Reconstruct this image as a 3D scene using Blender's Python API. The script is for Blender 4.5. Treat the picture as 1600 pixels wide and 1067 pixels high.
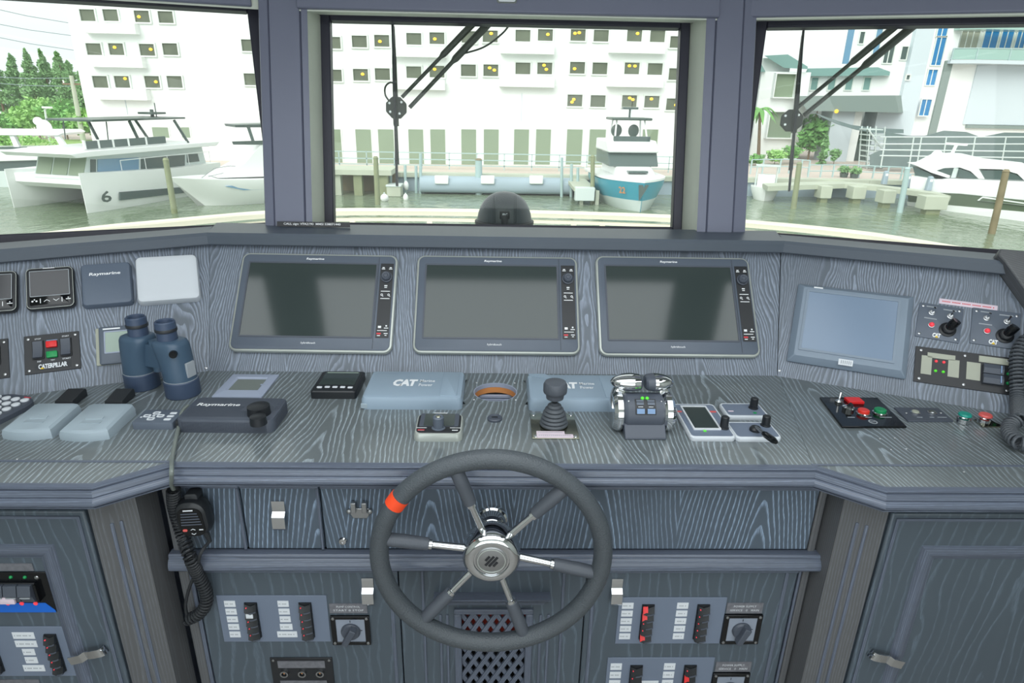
import bpy, bmesh, math, random
from mathutils import Vector as V, Matrix as Mx
random.seed(7)
S = bpy.context.scene
for o in list(bpy.data.objects): bpy.data.objects.remove(o)
COL = S.collection
R = math.radians
PI = math.pi

# ------------------------------------------------------------------ camera
FPX = 1000.0
PITCH, YAW, ROLL = R(20.74), R(1.52), R(1.09)
CAM = V((0, 0, 1.63))
_f = V((math.sin(YAW)*math.cos(PITCH), math.cos(YAW)*math.cos(PITCH), -math.sin(PITCH)))
_x = V((math.cos(YAW), -math.sin(YAW), 0))
_u = _x.cross(_f)
_r = math.cos(ROLL)*_x + math.sin(ROLL)*_u
_up = -math.sin(ROLL)*_x + math.cos(ROLL)*_u
cd = bpy.data.cameras.new('camera'); cam = bpy.data.objects.new('camera', cd); COL.objects.link(cam)
cd.sensor_width = 36; cd.lens = 36*FPX/1600; cd.clip_start = .02; cd.clip_end = 600
cam.matrix_world = Mx(((_r.x, _up.x, -_f.x, CAM.x), (_r.y, _up.y, -_f.y, CAM.y), (_r.z, _up.z, -_f.z, CAM.z), (0, 0, 0, 1)))
S.camera = cam

# ------------------------------------------------------------------ world, sun, lamps, exposure
S.view_settings.view_transform = 'Standard'; S.view_settings.look = 'None'
S.view_settings.gamma = 1; S.view_settings.use_curve_mapping = False
S.view_settings.exposure = 0.0
S.cycles.use_denoising = True
S.cycles.sample_clamp_indirect = 6
S.cycles.max_bounces = 7
W = bpy.data.worlds.new('overcast_sky'); S.world = W; W.use_nodes = True
wn = W.node_tree.nodes; wl = W.node_tree.links
bg = wn['Background']
tc = wn.new('ShaderNodeTexCoord'); mp = wn.new('ShaderNodeMapping'); mp.inputs['Scale'].default_value = (1.2, 1.2, 4)
nz = wn.new('ShaderNodeTexNoise'); nz.inputs['Scale'].default_value = 1.6; nz.inputs['Detail'].default_value = 5
cr = wn.new('ShaderNodeValToRGB')
cr.color_ramp.elements[0].position = .38; cr.color_ramp.elements[0].color = (.84, .91, .94, 1)
cr.color_ramp.elements[1].position = .66; cr.color_ramp.elements[1].color = (.97, 1, 1, 1)
wl.new(tc.outputs['Generated'], mp.inputs[0]); wl.new(mp.outputs[0], nz.inputs['Vector'])
wl.new(nz.outputs['Fac'], cr.inputs[0]); wl.new(cr.outputs[0], bg.inputs[0])
bg.inputs[1].default_value = 1.2
sd = bpy.data.lights.new('sun', 'SUN'); sun = bpy.data.objects.new('sun', sd); COL.objects.link(sun)
sd.energy = 2.6; sd.angle = R(50); sd.color = (1, .98, .95)
sun.rotation_euler = (R(52), 0, R(-25))      # from behind the ship, high, diffused by cloud

def area(name, loc, rot, sx, sy, e, c=(1, 1, 1)):
    d = bpy.data.lights.new(name, 'AREA'); d.shape = 'RECTANGLE'; d.size = sx; d.size_y = sy; d.energy = e; d.color = c
    o = bpy.data.objects.new(name, d); COL.objects.link(o); o.location = loc; o.rotation_euler = [R(a) for a in rot]
    return o
area('ceiling_fill', (0, .41, 2.13), (0, 0, 0), 2.6, 1.62, 36, (.92, .97, 1))  # added broad fill under the ceiling, no such lamp known; mirrored in the screens
area('aft_fill', (0, -1.9, 1.25), (88, 0, 0), 3.6, 1.7, 48, (.90, .96, 1))  # added fill behind the camera for the console fronts; no door there

# ------------------------------------------------------------------ colour and material helpers
def lin(c):
    return c/12.92 if c <= .04045 else ((c+.055)/1.055)**2.4
def rgb(h):
    if isinstance(h, str): h = [int(h[i:i+2], 16) for i in (0, 2, 4)]
    return tuple(lin(v/255) for v in h) + (1,)
MATS = {}
def mat(name, col, rough=.5, metal=0, vary=.08, vscale=14, bump=0, bscale=200, emit=0, coat=0, spec=.5):
    m = bpy.data.materials.new(name); MATS[name] = m; m.use_nodes = True
    n = m.node_tree.nodes; l = m.node_tree.links; b = n['Principled BSDF']
    c = rgb(col)
    b.inputs['Roughness'].default_value = rough; b.inputs['Metallic'].default_value = metal
    b.inputs['Specular IOR Level'].default_value = spec
    if coat: b.inputs['Coat Weight'].default_value = coat; b.inputs['Coat Roughness'].default_value = .05
    t = n.new('ShaderNodeTexCoord')
    if vary:
        z = n.new('ShaderNodeTexNoise'); z.inputs['Scale'].default_value = vscale; z.inputs['Detail'].default_value = 3
        l.new(t.outputs['Object'], z.inputs['Vector'])
        x = n.new('ShaderNodeMix'); x.data_type = 'RGBA'
        x.inputs['A'].default_value = tuple(v*(1-vary) for v in c[:3]) + (1,)
        x.inputs['B'].default_value = tuple(min(1, v*(1+vary)) for v in c[:3]) + (1,)
        l.new(z.outputs['Fac'], x.inputs['Factor']); l.new(x.outputs['Result'], b.inputs['Base Color'])
    else:
        b.inputs['Base Color'].default_value = c
    if bump:
        z2 = n.new('ShaderNodeTexNoise'); z2.inputs['Scale'].default_value = bscale; z2.inputs['Detail'].default_value = 2
        l.new(t.outputs['Object'], z2.inputs['Vector'])
        bp = n.new('ShaderNodeBump'); bp.inputs['Strength'].default_value = bump; bp.inputs['Distance'].default_value = .002
        l.new(z2.outputs['Fac'], bp.inputs['Height']); l.new(bp.outputs[0], b.inputs['Normal'])
    if emit:
        b.inputs['Emission Color'].default_value = c; b.inputs['Emission Strength'].default_value = emit
    return m

def wood(name, base, line, k=120, s=14, warp=.03, amp=1.2, lstr=.9, rough=.38, leaf=.32, coat=.0, lo=.45, pore=.6, patch=.18):
    """limed oak: dark board with pale pigment caught in the grain; UV is in metres, u across and v along the grain"""
    m = bpy.data.materials.new(name); MATS[name] = m; m.use_nodes = True
    n = m.node_tree.nodes; l = m.node_tree.links; b = n['Principled BSDF']
    def math_(op, a, c=None, d=None):
        q = n.new('ShaderNodeMath'); q.operation = op
        for i, w in enumerate((a, c, d)):
            if w is None: continue
            if isinstance(w, (int, float)): q.inputs[i].default_value = w
            else: l.new(w, q.inputs[i])
        return q.outputs[0]
    def noise(u, v, su, sv, det=2):
        c = n.new('ShaderNodeCombineXYZ'); l.new(math_('MULTIPLY', u, su), c.inputs[0]); l.new(math_('MULTIPLY', v, sv), c.inputs[1])
        z = n.new('ShaderNodeTexNoise'); z.inputs['Scale'].default_value = 1; z.inputs['Detail'].default_value = det
        l.new(c.outputs[0], z.inputs['Vector']); return z.outputs['Fac']
    def ramp(x, a0, a1, b0=0, b1=1):
        q = n.new('ShaderNodeMapRange'); q.interpolation_type = 'SMOOTHSTEP'
        l.new(x, q.inputs[0]); q.inputs[1].default_value = a0; q.inputs[2].default_value = a1; q.inputs[3].default_value = b0; q.inputs[4].default_value = b1
        return q.outputs[0]
    uv = n.new('ShaderNodeUVMap'); uv.uv_map = 'UVMap'
    sp = n.new('ShaderNodeSeparateXYZ'); l.new(uv.outputs[0], sp.inputs[0]); u, v = sp.outputs[0], sp.outputs[1]
    n1 = math_('SUBTRACT', noise(u, v, 6, 2.2), .5)
    uw = math_('MULTIPLY_ADD', n1, warp*2, u)
    pp = math_('PINGPONG', math_('ADD', uw, 7*leaf), leaf/2)
    r = math_('SQRT', math_('MULTIPLY_ADD', pp, pp, .0003))
    n2 = math_('SUBTRACT', noise(u, v, 16, 5), .5)
    x = math_('MULTIPLY_ADD', r, k, math_('MULTIPLY_ADD', v, s, math_('MULTIPLY', n2, amp*2)))
    n3 = math_('SUBTRACT', noise(u, v, 90, 20), .5)
    x = math_('MULTIPLY_ADD', n3, .35, x)
    t = math_('FRACT', x)
    ln = math_('MULTIPLY', ramp(t, lo, .88), ramp(t, .94, 1.0, 1, 0))
    po = ramp(noise(u, v, 700, 45, 1), .38, .62, 1-pore, 1)
    big = ramp(noise(u, v, 9, 2, 2), .3, .65, .45, 1)
    fac = math_('MULTIPLY', math_('MULTIPLY', math_('MULTIPLY', ln, po), big), lstr)
    cb, cl = rgb(base), rgb(line)
    mx0 = n.new('ShaderNodeMix'); mx0.data_type = 'RGBA'
    mx0.inputs['A'].default_value = tuple(q*(1-patch) for q in cb[:3])+(1,); mx0.inputs['B'].default_value = tuple(q*(1+patch) for q in cb[:3])+(1,)
    l.new(noise(u, v, 40, 3, 3), mx0.inputs['Factor'])
    mx = n.new('ShaderNodeMix'); mx.data_type = 'RGBA'; mx.inputs['B'].default_value = cl
    l.new(mx0.outputs['Result'], mx.inputs['A']); l.new(fac, mx.inputs['Factor']); l.new(mx.outputs['Result'], b.inputs['Base Color'])
    b.inputs['Roughness'].default_value = rough
    if coat: b.inputs['Coat Weight'].default_value = coat; b.inputs['Coat Roughness'].default_value = .16
    bp = n.new('ShaderNodeBump'); bp.inputs['Strength'].default_value = .25; bp.inputs['Distance'].default_value = .001
    l.new(fac, bp.inputs['Height']); l.new(bp.outputs[0], b.inputs['Normal'])
    return m

wood('oak_dash', '626a74', '9da8ba', k=165, s=8, warp=.05, amp=3.2, lstr=.85, leaf=.30, lo=.25, rough=.42, pore=.5, patch=.10)
wood('oak_top', '62696b', 'aebbc4', k=95, s=10, warp=.03, amp=1.3, lstr=.85, leaf=.44, lo=.55, rough=.32, coat=.6, patch=.10)
wood('oak_drawer', '4e5965', '9bb0c9', k=105, s=14, warp=.016, amp=.5, lstr=.9, leaf=.34, lo=.6)
wood('oak_door', '4c565f', '8496a8', k=45, s=3, warp=.03, amp=.8, lstr=.3, leaf=.5, lo=.72, patch=.08)
wood('oak_trim', '565d6b', '8794a9', k=260, s=2, warp=.005, amp=.6, lstr=.5, leaf=.5, rough=.30)
wood('oak_pilaster', '595a5c', '7f878f', k=190, s=2, warp=.006, amp=.6, lstr=.35, leaf=.4, patch=.1)
mat('painted_post', '6e7284', .42, vary=.05, vscale=6)
mat('painted_coaming', '4d5661', .4, vary=.08, vscale=8)
mat('painted_jamb', 'c9cfc2', .5, vary=.06)
mat('cabin_paint', 'b9bdb6', .6, vary=.04)
mat('floor_dark', '8f8b86', .5, vary=.2)
mat('frame_black', '2b2b38', .4)
mat('chrome', 'd8dadc', .06, 1, vary=.02)
mat('steel', 'b4b6b8', .28, 1, vary=.05)
mat('steel_mirror', 'a9a898', .12, 1, vary=.05)
mat('black_plastic', '1d2024', .38)
mat('black_gloss', '0d0f12', .10)
mat('grey_plastic', '4a505b', .45)
mat('slate_plastic', '5b6471', .45)
mat('slate_cover', '5b6676', .5, bump=.15, bscale=300)
mat('blue_grey_cover', '92a4b4', .42, vary=.03)
mat('grey_cover', '9caab3', .4, vary=.03)
mat('white_cover', 'cdd2d8', .5, vary=.02)
mat('white_print', 'eef0f2', .6, vary=0)
mat('grey_print', '9aa0a6', .6, vary=0)
mat('red_print', 'd33a44', .5, vary=0)
mat('yellow_print', 'e8c21c', .5, vary=0)
mat('dark_print', '23262b', .5, vary=0)
mat('screen_glass', '3a4342', .09, spec=.6, vary=.04, vscale=3)
mat('screen_grey', '343539', .14)
mat('screen_blue', '7b8da3', .22, vary=.10, vscale=2.2)
mat('lcd_green', '9fb0a4', .3)
mat('lcd_olive', '767d78', .2)
mat('bezel_rim', 'b8bdb7', .3, .35)
mat('monitor_grey', '7e8c9b', .45)
mat('lavender_frame', '9da6ba', .45)
mat('panel_alu', '6e798b', .45, vary=.04)
mat('panel_black', '212327', .4)
mat('label_white', 'd9dde2', .55, vary=.03)
mat('label_pink', 'dccbd6', .55, vary=.03)
mat('label_metal', '7e7f86', .4, .4, vary=.35, vscale=120)
mat('label_beige', 'a7aa9b', .5)
mat('switch_red', 'e02a2c', .35)
mat('switch_green', '12904e', .35)
mat('button_red', 'd8372c', .3)
mat('button_green', '178552', .3)
mat('button_teal', '189182', .35)
mat('button_salmon', 'd8605c', .35)
mat('led_red', 'e2404c', .3, emit=.5)
mat('led_green', '52c832', .3, emit=.5)
mat('tape_orange', 'ef4a1e', .5)
mat('leather', '484e53', .36, bump=.7, bscale=420)
mat('grip_rubber', '4d525a', .5, bump=.2, bscale=300)
mat('rubber', '26292d', .5)
mat('bellows_rubber', '4c5157', .5)
mat('binocular_body', '41566a', .4, vary=.10)
mat('binocular_base', '3c4a61', .42)
mat('blue_strip', '1464c8', .4)
mat('button_blue', '7894b8', .3)
mat('plywood', 'd08c52', .6, vary=.2)
mat('amber', 'caa11c', .4)
mat('deep_black', '08090a', .7)
mat('red_wood', '8d2412', .6, vary=.3)
# outdoors
mat('stucco_white', 'f1f4f2', .8, vary=.03, vscale=.3)
mat('stucco_grey', 'c9d4da', .8, vary=.04, vscale=.3)
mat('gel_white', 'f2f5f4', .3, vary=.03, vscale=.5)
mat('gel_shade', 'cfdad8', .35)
mat('boat_window', '52625f', .12)
mat('boat_window_blue', '6f97b4', .15)
mat('boat_dark', '4c5b55', .35)
mat('hull_teal', '3f98ae', .25)
mat('hull_dark', '5d6b58', .2)
mat('pane_garage', '6a7162', .25, vary=.3, vscale=1.2)
mat('pane_ground', '8a9a83', .35, vary=.12, vscale=.4)
mat('pane_blue', '2f7fb6', .15, vary=.35, vscale=.5)
mat('window_surround', 'dfe5df', .7)
mat('garage_lamp', 'ffc94a', .4, emit=.9)
mat('concrete', 'b9bfae', .8, vary=.15, vscale=1.5)
mat('concrete_wall', '9fb0bb', .7, vary=.2, vscale=.4)
mat('paving', 'cdbfb4', .8, vary=.12, vscale=.5)
mat('timber_pile', '8b9273', .8, vary=.25, vscale=3)
mat('timber_rust', '8a7f66', .8, vary=.35, vscale=2)
mat('rail_paint', 'a9c0c0', .5)
mat('roof_green', '7fa29d', .6)
mat('canopy_grey', '83918d', .7)
mat('mesh_grey', '6d7c7b', .85, vary=.2, vscale=.8)
mat('trunk', '7c6a55', .9, vary=.2, vscale=5)
mat('leaf_dark', '7ba56c', .7, vary=.35, vscale=.9)
mat('leaf_mid', '76ad5e', .7, vary=.35, vscale=.9)
mat('leaf_light', '98c674', .7, vary=.35, vscale=.9)
mat('wire', '9aa9b3', .6)
mat('wiper_black', '3d423c', .5)
mat('rail_cream', 'ece6d0', .35, vary=.02)
mat('searchlight_shell', '40474c', .36)
mat('balcony_glass', '9dbcb4', .15)
mat('dial_grey', '8d95a3', .35, vary=.04)
mat('grass', '8fae66', .9, vary=.3, vscale=2)

def glass_mat(name, tint, gl):
    m = bpy.data.materials.new(name); MATS[name] = m; m.use_nodes = True
    n = m.node_tree.nodes; l = m.node_tree.links; n.clear()
    o = n.new('ShaderNodeOutputMaterial'); t = n.new('ShaderNodeBsdfTransparent'); g = n.new('ShaderNodeBsdfGlossy')
    t.inputs[0].default_value = tint + (1,); g.inputs['Roughness'].default_value = .02
    fr = n.new('ShaderNodeFresnel'); fr.inputs[0].default_value = 1.3
    ml = n.new('ShaderNodeMath'); ml.operation = 'MULTIPLY'; ml.inputs[1].default_value = gl; l.new(fr.outputs[0], ml.inputs[0])
    x = n.new('ShaderNodeMixShader'); l.new(ml.outputs[0], x.inputs[0]); l.new(t.outputs[0], x.inputs[1]); l.new(g.outputs[0], x.inputs[2]); l.new(x.outputs[0], o.inputs[0])
glass_mat('window_glass', (.97, .99, .97), .8)
def water_mat():
    m = bpy.data.materials.new('water'); MATS['water'] = m; m.use_nodes = True
    n = m.node_tree.nodes; l = m.node_tree.links; b = n['Principled BSDF']
    b.inputs['Base Color'].default_value = rgb('7b8a74'); b.inputs['Roughness'].default_value = .10; b.inputs['IOR'].default_value = 1.33
    t = n.new('ShaderNodeTexCoord'); mpp = n.new('ShaderNodeMapping'); mpp.inputs['Scale'].default_value = (1, .7, 1)
    z = n.new('ShaderNodeTexNoise'); z.inputs['Scale'].default_value = 1.5; z.inputs['Detail'].default_value = 4
    bp = n.new('ShaderNodeBump'); bp.inputs['Strength'].default_value = .5; bp.inputs['Distance'].default_value = .14
    l.new(t.outputs['Object'], mpp.inputs[0]); l.new(mpp.outputs[0], z.inputs['Vector']); l.new(z.outputs['Fac'], bp.inputs['Height']); l.new(bp.outputs[0], b.inputs['Normal'])
water_mat()

# ------------------------------------------------------------------ text outlines, all made once while the scene is empty
TEXTS = {}
def make_texts(items):
    tmp = []
    for key, s, off, shear, sp in items:
        c = bpy.data.curves.new('t', 'FONT'); c.body = s; c.offset = off; c.shear = shear; c.space_character = sp
        c.resolution_u = 2; c.size = 1
        o = bpy.data.objects.new('t', c); COL.objects.link(o); tmp.append((key, o, c))
    bpy.context.view_layer.update()
    dg = bpy.context.evaluated_depsgraph_get()
    for key, o, c in tmp:
        me = bpy.data.meshes.new_from_object(o.evaluated_get(dg))
        vs = [v.co.copy() for v in me.vertices]; fs = [tuple(p.vertices) for p in me.polygons]
        x0, x1 = min(v.x for v in vs), max(v.x for v in vs); y0, y1 = min(v.y for v in vs), max(v.y for v in vs)
        TEXTS[key] = ([((v.x-(x0+x1)/2)/(x1-x0), (v.y-(y0+y1)/2)/(y1-y0)) for v in vs], fs, (x1-x0)/(y1-y0))
        bpy.data.objects.remove(o); bpy.data.curves.remove(c); bpy.data.meshes.remove(me)
make_texts([
    ('Raymarine', 'Raymarine', .022, .12, 1), ('hybridtouch', 'hybridtouch', .008, .1, 1), ('CAT', 'CAT', .06, .1, .92),
    ('Marine', 'Marine', .012, 0, 1.05), ('Power', 'Power', .012, 0, 1.05), ('CATERPILLAR', 'CATERPILLAR', .04, 0, .92),
    ('STOP', 'STOP', .01, 0, 1), ('START', 'START', .01, 0, 1), ('POWER SUPPLY', 'POWER SUPPLY', .004, 0, 1.1),
    ('SERVICE 0 MAIN', 'SERVICE   0   MAIN', .004, 0, 1.1), ('PUMP CONTROL', 'PUMP CONTROL', .004, 0, 1.1), ('START 2 ENG', 'START 0 STOP', .004, 0, 1.1),
    ('call', 'CALL sign: V7A2190  MMSI 538071440', .012, 0, 1), ('6', '6', .02, 0, 1), ('22', '22', .02, 0, 1), ('JRC', 'JRC', .02, .1, 1), ('o', 'o', .03, 0, 1),
    ('HORN', 'HORN', .01, 0, 1), ('ALARM', 'ALARM', .01, 0, 1), ('EMERGENCY', 'EMERGENCY', .01, 0, 1), ('TEST', 'TEST', .01, 0, 1), ('DISP', 'DISP', .01, 0, 1), ('MENU', 'MENU', .01, 0, 1)])

# ------------------------------------------------------------------ mesh builder
def rr(cx, cy, w, h, r, n=4):
    pts = []
    r = min(r, w/2-1e-5, h/2-1e-5)
    for (sx, sy, a0) in ((1, 1, 0), (-1, 1, 90), (-1, -1, 180), (1, -1, 270)):
        for i in range(n+1):
            a = R(a0+90*i/n); pts.append((cx+sx*(w/2-r)+r*math.cos(a), cy+sy*(h/2-r)+r*math.sin(a)))
    return pts
def circ(cx, cy, r, n=24, ry=None):
    return [(cx+r*math.cos(2*PI*i/n), cy+(ry or r)*math.sin(2*PI*i/n)) for i in range(n)]
class MB:
    def __init__(s): s.v = []; s.f = []
    def add(s, vs, fs, M=None):
        o = len(s.v)
        s.v += [(M @ V(p)) if M else V(p) for p in vs]; s.f += [tuple(i+o for i in f) for f in fs]; return s
    def box(s, x0, x1, y0, y1, z0, z1, M=None):
        vs = [(x, y, z) for z in (z0, z1) for y in (y0, y1) for x in (x0, x1)]
        return s.add(vs, [(0, 2, 3, 1), (4, 5, 7, 6), (0, 1, 5, 4), (2, 6, 7, 3), (0, 4, 6, 2), (1, 3, 7, 5)], M)
    def stack(s, rings, M=None, cap=(1, 1), closed=False):
        n = len(rings[0]); vs = [p for r in rings for p in r]; fs = []
        m = len(rings)
        for k in range(m if closed else m-1):
            for i in range(n):
                j = (i+1) % n; k2 = (k+1) % m
                fs.append((k*n+i, k*n+j, k2*n+j, k2*n+i))
        if not closed:
            if cap[0]: fs.append(tuple(range(n-1, -1, -1)))
            if cap[1]: fs.append(tuple((m-1)*n+i for i in range(n)))
        return s.add(vs, fs, M)
    def prism(s, poly, z0, z1, M=None, top=None):
        return s.stack([[(x, y, z0) for x, y in poly], [(x, y, z1) for x, y in (top or poly)]], M)
    def slab(s, cx, cy, w, h, r, z0, z1, e=.002, n=4, M=None):
        """rounded-corner slab with an eased top edge"""
        q = lambda d, z: [(x, y, z) for x, y in rr(cx, cy, w-2*d, h-2*d, max(r-d, .0004), n)]
        return s.stack([q(0, z0), q(0, z1-e), q(e*.3, z1-e*.3), q(e, z1)], M)
    def ring(s, outer, inner, z0, z1, M=None):
        n = len(outer)
        rings = [[(x, y, z0) for x, y in outer], [(x, y, z1) for x, y in outer], [(x, y, z1) for x, y in inner], [(x, y, z0) for x, y in inner]]
        return s.stack(rings, M, closed=True)
    def lathe(s, prof, c=(0, 0, 0), n=24, M=None):
        return s.stack([[(c[0]+r*math.cos(2*PI*i/n), c[1]+r*math.sin(2*PI*i/n), c[2]+z) for i in range(n)] for r, z in prof], M)
    def cyl(s, p0, p1, r0, r1=None, n=12, M=None):
        return s.tube([p0, p1], [r0, r0 if r1 is None else r1], n, M=M)
    def tube(s, pts, r, n=8, closed=False, M=None):
        pts = [V(p) for p in pts]; m = len(pts); rings = []; up = None
        for i, p in enumerate(pts):
            a = pts[(i-1) % m] if (i or closed) else p; b = pts[(i+1) % m] if (i < m-1 or closed) else p
            t = (b-a).normalized()
            if up is None: up = V((0, 0, 1)) if abs(t.z) < .9 else V((1, 0, 0))
            x = up.cross(t)
            if x.length < 1e-6: x = V((0, 1, 0)).cross(t)
            x.normalize(); y = t.cross(x); up = y
            q = r[i] if isinstance(r, (list, tuple)) else r
            rings.append([tuple(p+q*(math.cos(2*PI*k/n)*x+math.sin(2*PI*k/n)*y)) for k in range(n)])
        return s.stack(rings, M, closed=closed)
    def ball(s, c, rx, ry=None, rz=None, n=14, m=8, M=None, z0=-1):
        ry = ry or rx; rz = rz or rx; rings = []
        a0 = math.asin(z0)
        for k in range(m+1):
            a = a0+(PI/2-a0)*k/m; q = max(math.cos(a), .002)
            rings.append([(c[0]+rx*q*math.cos(2*PI*i/n), c[1]+ry*q*math.sin(2*PI*i/n), c[2]+rz*math.sin(a)) for i in range(n)])
        return s.stack(rings, M)
    def text(s, key, cx, cy, w, h, z, th=.0004, M=None, sh=0):
        vs, fs, _ = TEXTS[key]
        s.add([(cx+x*w+sh*y*h, cy+y*h, z+th) for x, y in vs], fs, M); return s
    def quad(s, a, b, c, d): return s.add([a, b, c, d], [(0, 1, 2, 3)])
    def sweep(s, path, prof):
        """profile (out, z) swept along a plan polyline with mitred corners; out is to the right of travel"""
        path = [V(p) for p in path]; rings = []
        for i, p in enumerate(path):
            d0 = (p-path[i-1]).normalized() if i else None; d1 = (path[i+1]-p).normalized() if i < len(path)-1 else None
            n0 = V((d0.y, -d0.x, 0)) if d0 else None; n1 = V((d1.y, -d1.x, 0)) if d1 else None
            if n0 and n1: m_ = (n0+n1); m_ = m_/(m_.dot(n0))
            else: m_ = n0 or n1
            rings.append([tuple(p+m_*o+V((0, 0, z))) for o, z in prof])
        return s.stack(rings)
    def build(s, name, m, parent=None, grain=None, bevel=0, sharp=32, flat=False, kind=None, label=None, off=None, M=None, seg=2):
        me = bpy.data.meshes.new(name)
        me.from_pydata([tuple(p) for p in s.v], [], s.f)
        bm = bmesh.new(); bm.from_mesh(me); bmesh.ops.recalc_face_normals(bm, faces=bm.faces); bm.to_mesh(me); bm.free()
        if not flat:
            me.polygons.foreach_set('use_smooth', [True]*len(me.polygons)); me.set_sharp_from_angle(angle=R(sharp))
        if grain is not None:
            g = V(grain).normalized(); uvl = me.uv_layers.new(name='UVMap'); ou, ov = off or (random.random()*3, random.random()*3)
            for p in me.polygons:
                nn = p.normal; a = g - nn*g.dot(nn)
                if a.length < .2: a = nn.orthogonal()
                a.normalize(); c = a.cross(nn)
                for li in p.loop_indices:
                    co = me.vertices[me.loops[li].vertex_index].co
                    uvl.data[li].uv = (co.dot(c)+ou, co.dot(a)+ov)
        me.materials.append(MATS[m])
        o = bpy.data.objects.new(name, me); COL.objects.link(o)
        if parent: o.parent = parent
        elif M is not None: o.matrix_world = M
        if bevel:
            b = o.modifiers.new('bevel', 'BEVEL'); b.width = bevel; b.segments = seg; b.limit_method = 'ANGLE'; b.angle_limit = R(40)
        if kind: o['kind'] = kind
        if label: o['label'] = label
        return o
def thing(name, label, cat, M=None, group=None):
    o = bpy.data.objects.new(name, None); COL.objects.link(o); o.empty_display_size = .05
    if M is not None: o.matrix_world = M
    o['label'] = label; o['category'] = cat
    if group: o['group'] = group
    return o
def tag(o, label, cat, group=None):
    o['label'] = label; o['category'] = cat
    if group: o['group'] = group
    return o
def frame(o, x, y):
    x = V(x).normalized(); y = V(y); y = (y-x*x.dot(y)).normalized(); z = x.cross(y)
    return Mx(((x.x, y.x, z.x, o[0]), (x.y, y.y, z.y, o[1]), (x.z, y.z, z.z, o[2]), (0, 0, 0, 1)))
def sub(F, x, y, z=0, rot=0):
    return F @ Mx.Translation((x, y, z)) @ Mx.Rotation(rot, 4, 'Z')
def ray(px, py):
    return _r*((px-800)/FPX) - _up*((py-533.5)/FPX) + _f
def at(F, px, py, h=0):
    """where the sight line of a pixel of the 1600x1067 frame meets the plane z=h of frame F, in F's own coordinates"""
    o = F @ V((0, 0, h)); nn = (F.to_3x3() @ V((0, 0, 1))).normalized(); d = ray(px, py)
    p = CAM + d*((o-CAM).dot(nn)/d.dot(nn))
    return F.inverted() @ p
def fit(F, tl, tr, br, bl, h=0):
    a, b, c, d = (at(F, *q, h) for q in (tl, tr, br, bl))
    w = ((b-a).length+(c-d).length)/2; hh = ((a-d).length+(b-c).length)/2; m = (a+b+c+d)/4
    rot = math.atan2((b-a+c-d).y, (b-a+c-d).x)
    return m.x, m.y, w, hh, rot
def Z_(px, py, z):
    d = ray(px, py); return CAM+d*((z-CAM.z)/d.z)
def Y_(px, py, y):
    d = ray(px, py); return CAM+d*((y-CAM.y)/d.y)

WTZ = .972
WT = Mx.Translation((0, 0, WTZ))
st, ct = math.sin(R(39.8)), math.cos(R(39.8))
DC = frame((0, 1.506, WTZ), (1, 0, 0), (0, st, ct))
DL = frame((-.726, 1.506, WTZ), (.405, .166, 0), (-.056, .234, .28))
DR = frame((.728, 1.504, WTZ), (.473, -.214, 0), (.056, .232, .28))
FC = frame((0, 1.10, 0), (1, 0, 0), (0, 0, 1))
FS = frame((0, 1.02, 0), (1, 0, 0), (0, 0, 1))
tl_ = R(14); sa, ca = math.sin(R(20)), math.cos(R(20))
def facet(o, right):
    right = V(right); h = V((right.y, -right.x, 0)); up = -h*math.sin(tl_)+V((0, 0, math.cos(tl_)))
    return frame(o, right, up)
GC = facet((0, 1.93, 1.28), (1, 0, 0))
GL = facet((-.66, 1.93, 1.28), (ca, sa, 0))
GR = facet((.66, 1.93, 1.28), (ca, -sa, 0))
# ================================================================== THE SETTING: wheelhouse shell
def struct(name, mb, m, M=None, **k): return mb.build(name, m, None, M=M, kind='structure', **k)
struct('floor', MB().box(-2.0, 2.0, -2.0, 2.0, -.05, 0), 'floor_dark')
struct('ceiling', MB().box(-2.05, 2.05, -2.05, 1.9, 2.16, 2.2), 'cabin_paint')
for k_, sx_ in enumerate((-1, 1)):  # unseen guessed panels, added to reflect as dark bands in the displays
    struct('ceiling_reflection_panel' if k_ == 0 else 'ceiling_reflection_panel.001', MB().box(min(sx_*.76, sx_*.98), max(sx_*.76, sx_*.98), .70, 1.215, 2.085, 2.11), 'frame_black')
struct('ceiling_reflection_panel.002', MB().box(-1.5, 1.5, 1.215, 1.245, 2.085, 2.11), 'frame_black')  # unseen strip, added for the dark line reflected across the screens
struct('wall_back', MB().box(-2.05, 2.05, -2.05, -2.0, 0, 2.16), 'cabin_paint')
struct('wall_left', MB().box(-2.05, -2.0, -2.0, 1.75, 0, 2.16), 'cabin_paint')
struct('wall_right', MB().box(2.0, 2.05, -2.0, 1.75, 0, 2.16), 'cabin_paint')
# front wall above the windows: proud header boards with a pale soffit under them
def header(n, F, a0, a1, b, c1, hb=.5):
    struct('wall_front_header' if n == 1 else 'wall_front_header.%03d' % (n-1), MB().box(a0, a1, b, b+hb, c1-.022, c1), 'painted_post', M=F, bevel=.004)
bC = at(GC, 789, 19, .125).y; bR = at(GR, 1390, 16, .125).y; bL = bR
sC, sR, sL = at(GC, 789, 30).y, at(GR, 1390, 30).y, at(GL, 260, 3).y
header(1, GC, -.548, .605, bC, .125); header(2, GL, -1.4, -.0, bL, .10); header(3, GR, .0, 1.4, bR, .10)
ga = lambda px, c: at(GC, px, 180, c).x
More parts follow.
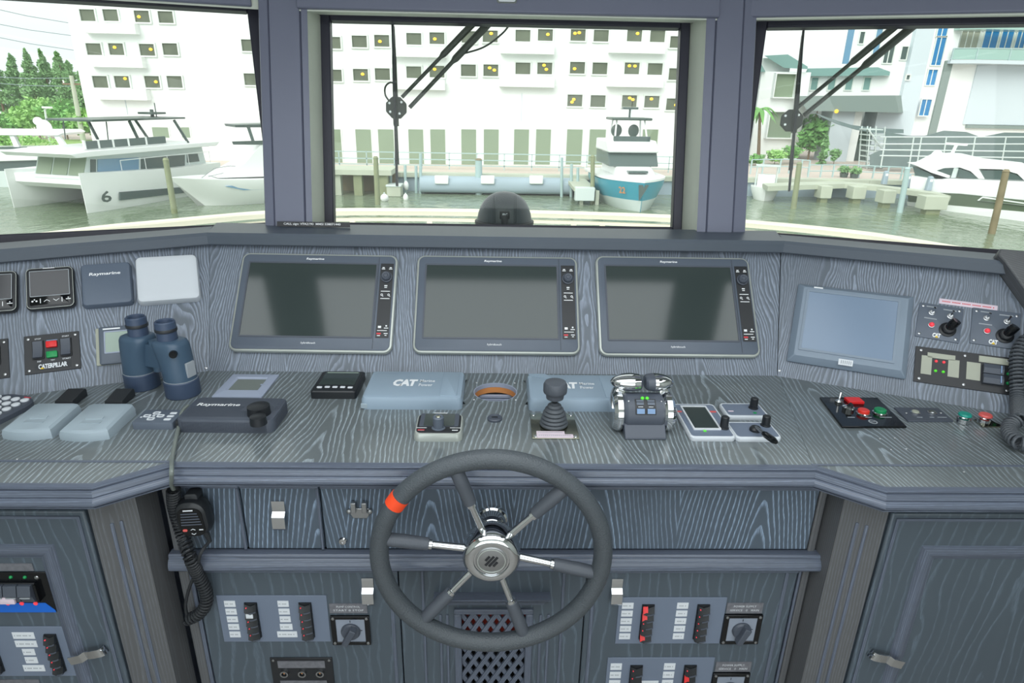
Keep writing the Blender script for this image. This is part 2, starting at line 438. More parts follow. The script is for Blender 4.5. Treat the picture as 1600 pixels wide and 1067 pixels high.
# pale reveals (jambs and soffit) round each window
struct('trim_1', MB().stack([[(-.512, b, 0), (ga(484, .10), b, .104), (-.60, b, .104), (-.60, b, -.02), (-.512, b, -.02)] for b in (-.14, bC+.02)]), 'painted_jamb', M=GC)
struct('trim_2', MB().stack([[(.556, b, 0), (ga(1097, .10), b, .104), (.65, b, .104), (.65, b, -.02), (.556, b, -.02)] for b in (-.14, bC+.02)]), 'painted_jamb', M=GC)
struct('trim_3', MB().stack([[(a, sC, 0), (a, bC-.004, .112), (a, bC+.05, .112), (a, .66, -.02), (a, sC, -.02)] for a in (-.56, .61)]), 'painted_jamb', M=GC)
struct('trim_4', MB().stack([[(a, sL, 0), (a, bR-.005, .09), (a, bR+.05, .09), (a, .66, -.02), (a, sL, -.02)] for a in (-1.3, .03)]), 'painted_jamb', M=GL)
struct('trim_5', MB().stack([[(a, sR, 0), (a, bR-.005, .09), (a, bR+.05, .09), (a, .66, -.02), (a, sR, -.02)] for a in (.0, 1.3)]), 'painted_jamb', M=GR)
# mullion posts with their stepped cover boards
def post(name, pts, F):
    struct(name, MB().stack([[(a, b, c) for a, c in pts] for b in (-.16, .95)]), 'painted_post', M=F, sharp=20)
def post_pts(e0, e1, g1, g2, e2, sg):
    p = [(ga(e0, .10), .10), (ga(e0, .112), .112), (ga(g1, .112)-sg*.003, .114), (ga(g1, .112), .106), (ga(g1, .112)+sg*.003, .114), (ga(g2, .112)-sg*.003, .114), (ga(g2, .112), .106), (ga(g2, .112)+sg*.003, .112)]
    return p + [(ga(e2, .10)-sg*.004, .108), (ga(e2, .10), .10), (ga(e2, .10), .02), (ga(e2, .10), -.04), (ga(e0, .10), -.04)]
post('wall_front_post', post_pts(484, 484, 473, 424, 409, -1), GC)
post('wall_front_post.001', post_pts(1097, 1097, 1112, 1154, 1174, 1), GC)
# windows: black rubber framed panes
def window(n, F, x0, x1, y0, y1, fl, frr, ft, fb):
    w = bpy.data.objects.new('window_%d' % n, None); COL.objects.link(w); w.matrix_world = F; w['kind'] = 'structure'
    MB().box(x0-fl, x0, y0-fb, y1+ft, -.02, .012).build('window_frame', 'frame_black', w, bevel=.003)
    MB().box(x1, x1+frr, y0-fb, y1+ft, -.02, .012).build('window_frame', 'frame_black', w, bevel=.003)
    MB().box(x0, x1, y1, y1+ft, -.02, .011).build('window_frame', 'frame_black', w, bevel=.003)
    MB().box(x0, x1, y0-fb, y0, -.02, .011).build('window_frame', 'frame_black', w, bevel=.003)
    MB().box(x0-.004, x1+.004, y0-.004, y1+.004, -.012, -.006).build('pane', 'window_glass', w)
    return w
window(1, GL, -1.30, at(GL, 405.5, 180).x, at(GL, 300, 353).y, at(GL, 260, 12).y, .03, .05, .03, .09)
window(2, GC, -.487, .529, at(GC, 780, 351).y, at(GC, 780, 39).y, .028, .028, .022, .06)
window(3, GR, at(GR, 1176, 200).x, 1.30, at(GR, 1400, 378).y, at(GR, 1400, 42).y, .03, .03, .024, .09)
# coaming under the windows: three mitred lengths
cp = [(-1.80, 1.741-(1.80-.78)*.41, -.03), (-.78, 1.741, 0), (.787, 1.735, 0), (1.80, 1.735-(1.80-.787)*.452, 0)]
prof_c = [(.022, 1.248), (.028, 1.252), (.028, 1.274), (.022, 1.282), (-.02, 1.283), (-.105, 1.285), (-.105, 1.19), (-.01, 1.19), (-.01, 1.248)]
for i, nm in enumerate(('trim_6', 'trim_7', 'trim_8')):
    path = cp[max(0, i-1):i+3]
    prof = prof_c if i == 1 else [(o if o != -.105 else -.05, z) for o, z in prof_c]
    mb = MB().sweep(path, prof); n = len(prof); k = (i if i == 0 else 1)
    m2 = MB(); rings = [[tuple(mb.v[r*n+j]) for j in range(n)] for r in (k, k+1)]
    m2.stack(rings); struct(nm, m2, 'painted_coaming', sharp=25)
struct('wall_front', MB().stack([[(x, y+d, z) for x, y, z in [(-1.9, 1.42, 0), (-.76, 1.93, 0), (.76, 1.93, 0), (1.9, 1.41, 0)]]+[(x, y+.05+d, z) for x, y, z in [(1.9, 1.41, 0), (.76, 1.93, 0), (-.76, 1.93, 0), (-1.9, 1.42, 0)]] for d in (0,)] +
       [[(x, y, 1.2) for x, y in [(-1.9, 1.42), (-.76, 1.93), (.76, 1.93), (1.9, 1.41)]]+[(x, y+.05, 1.2) for x, y in [(1.9, 1.41), (.76, 1.93), (-.76, 1.93), (-1.9, 1.42)]]]), 'painted_post')

# ================================================================== HELM CONSOLE
# dashboard: three inclined veneered panels and the end boards that close it
dash = thing('dashboard', 'inclined dark limed oak instrument dashboard in three angled panels under the windows', 'dashboard')
def dash_panel(F, poly):
    MB().prism(poly, -.02, 0).build('panel', 'oak_dash', None, grain=(0, 1, 0), M=F).parent = dash
ylen = .367
MB().prism([(-.726, 0), (.728, 0), (.790, ylen+.01), (-.783, ylen+.01)], -.02, 0, M=DC).build('panel', 'oak_dash', dash, grain=(0, st, ct))
p0 = DL.inverted() @ V((-.726, 1.506, WTZ)); p1 = DL.inverted() @ V((-.783, 1.747, 1.258))
MB().prism([(p0.x-.95, 0), (p0.x-.0008, 0), (p1.x-.0008, p1.y), (p1.x-1.0, p1.y)], -.02, 0, M=DL).build('panel', 'oak_dash', dash, grain=tuple(DL.to_3x3() @ V((0, 1, 0))))
q0 = DR.inverted() @ V((.728, 1.504, WTZ)); q1 = DR.inverted() @ V((.790, 1.742, 1.254))
eA, eB = at(DR, 1556, 424), at(DR, 1606, 492)
MB().prism([(q0.x+.0008, 0), (eB.x+.02, 0), (eB.x, eB.y), (eA.x, eA.y+.004), (eA.x-.03, q1.y), (q1.x+.0008, q1.y)], -.02, 0, M=DR).build('panel', 'oak_dash', dash, grain=tuple(DR.to_3x3() @ V((0, 1, 0))))
MB().prism([(eA.x-.012, eA.y+.02), (eA.x+.004, eA.y), (eB.x, eB.y), (eB.x+.02, -.0), (eB.x+.5, 0), (eB.x+.5, .40), (eA.x-.01, .40)], -.02, .05, M=DR).build('end_board', 'oak_pilaster', dash, grain=tuple(DR.to_3x3() @ V((1, -.3, 0))), bevel=.004)
for px, py, F in ((322, 575, DL), (1218, 579, DR)):
    p = at(F, px, py); MB().lathe([(.004, 0), (.003, .0015), (.001, .002)], (p.x, p.y, 0), 10, M=F).build('screw', 'steel', dash)

# worktop with round cut-out, nosing and wing battens
wt = thing('worktop', 'continuous dark limed oak console worktop with moulded nosing and round cut-out', 'worktop')
HC = at(WT, 774, 612); HR = .0525
g = (0, 1, 0); zt = WTZ; zb = WTZ-.022
def top(poly, name='board', off=None): MB().prism(poly, zb, zt).build(name, 'oak_top', wt, grain=g, off=off)
fy = 1.062
OF = (.36, .13)
hx0, hx1, hy0, hy1 = HC.x-.075, HC.x+.075, HC.y-.068, HC.y+.068
sq = []
for i in range(32):
    a = 2*PI*i/32; c_, s_ = math.cos(a), math.sin(a); q = min((.075/abs(c_)) if abs(c_) > 1e-6 else 9, (.068/abs(s_)) if abs(s_) > 1e-6 else 9)
    sq.append((HC.x+q*c_, HC.y+q*s_))
cb_ = MB()
cb_.prism([(-.61, fy), (hx0, fy), (hx0, 1.53), (-.73, 1.53), (-.73, 1.506), (-.615, 1.08)], zb, zt)
cb_.prism([(hx1, fy), (.618, fy), (.622, 1.08), (.732, 1.504), (.732, 1.53), (hx1, 1.53)], zb, zt)
cb_.prism([(hx0, fy), (hx1, fy), (hx1, hy0), (hx0, hy0)], zb, zt); cb_.prism([(hx0, hy1), (hx1, hy1), (hx1, 1.53), (hx0, 1.53)], zb, zt)
cb_.ring(sq, circ(HC.x, HC.y, HR, 32), zb, zt)
cb_.build('board', 'oak_top', wt, grain=g, off=OF)
gw = (.30, 1, 0)
MB().prism([(-.6106, 1.0745), (-.6156, 1.08), (-.7306, 1.506), (-.7306, 1.53), (-1.75, 1.16), (-1.75, 1.0745)], zb, zt).build('board', 'oak_top', wt, grain=(-.0, 1, 0), off=OF)
MB().prism([(.6186, 1.0745), (.6226, 1.08), (.7326, 1.504), (.7326, 1.53), (1.75, 1.08), (1.75, 1.0745)], zb, zt).build('board', 'oak_top', wt, grain=(0, 1, 0), off=(.1, .5))
MB().prism([(-.6106, 1.071), (-1.75, 1.071), (-1.75, .99), (-.712, .99), (-.6106, 1.063)], zb, zt-.001).build('board', 'oak_top', wt, grain=(0, 1, 0))
MB().prism([(.6186, 1.071), (.6186, 1.063), (.712, .99), (1.75, .99), (1.75, 1.071)], zb, zt-.001).build('board', 'oak_top', wt, grain=(0, 1, 0))
MB().box(-1.75, -.611, 1.0705, 1.0755, zb, zt+.0012).build('batten', 'oak_trim', wt, grain=(1, 0, 0), bevel=.001)
MB().box(.619, 1.75, 1.0705, 1.0755, zb, zt+.0012).build('batten', 'oak_trim', wt, grain=(1, 0, 0), bevel=.001)
npf = [(-.012, 0), (.002, .0004), (.0045, -.0008), (.0045, -.003), (.002, -.0038), (.002, -.0048), (.007, -.006), (.0085, -.011), (.0098, -.016), (.008, -.0166), (.008, -.0176), (.0135, -.0185), (.0175, -.0225), (.0185, -.027), (.017, -.0312), (.0125, -.0338), (.007, -.0345), (.006, -.0375), (.0085, -.0385), (.0085, -.041), (-.012, -.041)]
pth = [(-1.75, .987, 0), (-.716, .987, 0), (-.614, 1.061, 0), (.621, 1.061, 0), (.718, .986, 0), (1.75, .986, 0)]
full = MB().sweep(pth, npf); n = len(npf)
for k in range(5):
    m2 = MB().stack([[tuple(V(full.v[r*n+j])+V((0, 0, zt))) for j in range(n)] for r in (k, k+1)])
    m2.build('nosing', 'oak_trim', wt, grain=tuple(V(pth[k+1])-V(pth[k])), sharp=40)
# cut-out: pale lip, plywood underside, tray and cable
MB().ring(circ(HC.x, HC.y, HR, 32), circ(HC.x, HC.y, HR-.002, 32), zt-.011, zt-.0003).build('cut_out_lip', 'lavender_frame', wt)
MB().ring(circ(HC.x, HC.y, HR+.02, 32), circ(HC.x, HC.y, HR-.0015, 32), zt-.026, zt-.011).build('plywood_core', 'plywood', wt)
MB().box(HC.x-.09, HC.x+.09, HC.y-.09, HC.y+.09, zt-.15, zt-.145).build('tray', 'deep_black', wt)
MB().box(HC.x-.09, HC.x+.09, HC.y+.036, HC.y+.046, zt-.034, zt-.029).build('crossbar', 'lavender_frame', wt)
MB().box(HC.x-.09, HC.x+.09, HC.y+.032, HC.y+.042, zt-.044, zt-.037).build('crossbar', 'lavender_frame', wt)
MB().box(HC.x-.09, HC.x+.09, HC.y+.048, HC.y+.06, zt-.145, zt-.026).build('back_panel', 'deep_black', wt)
cc = MB(); cc.tube([(HC.x-.02, HC.y-.005, zt-.144), (HC.x-.014, HC.y+.006, zt-.09), (HC.x-.010, HC.y+.012, zt-.055), (HC.x-.010, HC.y+.014, zt-.036)], [.012, .012, .010, .008], 12)
tag(cc.build('cable_plug', 'amber'), 'yellow cable plug seen inside the round worktop cut-out', 'plug')
for dx, dy in ((-.0465, .052), (.0475, .052), (-.05, -.043), (.048, -.043)):
    MB().lathe([(.003, 0), (.002, .0012), (.0005, .0014)], (HC.x+dx, HC.y+dy, zt), 8).build('screw', 'steel', wt)
for px, py in ((1375, 685), (1398, 684), (1392, 702), (1416, 701), (27, 717), (1506, 737)):
    p = at(WT, px, py); MB().lathe([(.0025, 0), (.0015, .001), (.0005, .0012)], (p.x, p.y, zt), 8).build('screw', 'steel', wt)

# centre cabinet
def fpt(px, py): p = at(FC, px, py); return p.x, p.y
cab = thing('helm_cabinet', 'centre helm cabinet of dark limed oak behind the steering wheel', 'cabinet')
YF = 1.10
MB().box(-.666, -.2035, YF+.018, 1.32, 0.02, .945).box(.1995, .680, YF+.018, 1.32, 0.02, .945).box(-.204, .200, YF+.018, 1.32, .68, .945).build('body', 'oak_trim', cab, grain=(0, 0, 1))
def board(name, x0, x1, z0, z1, m, grain=(0, 0, 1), y0=None, th=.018, bev=.003, parent=cab, off=None):
    y0 = YF if y0 is None else y0
    return MB().box(x0, x1, y0, y0+th, z0, z1).build(name, m, parent, grain=grain, bevel=bev, off=off)
zt_d, zb_d = .9015, .7475
board('drawer_front', -.640, -.5115, zb_d, zt_d, 'oak_drawer', off=(.42, .2))
df2 = board('drawer_front', -.5085, -.3525, zb_d, zt_d, 'oak_drawer', off=(.36, .42))
df3 = board('drawer_front', -.3495, .6635, zb_d, zt_d, 'oak_drawer', off=(.13, .35))
for x0, x1 in ((-.640, -.5115), (-.5085, -.3525), (-.3495, .6635)):
    MB().box(x0, x1, YF-.003, YF, zt_d-.006, zt_d).build('top_bead', 'oak_trim', cab, grain=(1, 0, 0), bevel=.002)
    if x1 < 0: MB().box(x1-.006, x1, YF-.003, YF, zb_d, zt_d-.006).build('side_bead', 'oak_trim', cab, grain=(0, 0, 1), bevel=.002)
MB().box(-.664, -.6425, YF, YF+.018, .02, zt_d).build('stile', 'oak_pilaster', cab, grain=(0, 0, 1), bevel=.003)
MB().box(.6655, .681, YF, YF+.018, .02, zt_d).build('stile', 'oak_pilaster', cab, grain=(0, 0, 1), bevel=.003)
MB().box(-.664, .681, YF-.004, YF+.02, zt_d+.003, .93).build('top_rail', 'oak_trim', cab, grain=(1, 0, 0), bevel=.003)
rp = [(-.005, .744), (.012, .744), (.015, .741), (.015, .735), (.019, .732), (.024, .722), (.024, .712), (.018, .705), (.008, .703), (-.005, .703)]
MB().stack([[(x, YF-o, z) for o, z in rp] for x in (-.668, .688)]).build('rail_moulding', 'oak_trim', cab, grain=(1, 0, 0), sharp=40)
# doors under the rail
dz1 = .694
def door(x0, x1, m='oak_door'):
    return board('door', x0, x1, .06, dz1, m, off=(random.random(), random.random()))
dl = door(-.632, -.2045); dr = door(.2005, .655)
for d, x0, x1 in ((dl, -.632, -.2045), (dr, .2005, .655)):
    MB().box(x0, x1, YF-.003, YF, dz1-.006, dz1).build('bead', 'oak_trim', d, grain=(1, 0, 0), bevel=.0015)
for x in (-.637, -.2195, .2155, .632):
    MB().box(x-.004, x+.004, YF-.0025, YF, .06, dz1-.006).build('bead', 'oak_trim', dl if x < 0 else dr, grain=(0, 0, 1), bevel=.0015)
MB().box(.658, .664, YF, YF+.018, .02, .70).build('stile', 'oak_trim', cab, grain=(0, 0, 1), bevel=.002)
MB().box(-.641, -.634, YF, YF+.018, .02, .70).build('stile', 'oak_trim', cab, grain=(0, 0, 1), bevel=.002)
# middle door with cornice and lattice grille
gx0, gx1, gz1, gz0 = -.070, .071, .578, .28
dm = thing('x', '', ''); bpy.data.objects.remove(dm)
mb = MB().box(-.2015, gx0-.016, YF, YF+.018, .06, dz1).box(gx1+.016, .1975, YF, YF+.018, .06, dz1).box(gx0-.016, gx1+.016, YF, YF+.018, gz1+.014, dz1).box(gx0-.016, gx1+.016, YF, YF+.018, .06, gz0-.012)
dm = mb.build('door', 'oak_door', cab, grain=(0, 0, 1))
for x0, x1, z0, z1 in ((gx0-.016, gx1+.016, gz1, gz1+.014), (gx0-.016, gx1+.016, gz0-.012, gz0), (gx0-.016, gx0, gz0, gz1), (gx1, gx1+.016, gz0, gz1)):
    MB().box(x0, x1, YF-.007, YF+.016, z0, z1).build('grille_frame', 'oak_trim', dm, grain=(1 if x1-x0 > .05 else 0, 0, 1 if x1-x0 < .05 else 0), bevel=.003)
cz0, cz1 = fpt(770, 939)[1], fpt(770, 925)[1]
MB().stack([[(-.128+d, YF-o, z), (.122-d, YF-o, z), (.122-d, YF, z), (-.128+d, YF, z)] for d, o, z in ((.014, .004, cz0), (.014, .014, cz0+.002), (.012, .014, cz0+.008), (.006, .017, cz0+.012), (.003, .022, cz1-.006), (0, .024, cz1-.003), (0, .024, cz1))]).build('cornice', 'oak_trim', dm, grain=(1, 0, 0), sharp=30)
for x in (-.152, -.116, -.101, .104, .121, .150):
    MB().box(x-.003, x+.003, YF-.003, YF, .06, dz1-.12 if abs(x) < .13 else dz1).build('bead', 'oak_trim', dm, grain=(0, 0, 1), bevel=.0012)
def clip(poly, x0, x1, z0, z1):
    for ax, lim, sg in ((0, x0, 1), (0, x1, -1), (1, z0, 1), (1, z1, -1)):
        out = []
        for i in range(len(poly)):
            a, b = poly[i-1], poly[i]; ia, ib = (a[ax]-lim)*sg >= 0, (b[ax]-lim)*sg >= 0
            if ia != ib:
                t = (lim-a[ax])/(b[ax]-a[ax]); out.append((a[0]+t*(b[0]-a[0]), a[1]+t*(b[1]-a[1])))
            if ib: out.append(b)
        poly = out
        if not poly: break
    return poly
pitchx, pitchz = .0256, .0446
for sgn, yo in ((1, 0), (-1, .003)):
    for k in range(-12, 14):
        cx = gx0+.012+k*pitchx
        dv = V((sgn*pitchx/2, pitchz/2)).normalized(); nv = V((-dv.y, dv.x))*.0049; c0 = V((cx, gz0))
        L = .8
        poly = clip([tuple(c0-dv*L-nv), tuple(c0+dv*L-nv), tuple(c0+dv*L+nv), tuple(c0-dv*L+nv)], gx0, gx1, gz0, gz1)
        if len(poly) >= 3:
            MB().stack([[(x, YF+.002+yo, z) for x, z in poly], [(x, YF+.008+yo, z) for x, z in poly]]).build('lattice_slat', 'oak_trim', dm, grain=(dv.x, 0, dv.y))
MB().box(gx0-.01, gx1+.01, YF+.055, YF+.06, .470, .565).build('backing', 'red_wood', cab)
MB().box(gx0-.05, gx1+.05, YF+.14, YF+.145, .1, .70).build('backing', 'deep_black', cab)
# fittings on the centre cabinet
def spring_latch(F, tl, tr, br, bl, parent, name='latch'):
    x, y, w, h, _ = fit(F, tl, tr, br, bl)
    mb = MB()
    pts = [(0, .5, .004), (.002, .42, .005), (.0, .30, .004), (.012, .02, .004), (.018, 0, .004), (.018, -.30, .004), (.015, -.5, .004)]
    prof = [(.001, .5*h), (.0035, .5*h), (.004, .44*h), (.004, .12*h), (.013, -.02*h), (.014, -.44*h), (.012, -.5*h), (.010, -.5*h), (.011, -.42*h), (.010, -.04*h), (.001, .10*h)]
    mb.stack([[(x+sx*w/2, y+b, a) for a, b in prof] for sx in (-1, 1)], M=F)
    return mb.build(name, 'chrome', parent, sharp=25)
spring_latch(FC, (427, 782), (447, 782), (447, 822), (427, 822), df2)
spring_latch(FC, (566, 902), (584, 902), (585, 939), (567, 939), dl)
spring_latch(FC, (955, 903), (972, 903), (971, 939), (954, 939), dr)
x, z, w, h, _ = fit(FC, (544, 788), (582, 790), (582, 809), (543, 807))
mb = MB().prism([(x-w/2, z+h*.2), (x-w*.42, z-h*.1), (x-w*.28, z-h*.5), (x+w*.28, z-h*.5), (x+w*.42, z-h*.1), (x+w/2, z+h*.2), (x+w*.3, z+h*.3), (x-w*.3, z+h*.3)], 0, .004, M=FC)
for s_ in (-1, 1):
    mb.box(x+s_*w*.22-.005, x+s_*w*.22+.005, z+h*.1, z+h*.9, .003, .012, M=FC)
    mb.lathe([(.005, .003), (.006, .007), (.002, .010)], (x+s_*w*.42, z+h*.1, 0), 12, M=FC)
mb.build('microphone_hook', 'steel', df3, bevel=.001)
p = fpt(536, 844)
MB().lathe([(.0085, 0), (.009, .003), (.007, .006), (.004, .0065), (.0035, .005)], (p[0], p[1], 0), 18, M=FC).build('lock', 'chrome', df3)

# side cabinets
for sd_, nm in ((-1, 'left'), (1, 'right')):
    sc = thing('side_cabinet', 'dark oak side cabinet at the left, switch panels in its door' if sd_ < 0 else 'dark oak side cabinet at the right with a plain framed door', 'cabinet')
    X = lambda v: sd_*v
    yS = 1.02
    MB().stack([[(X(.764), yS+.012, z), (X(1.75), yS+.012, z), (X(1.75), 1.5, z), (X(.70), 1.5, z), (X(.70), 1.06, z)] for z in (.02, .94)]).build('body', 'oak_trim', sc, grain=(0, 0, 1))
    MB().stack([[(X(.758), yS, z), (X(.690), 1.057, z), (X(.698), 1.066, z), (X(.764), yS+.014, z)] for z in (.02, .94)]).build('pilaster', 'oak_pilaster', sc, grain=(0, 0, 1))
    MB().stack([[(X(.690), 1.058, z), (X(.6835), 1.118, z), (X(.70), 1.13, z), (X(.70), 1.06, z)] for z in (.02, .94)]).build('return_board', 'oak_pilaster', sc, grain=(0, 0, 1))
    PF = frame((X(.758), yS, 0), (X(-.068), .037, 0), (0, 0, 1)) if sd_ < 0 else frame((X(.690), 1.057, 0), (X(.068), -.037, 0), (0, 0, 1))
    Lp = .0774
    for fx in (.40, .60) if sd_ < 0 else (.40, .62):
        MB().slab(Lp*fx, .46, .0065, .80, .004, 0, .0016, .001, M=PF).build('flute', 'oak_trim', sc, grain=(0, 0, 1))
    dx0 = .766
    d = MB().box(min(X(dx0), X(1.6)), max(X(dx0), X(1.6)), yS, yS+.018, .05, .8975).build('door', 'oak_door', sc, grain=(0, 0, 1), bevel=.004)
    # proud inner frame and panel
    a, b_ = .838 if sd_ < 0 else .842, .822
    pm = [(0, 0), (.004, .006), (.010, .008), (.018, .007), (.024, .003), (.030, .002), (.032, 0)]
    def mould(x0, z0, x1, z1):
        dv = V((x1-x0, 0, z1-z0)); return dv
    fz0 = .12
    zf = b_; w_ = .032
    MB().stack([[(X(a+o), yS-h, zf-o) for o, h in pm], [(X(1.45), yS-h, zf-o) for o, h in pm]]).build('frame_moulding', 'oak_trim', d, grain=(1, 0, 0), sharp=50)
    MB().stack([[(X(a+o), yS-h, zf-o) for o, h in pm], [(X(a+o), yS-h, fz0) for o, h in pm]]).build('frame_moulding', 'oak_trim', d, grain=(0, 0, 1), sharp=50)
    MB().stack([[(X(dx0+.010), yS-.0025, .8865), (X(dx0+.016), yS-.0025, .8805), (X(dx0+.016), yS, .8805), (X(dx0+.010), yS, .8865)], [(X(1.6), yS-.0025, .8865), (X(1.6), yS-.0025, .8805), (X(1.6), yS, .8805), (X(1.6), yS, .8865)]]).build('bead', 'oak_trim', d, grain=(1, 0, 0))
    MB().stack([[(X(dx0+.010), yS-.0025, .8865), (X(dx0+.016), yS-.0025, .8805), (X(dx0+.016), yS, .8805), (X(dx0+.010), yS, .8865)], [(X(dx0+.010), yS-.0025, .06), (X(dx0+.016), yS-.0025, .06), (X(dx0+.016), yS, .06), (X(dx0+.010), yS, .06)]]).build('bead', 'oak_trim', d, grain=(0, 0, 1))
    # chrome lever catch
    if sd_ < 0: tip, piv = at(FS, 119, 1019), at(FS, 164, 1010)
    else: tip, piv = at(FS, 1401, 1026), at(FS, 1360, 1017)
    dv = (tip-piv); L = dv.length; dv.normalize(); LF = sub(FS, piv.x, piv.y, 0, math.atan2(dv.y, dv.x))
    sg = 1
    mb = MB().stack([[(x_, .009+.001, z_), (x_, -.009, z_), (x_, -.009, z_+.0025), (x_, .010, z_+.0025)] for x_, z_ in ((-.006, .002), (-.004, .012), (.002, .015), (.3*L, .015), (.52*L, .013), (.62*L, .020), (L, .021))], M=LF)
    mb.cyl((0, 0, 0), (0, 0, .016), .006, M=LF)
    mb.build('lever_catch', 'chrome', d, sharp=30)
# ================================================================== INSTRUMENTS ON THE DASHBOARD
def on(F, tl, tr, br, bl):
    x, y, w, h, rot = fit(F, tl, tr, br, bl)
    return sub(F, x, y, 0, rot), w, h
def screws(root, w, h, ix, iy=None, r=.0035, z=.003, m='steel'):
    iy = iy or ix
    for sx in (-1, 1):
        for sy in (-1, 1):
            MB().lathe([(r, z), (r*.9, z+.001), (r*.4, z+.0016)], (sx*(w/2-ix), sy*(h/2-iy), 0), 10).build('screw', m, root)

# three large multifunction displays
def display(corner, label):
    F, w, h = on(DC, *corner)
    t = thing('chartplotter_display', label, 'display', F, 'large displays across the dashboard')
    sx, sy = w/.426, h/.281
    MB().stack([[(x, y, z) for x, y in rr(0, 0, w-2*d, h-2*d, .022-d, 6)] for d, z in ((.004, 0), (0, .004), (0, .010), (.002, .014), (.006, .0155), (.008, .014))]).build('bezel_rim', 'bezel_rim', t)
    MB().stack([[(x, y, z) for x, y in rr(0, 0, w-2*d, h-2*d, .022-d, 6)] for d, z in ((.0065, .012), (.0065, .0165), (.009, .018))]).build('front_face', 'slate_plastic', t)
    x0, x1, y0, y1 = -.186*sx, .156*sx, -.098*sy, .108*sy
    MB().ring(rr((x0+x1)/2, (y0+y1)/2, x1-x0+.008, y1-y0+.008, .003), rr((x0+x1)/2, (y0+y1)/2, x1-x0, y1-y0, .001), .0175, .0195).build('screen_surround', 'grey_plastic', t)
    MB().box(x0, x1, y0, y1, .0175, .0184).build('screen', 'screen_glass', t)
    kx0, kx1 = .168*sx, .203*sx
    MB().box(kx0, kx1, -.100*sy, .112*sy, .0178, .0188).build('keypad_strip', 'black_plastic', t)
    kc = (kx0+kx1)/2
    k = MB().lathe([(.0155, .0186), (.0155, .022), (.0125, .0225), (.0125, .030), (.010, .033), (.006, .0325)], (kc, .072*sy, 0), 20).build('rotary_knob', 'grey_plastic', t)
    MB().lathe([(.0065, .0325), (.005, .0345), (.001, .035)], (kc, .072*sy, 0), 14).build('knob_cap', 'grey_plastic', k)
    b = MB(); z = .0188
    def bar(cx, cy, ww, hh): b.box(kc+cx-ww/2, kc+cx+ww/2, cy*sy-hh/2, cy*sy+hh/2, z, z+.0004)
    for cx in (-.0095, .0095):
        bar(cx, .100, .006, .0025); bar(cx, .096, .009, .002)
    bar(0, .047, .008, .003); bar(0, .042, .007, .002); bar(0, .031, .024, .0018); bar(0, .010, .024, .0018)
    b.build('key_legends', 'white_print', t); b = MB()
    for cx in (-.009, .009):
        b.ring(circ(kc+cx, .021*sy, .0032, 10), circ(kc+cx, .021*sy, .0018, 10), z, z+.0004); bar(cx+.003, .017, .003, .0016)
    b.build('key_legends', 'white_print', t); b = MB()
    bar(-.008, -.070, .008, .006); bar(.009, -.067, .004, .004); bar(.009, -.073, .011, .002); bar(-.001, -.080, .025, .0016); bar(.009, -.088, .010, .002); bar(.009, -.093, .005, .002); bar(-.009, -.094, .008, .002)
    b.build('key_legends', 'white_print', t)
    MB().box(kc-.0145, kc-.0035, -.0905*sy, -.0865*sy, z, z+.0005).build('power_legend', 'red_print', t)
    MB().text('Raymarine', -.012*sx, .122*sy, .047, .0078, .018).build('lettering', 'white_print', t)
    MB().text('hybridtouch', -.006*sx, -.117*sy, .037, .0068, .018).build('lettering', 'white_print', t)
    MB().box(kx0-.006, kx0-.005, -h/2+.010, h/2-.010, .0178, .0183).build('seam', 'dark_print', t)
    return t
display(((381, 398), (622, 402), (615, 555), (360, 551)), 'left one of the three large displays, black screen in a silver rimmed bezel')
display(((654, 402), (901, 405), (906, 557), (644, 554)), 'middle one of the three large displays, directly above the steering wheel')
display(((929, 403), (1166, 406), (1187, 561), (935, 558)), 'right one of the three large displays, left of the grey touchscreen monitor')

# two small square instrument displays
def small_display(corner, label):
    F, w, h = on(DL, *corner)
    t = thing('instrument_display', label, 'display', F, 'small square displays at the left')
    q = lambda d, z: [(x, y, z) for x, y in rr(0, 0, w-2*d, h-2*d, .012-d*.6, 5)]
    MB().stack([q(.003, 0), q(0, .006), q(0, .014), q(.003, .018), q(.006, .0185)]).build('housing', 'black_plastic', t)
    MB().ring(rr(0, 0, w-.004, h-.004, .011, 5), rr(0, 0, w-.012, h-.012, .008, 5), .010, .0178).build('trim_band', 'bezel_rim', t)
    MB().slab(0, 0, w-.016, h-.016, .006, .016, .0190, .0008).build('front_glass', 'black_gloss', t)
    MB().box(-w*.40, w*.40, -h*.20, h*.40, .0188, .0194).build('screen', 'screen_grey', t)
    MB().ring(rr(0, h*.10, w*.82, h*.62, .002), rr(0, h*.10, w*.79, h*.59, .001), .0188, .0198).build('screen_edge', 'grey_print', t)
    b = MB(); z = .0190; yb = -h*.315
    for x in (-w*.36, -w*.28): b.prism(circ(x, yb, .0022, 10), z, z+.0005)
    b.prism(circ(-w*.32, yb+.004, .0016, 8), z, z+.0005)
    for x in (-w*.20, w*.24): b.box(x-.0008, x+.0008, yb-.006, yb+.006, z, z+.0005)
    for x, s_ in ((-w*.07, 1), (w*.12, -1)):
        for k in (-1, 1):
            b.prism([(x, yb+s_*.003), (x+k*.006, yb-s_*.002), (x+k*.006, yb-s_*.0036), (x, yb+s_*.0014)], z, z+.0005)
    b.box(w*.32, w*.42, yb-.001, yb+.001, z, z+.0005).prism(circ(w*.37, yb+.004, .0014, 8), z, z+.0005)
    b.box(-w*.13, w*.11, h*.46, h*.475, .0175, .0192)
    b.build('key_legends', 'white_print', t)
small_display(((44, 425), (117, 419), (121, 483), (43, 489)), 'small square black display fully in view, next to the slate cover')
small_display(((-56, 432), (29, 427), (33, 490), (-54, 496)), 'small square black display cut off by the left picture edge')

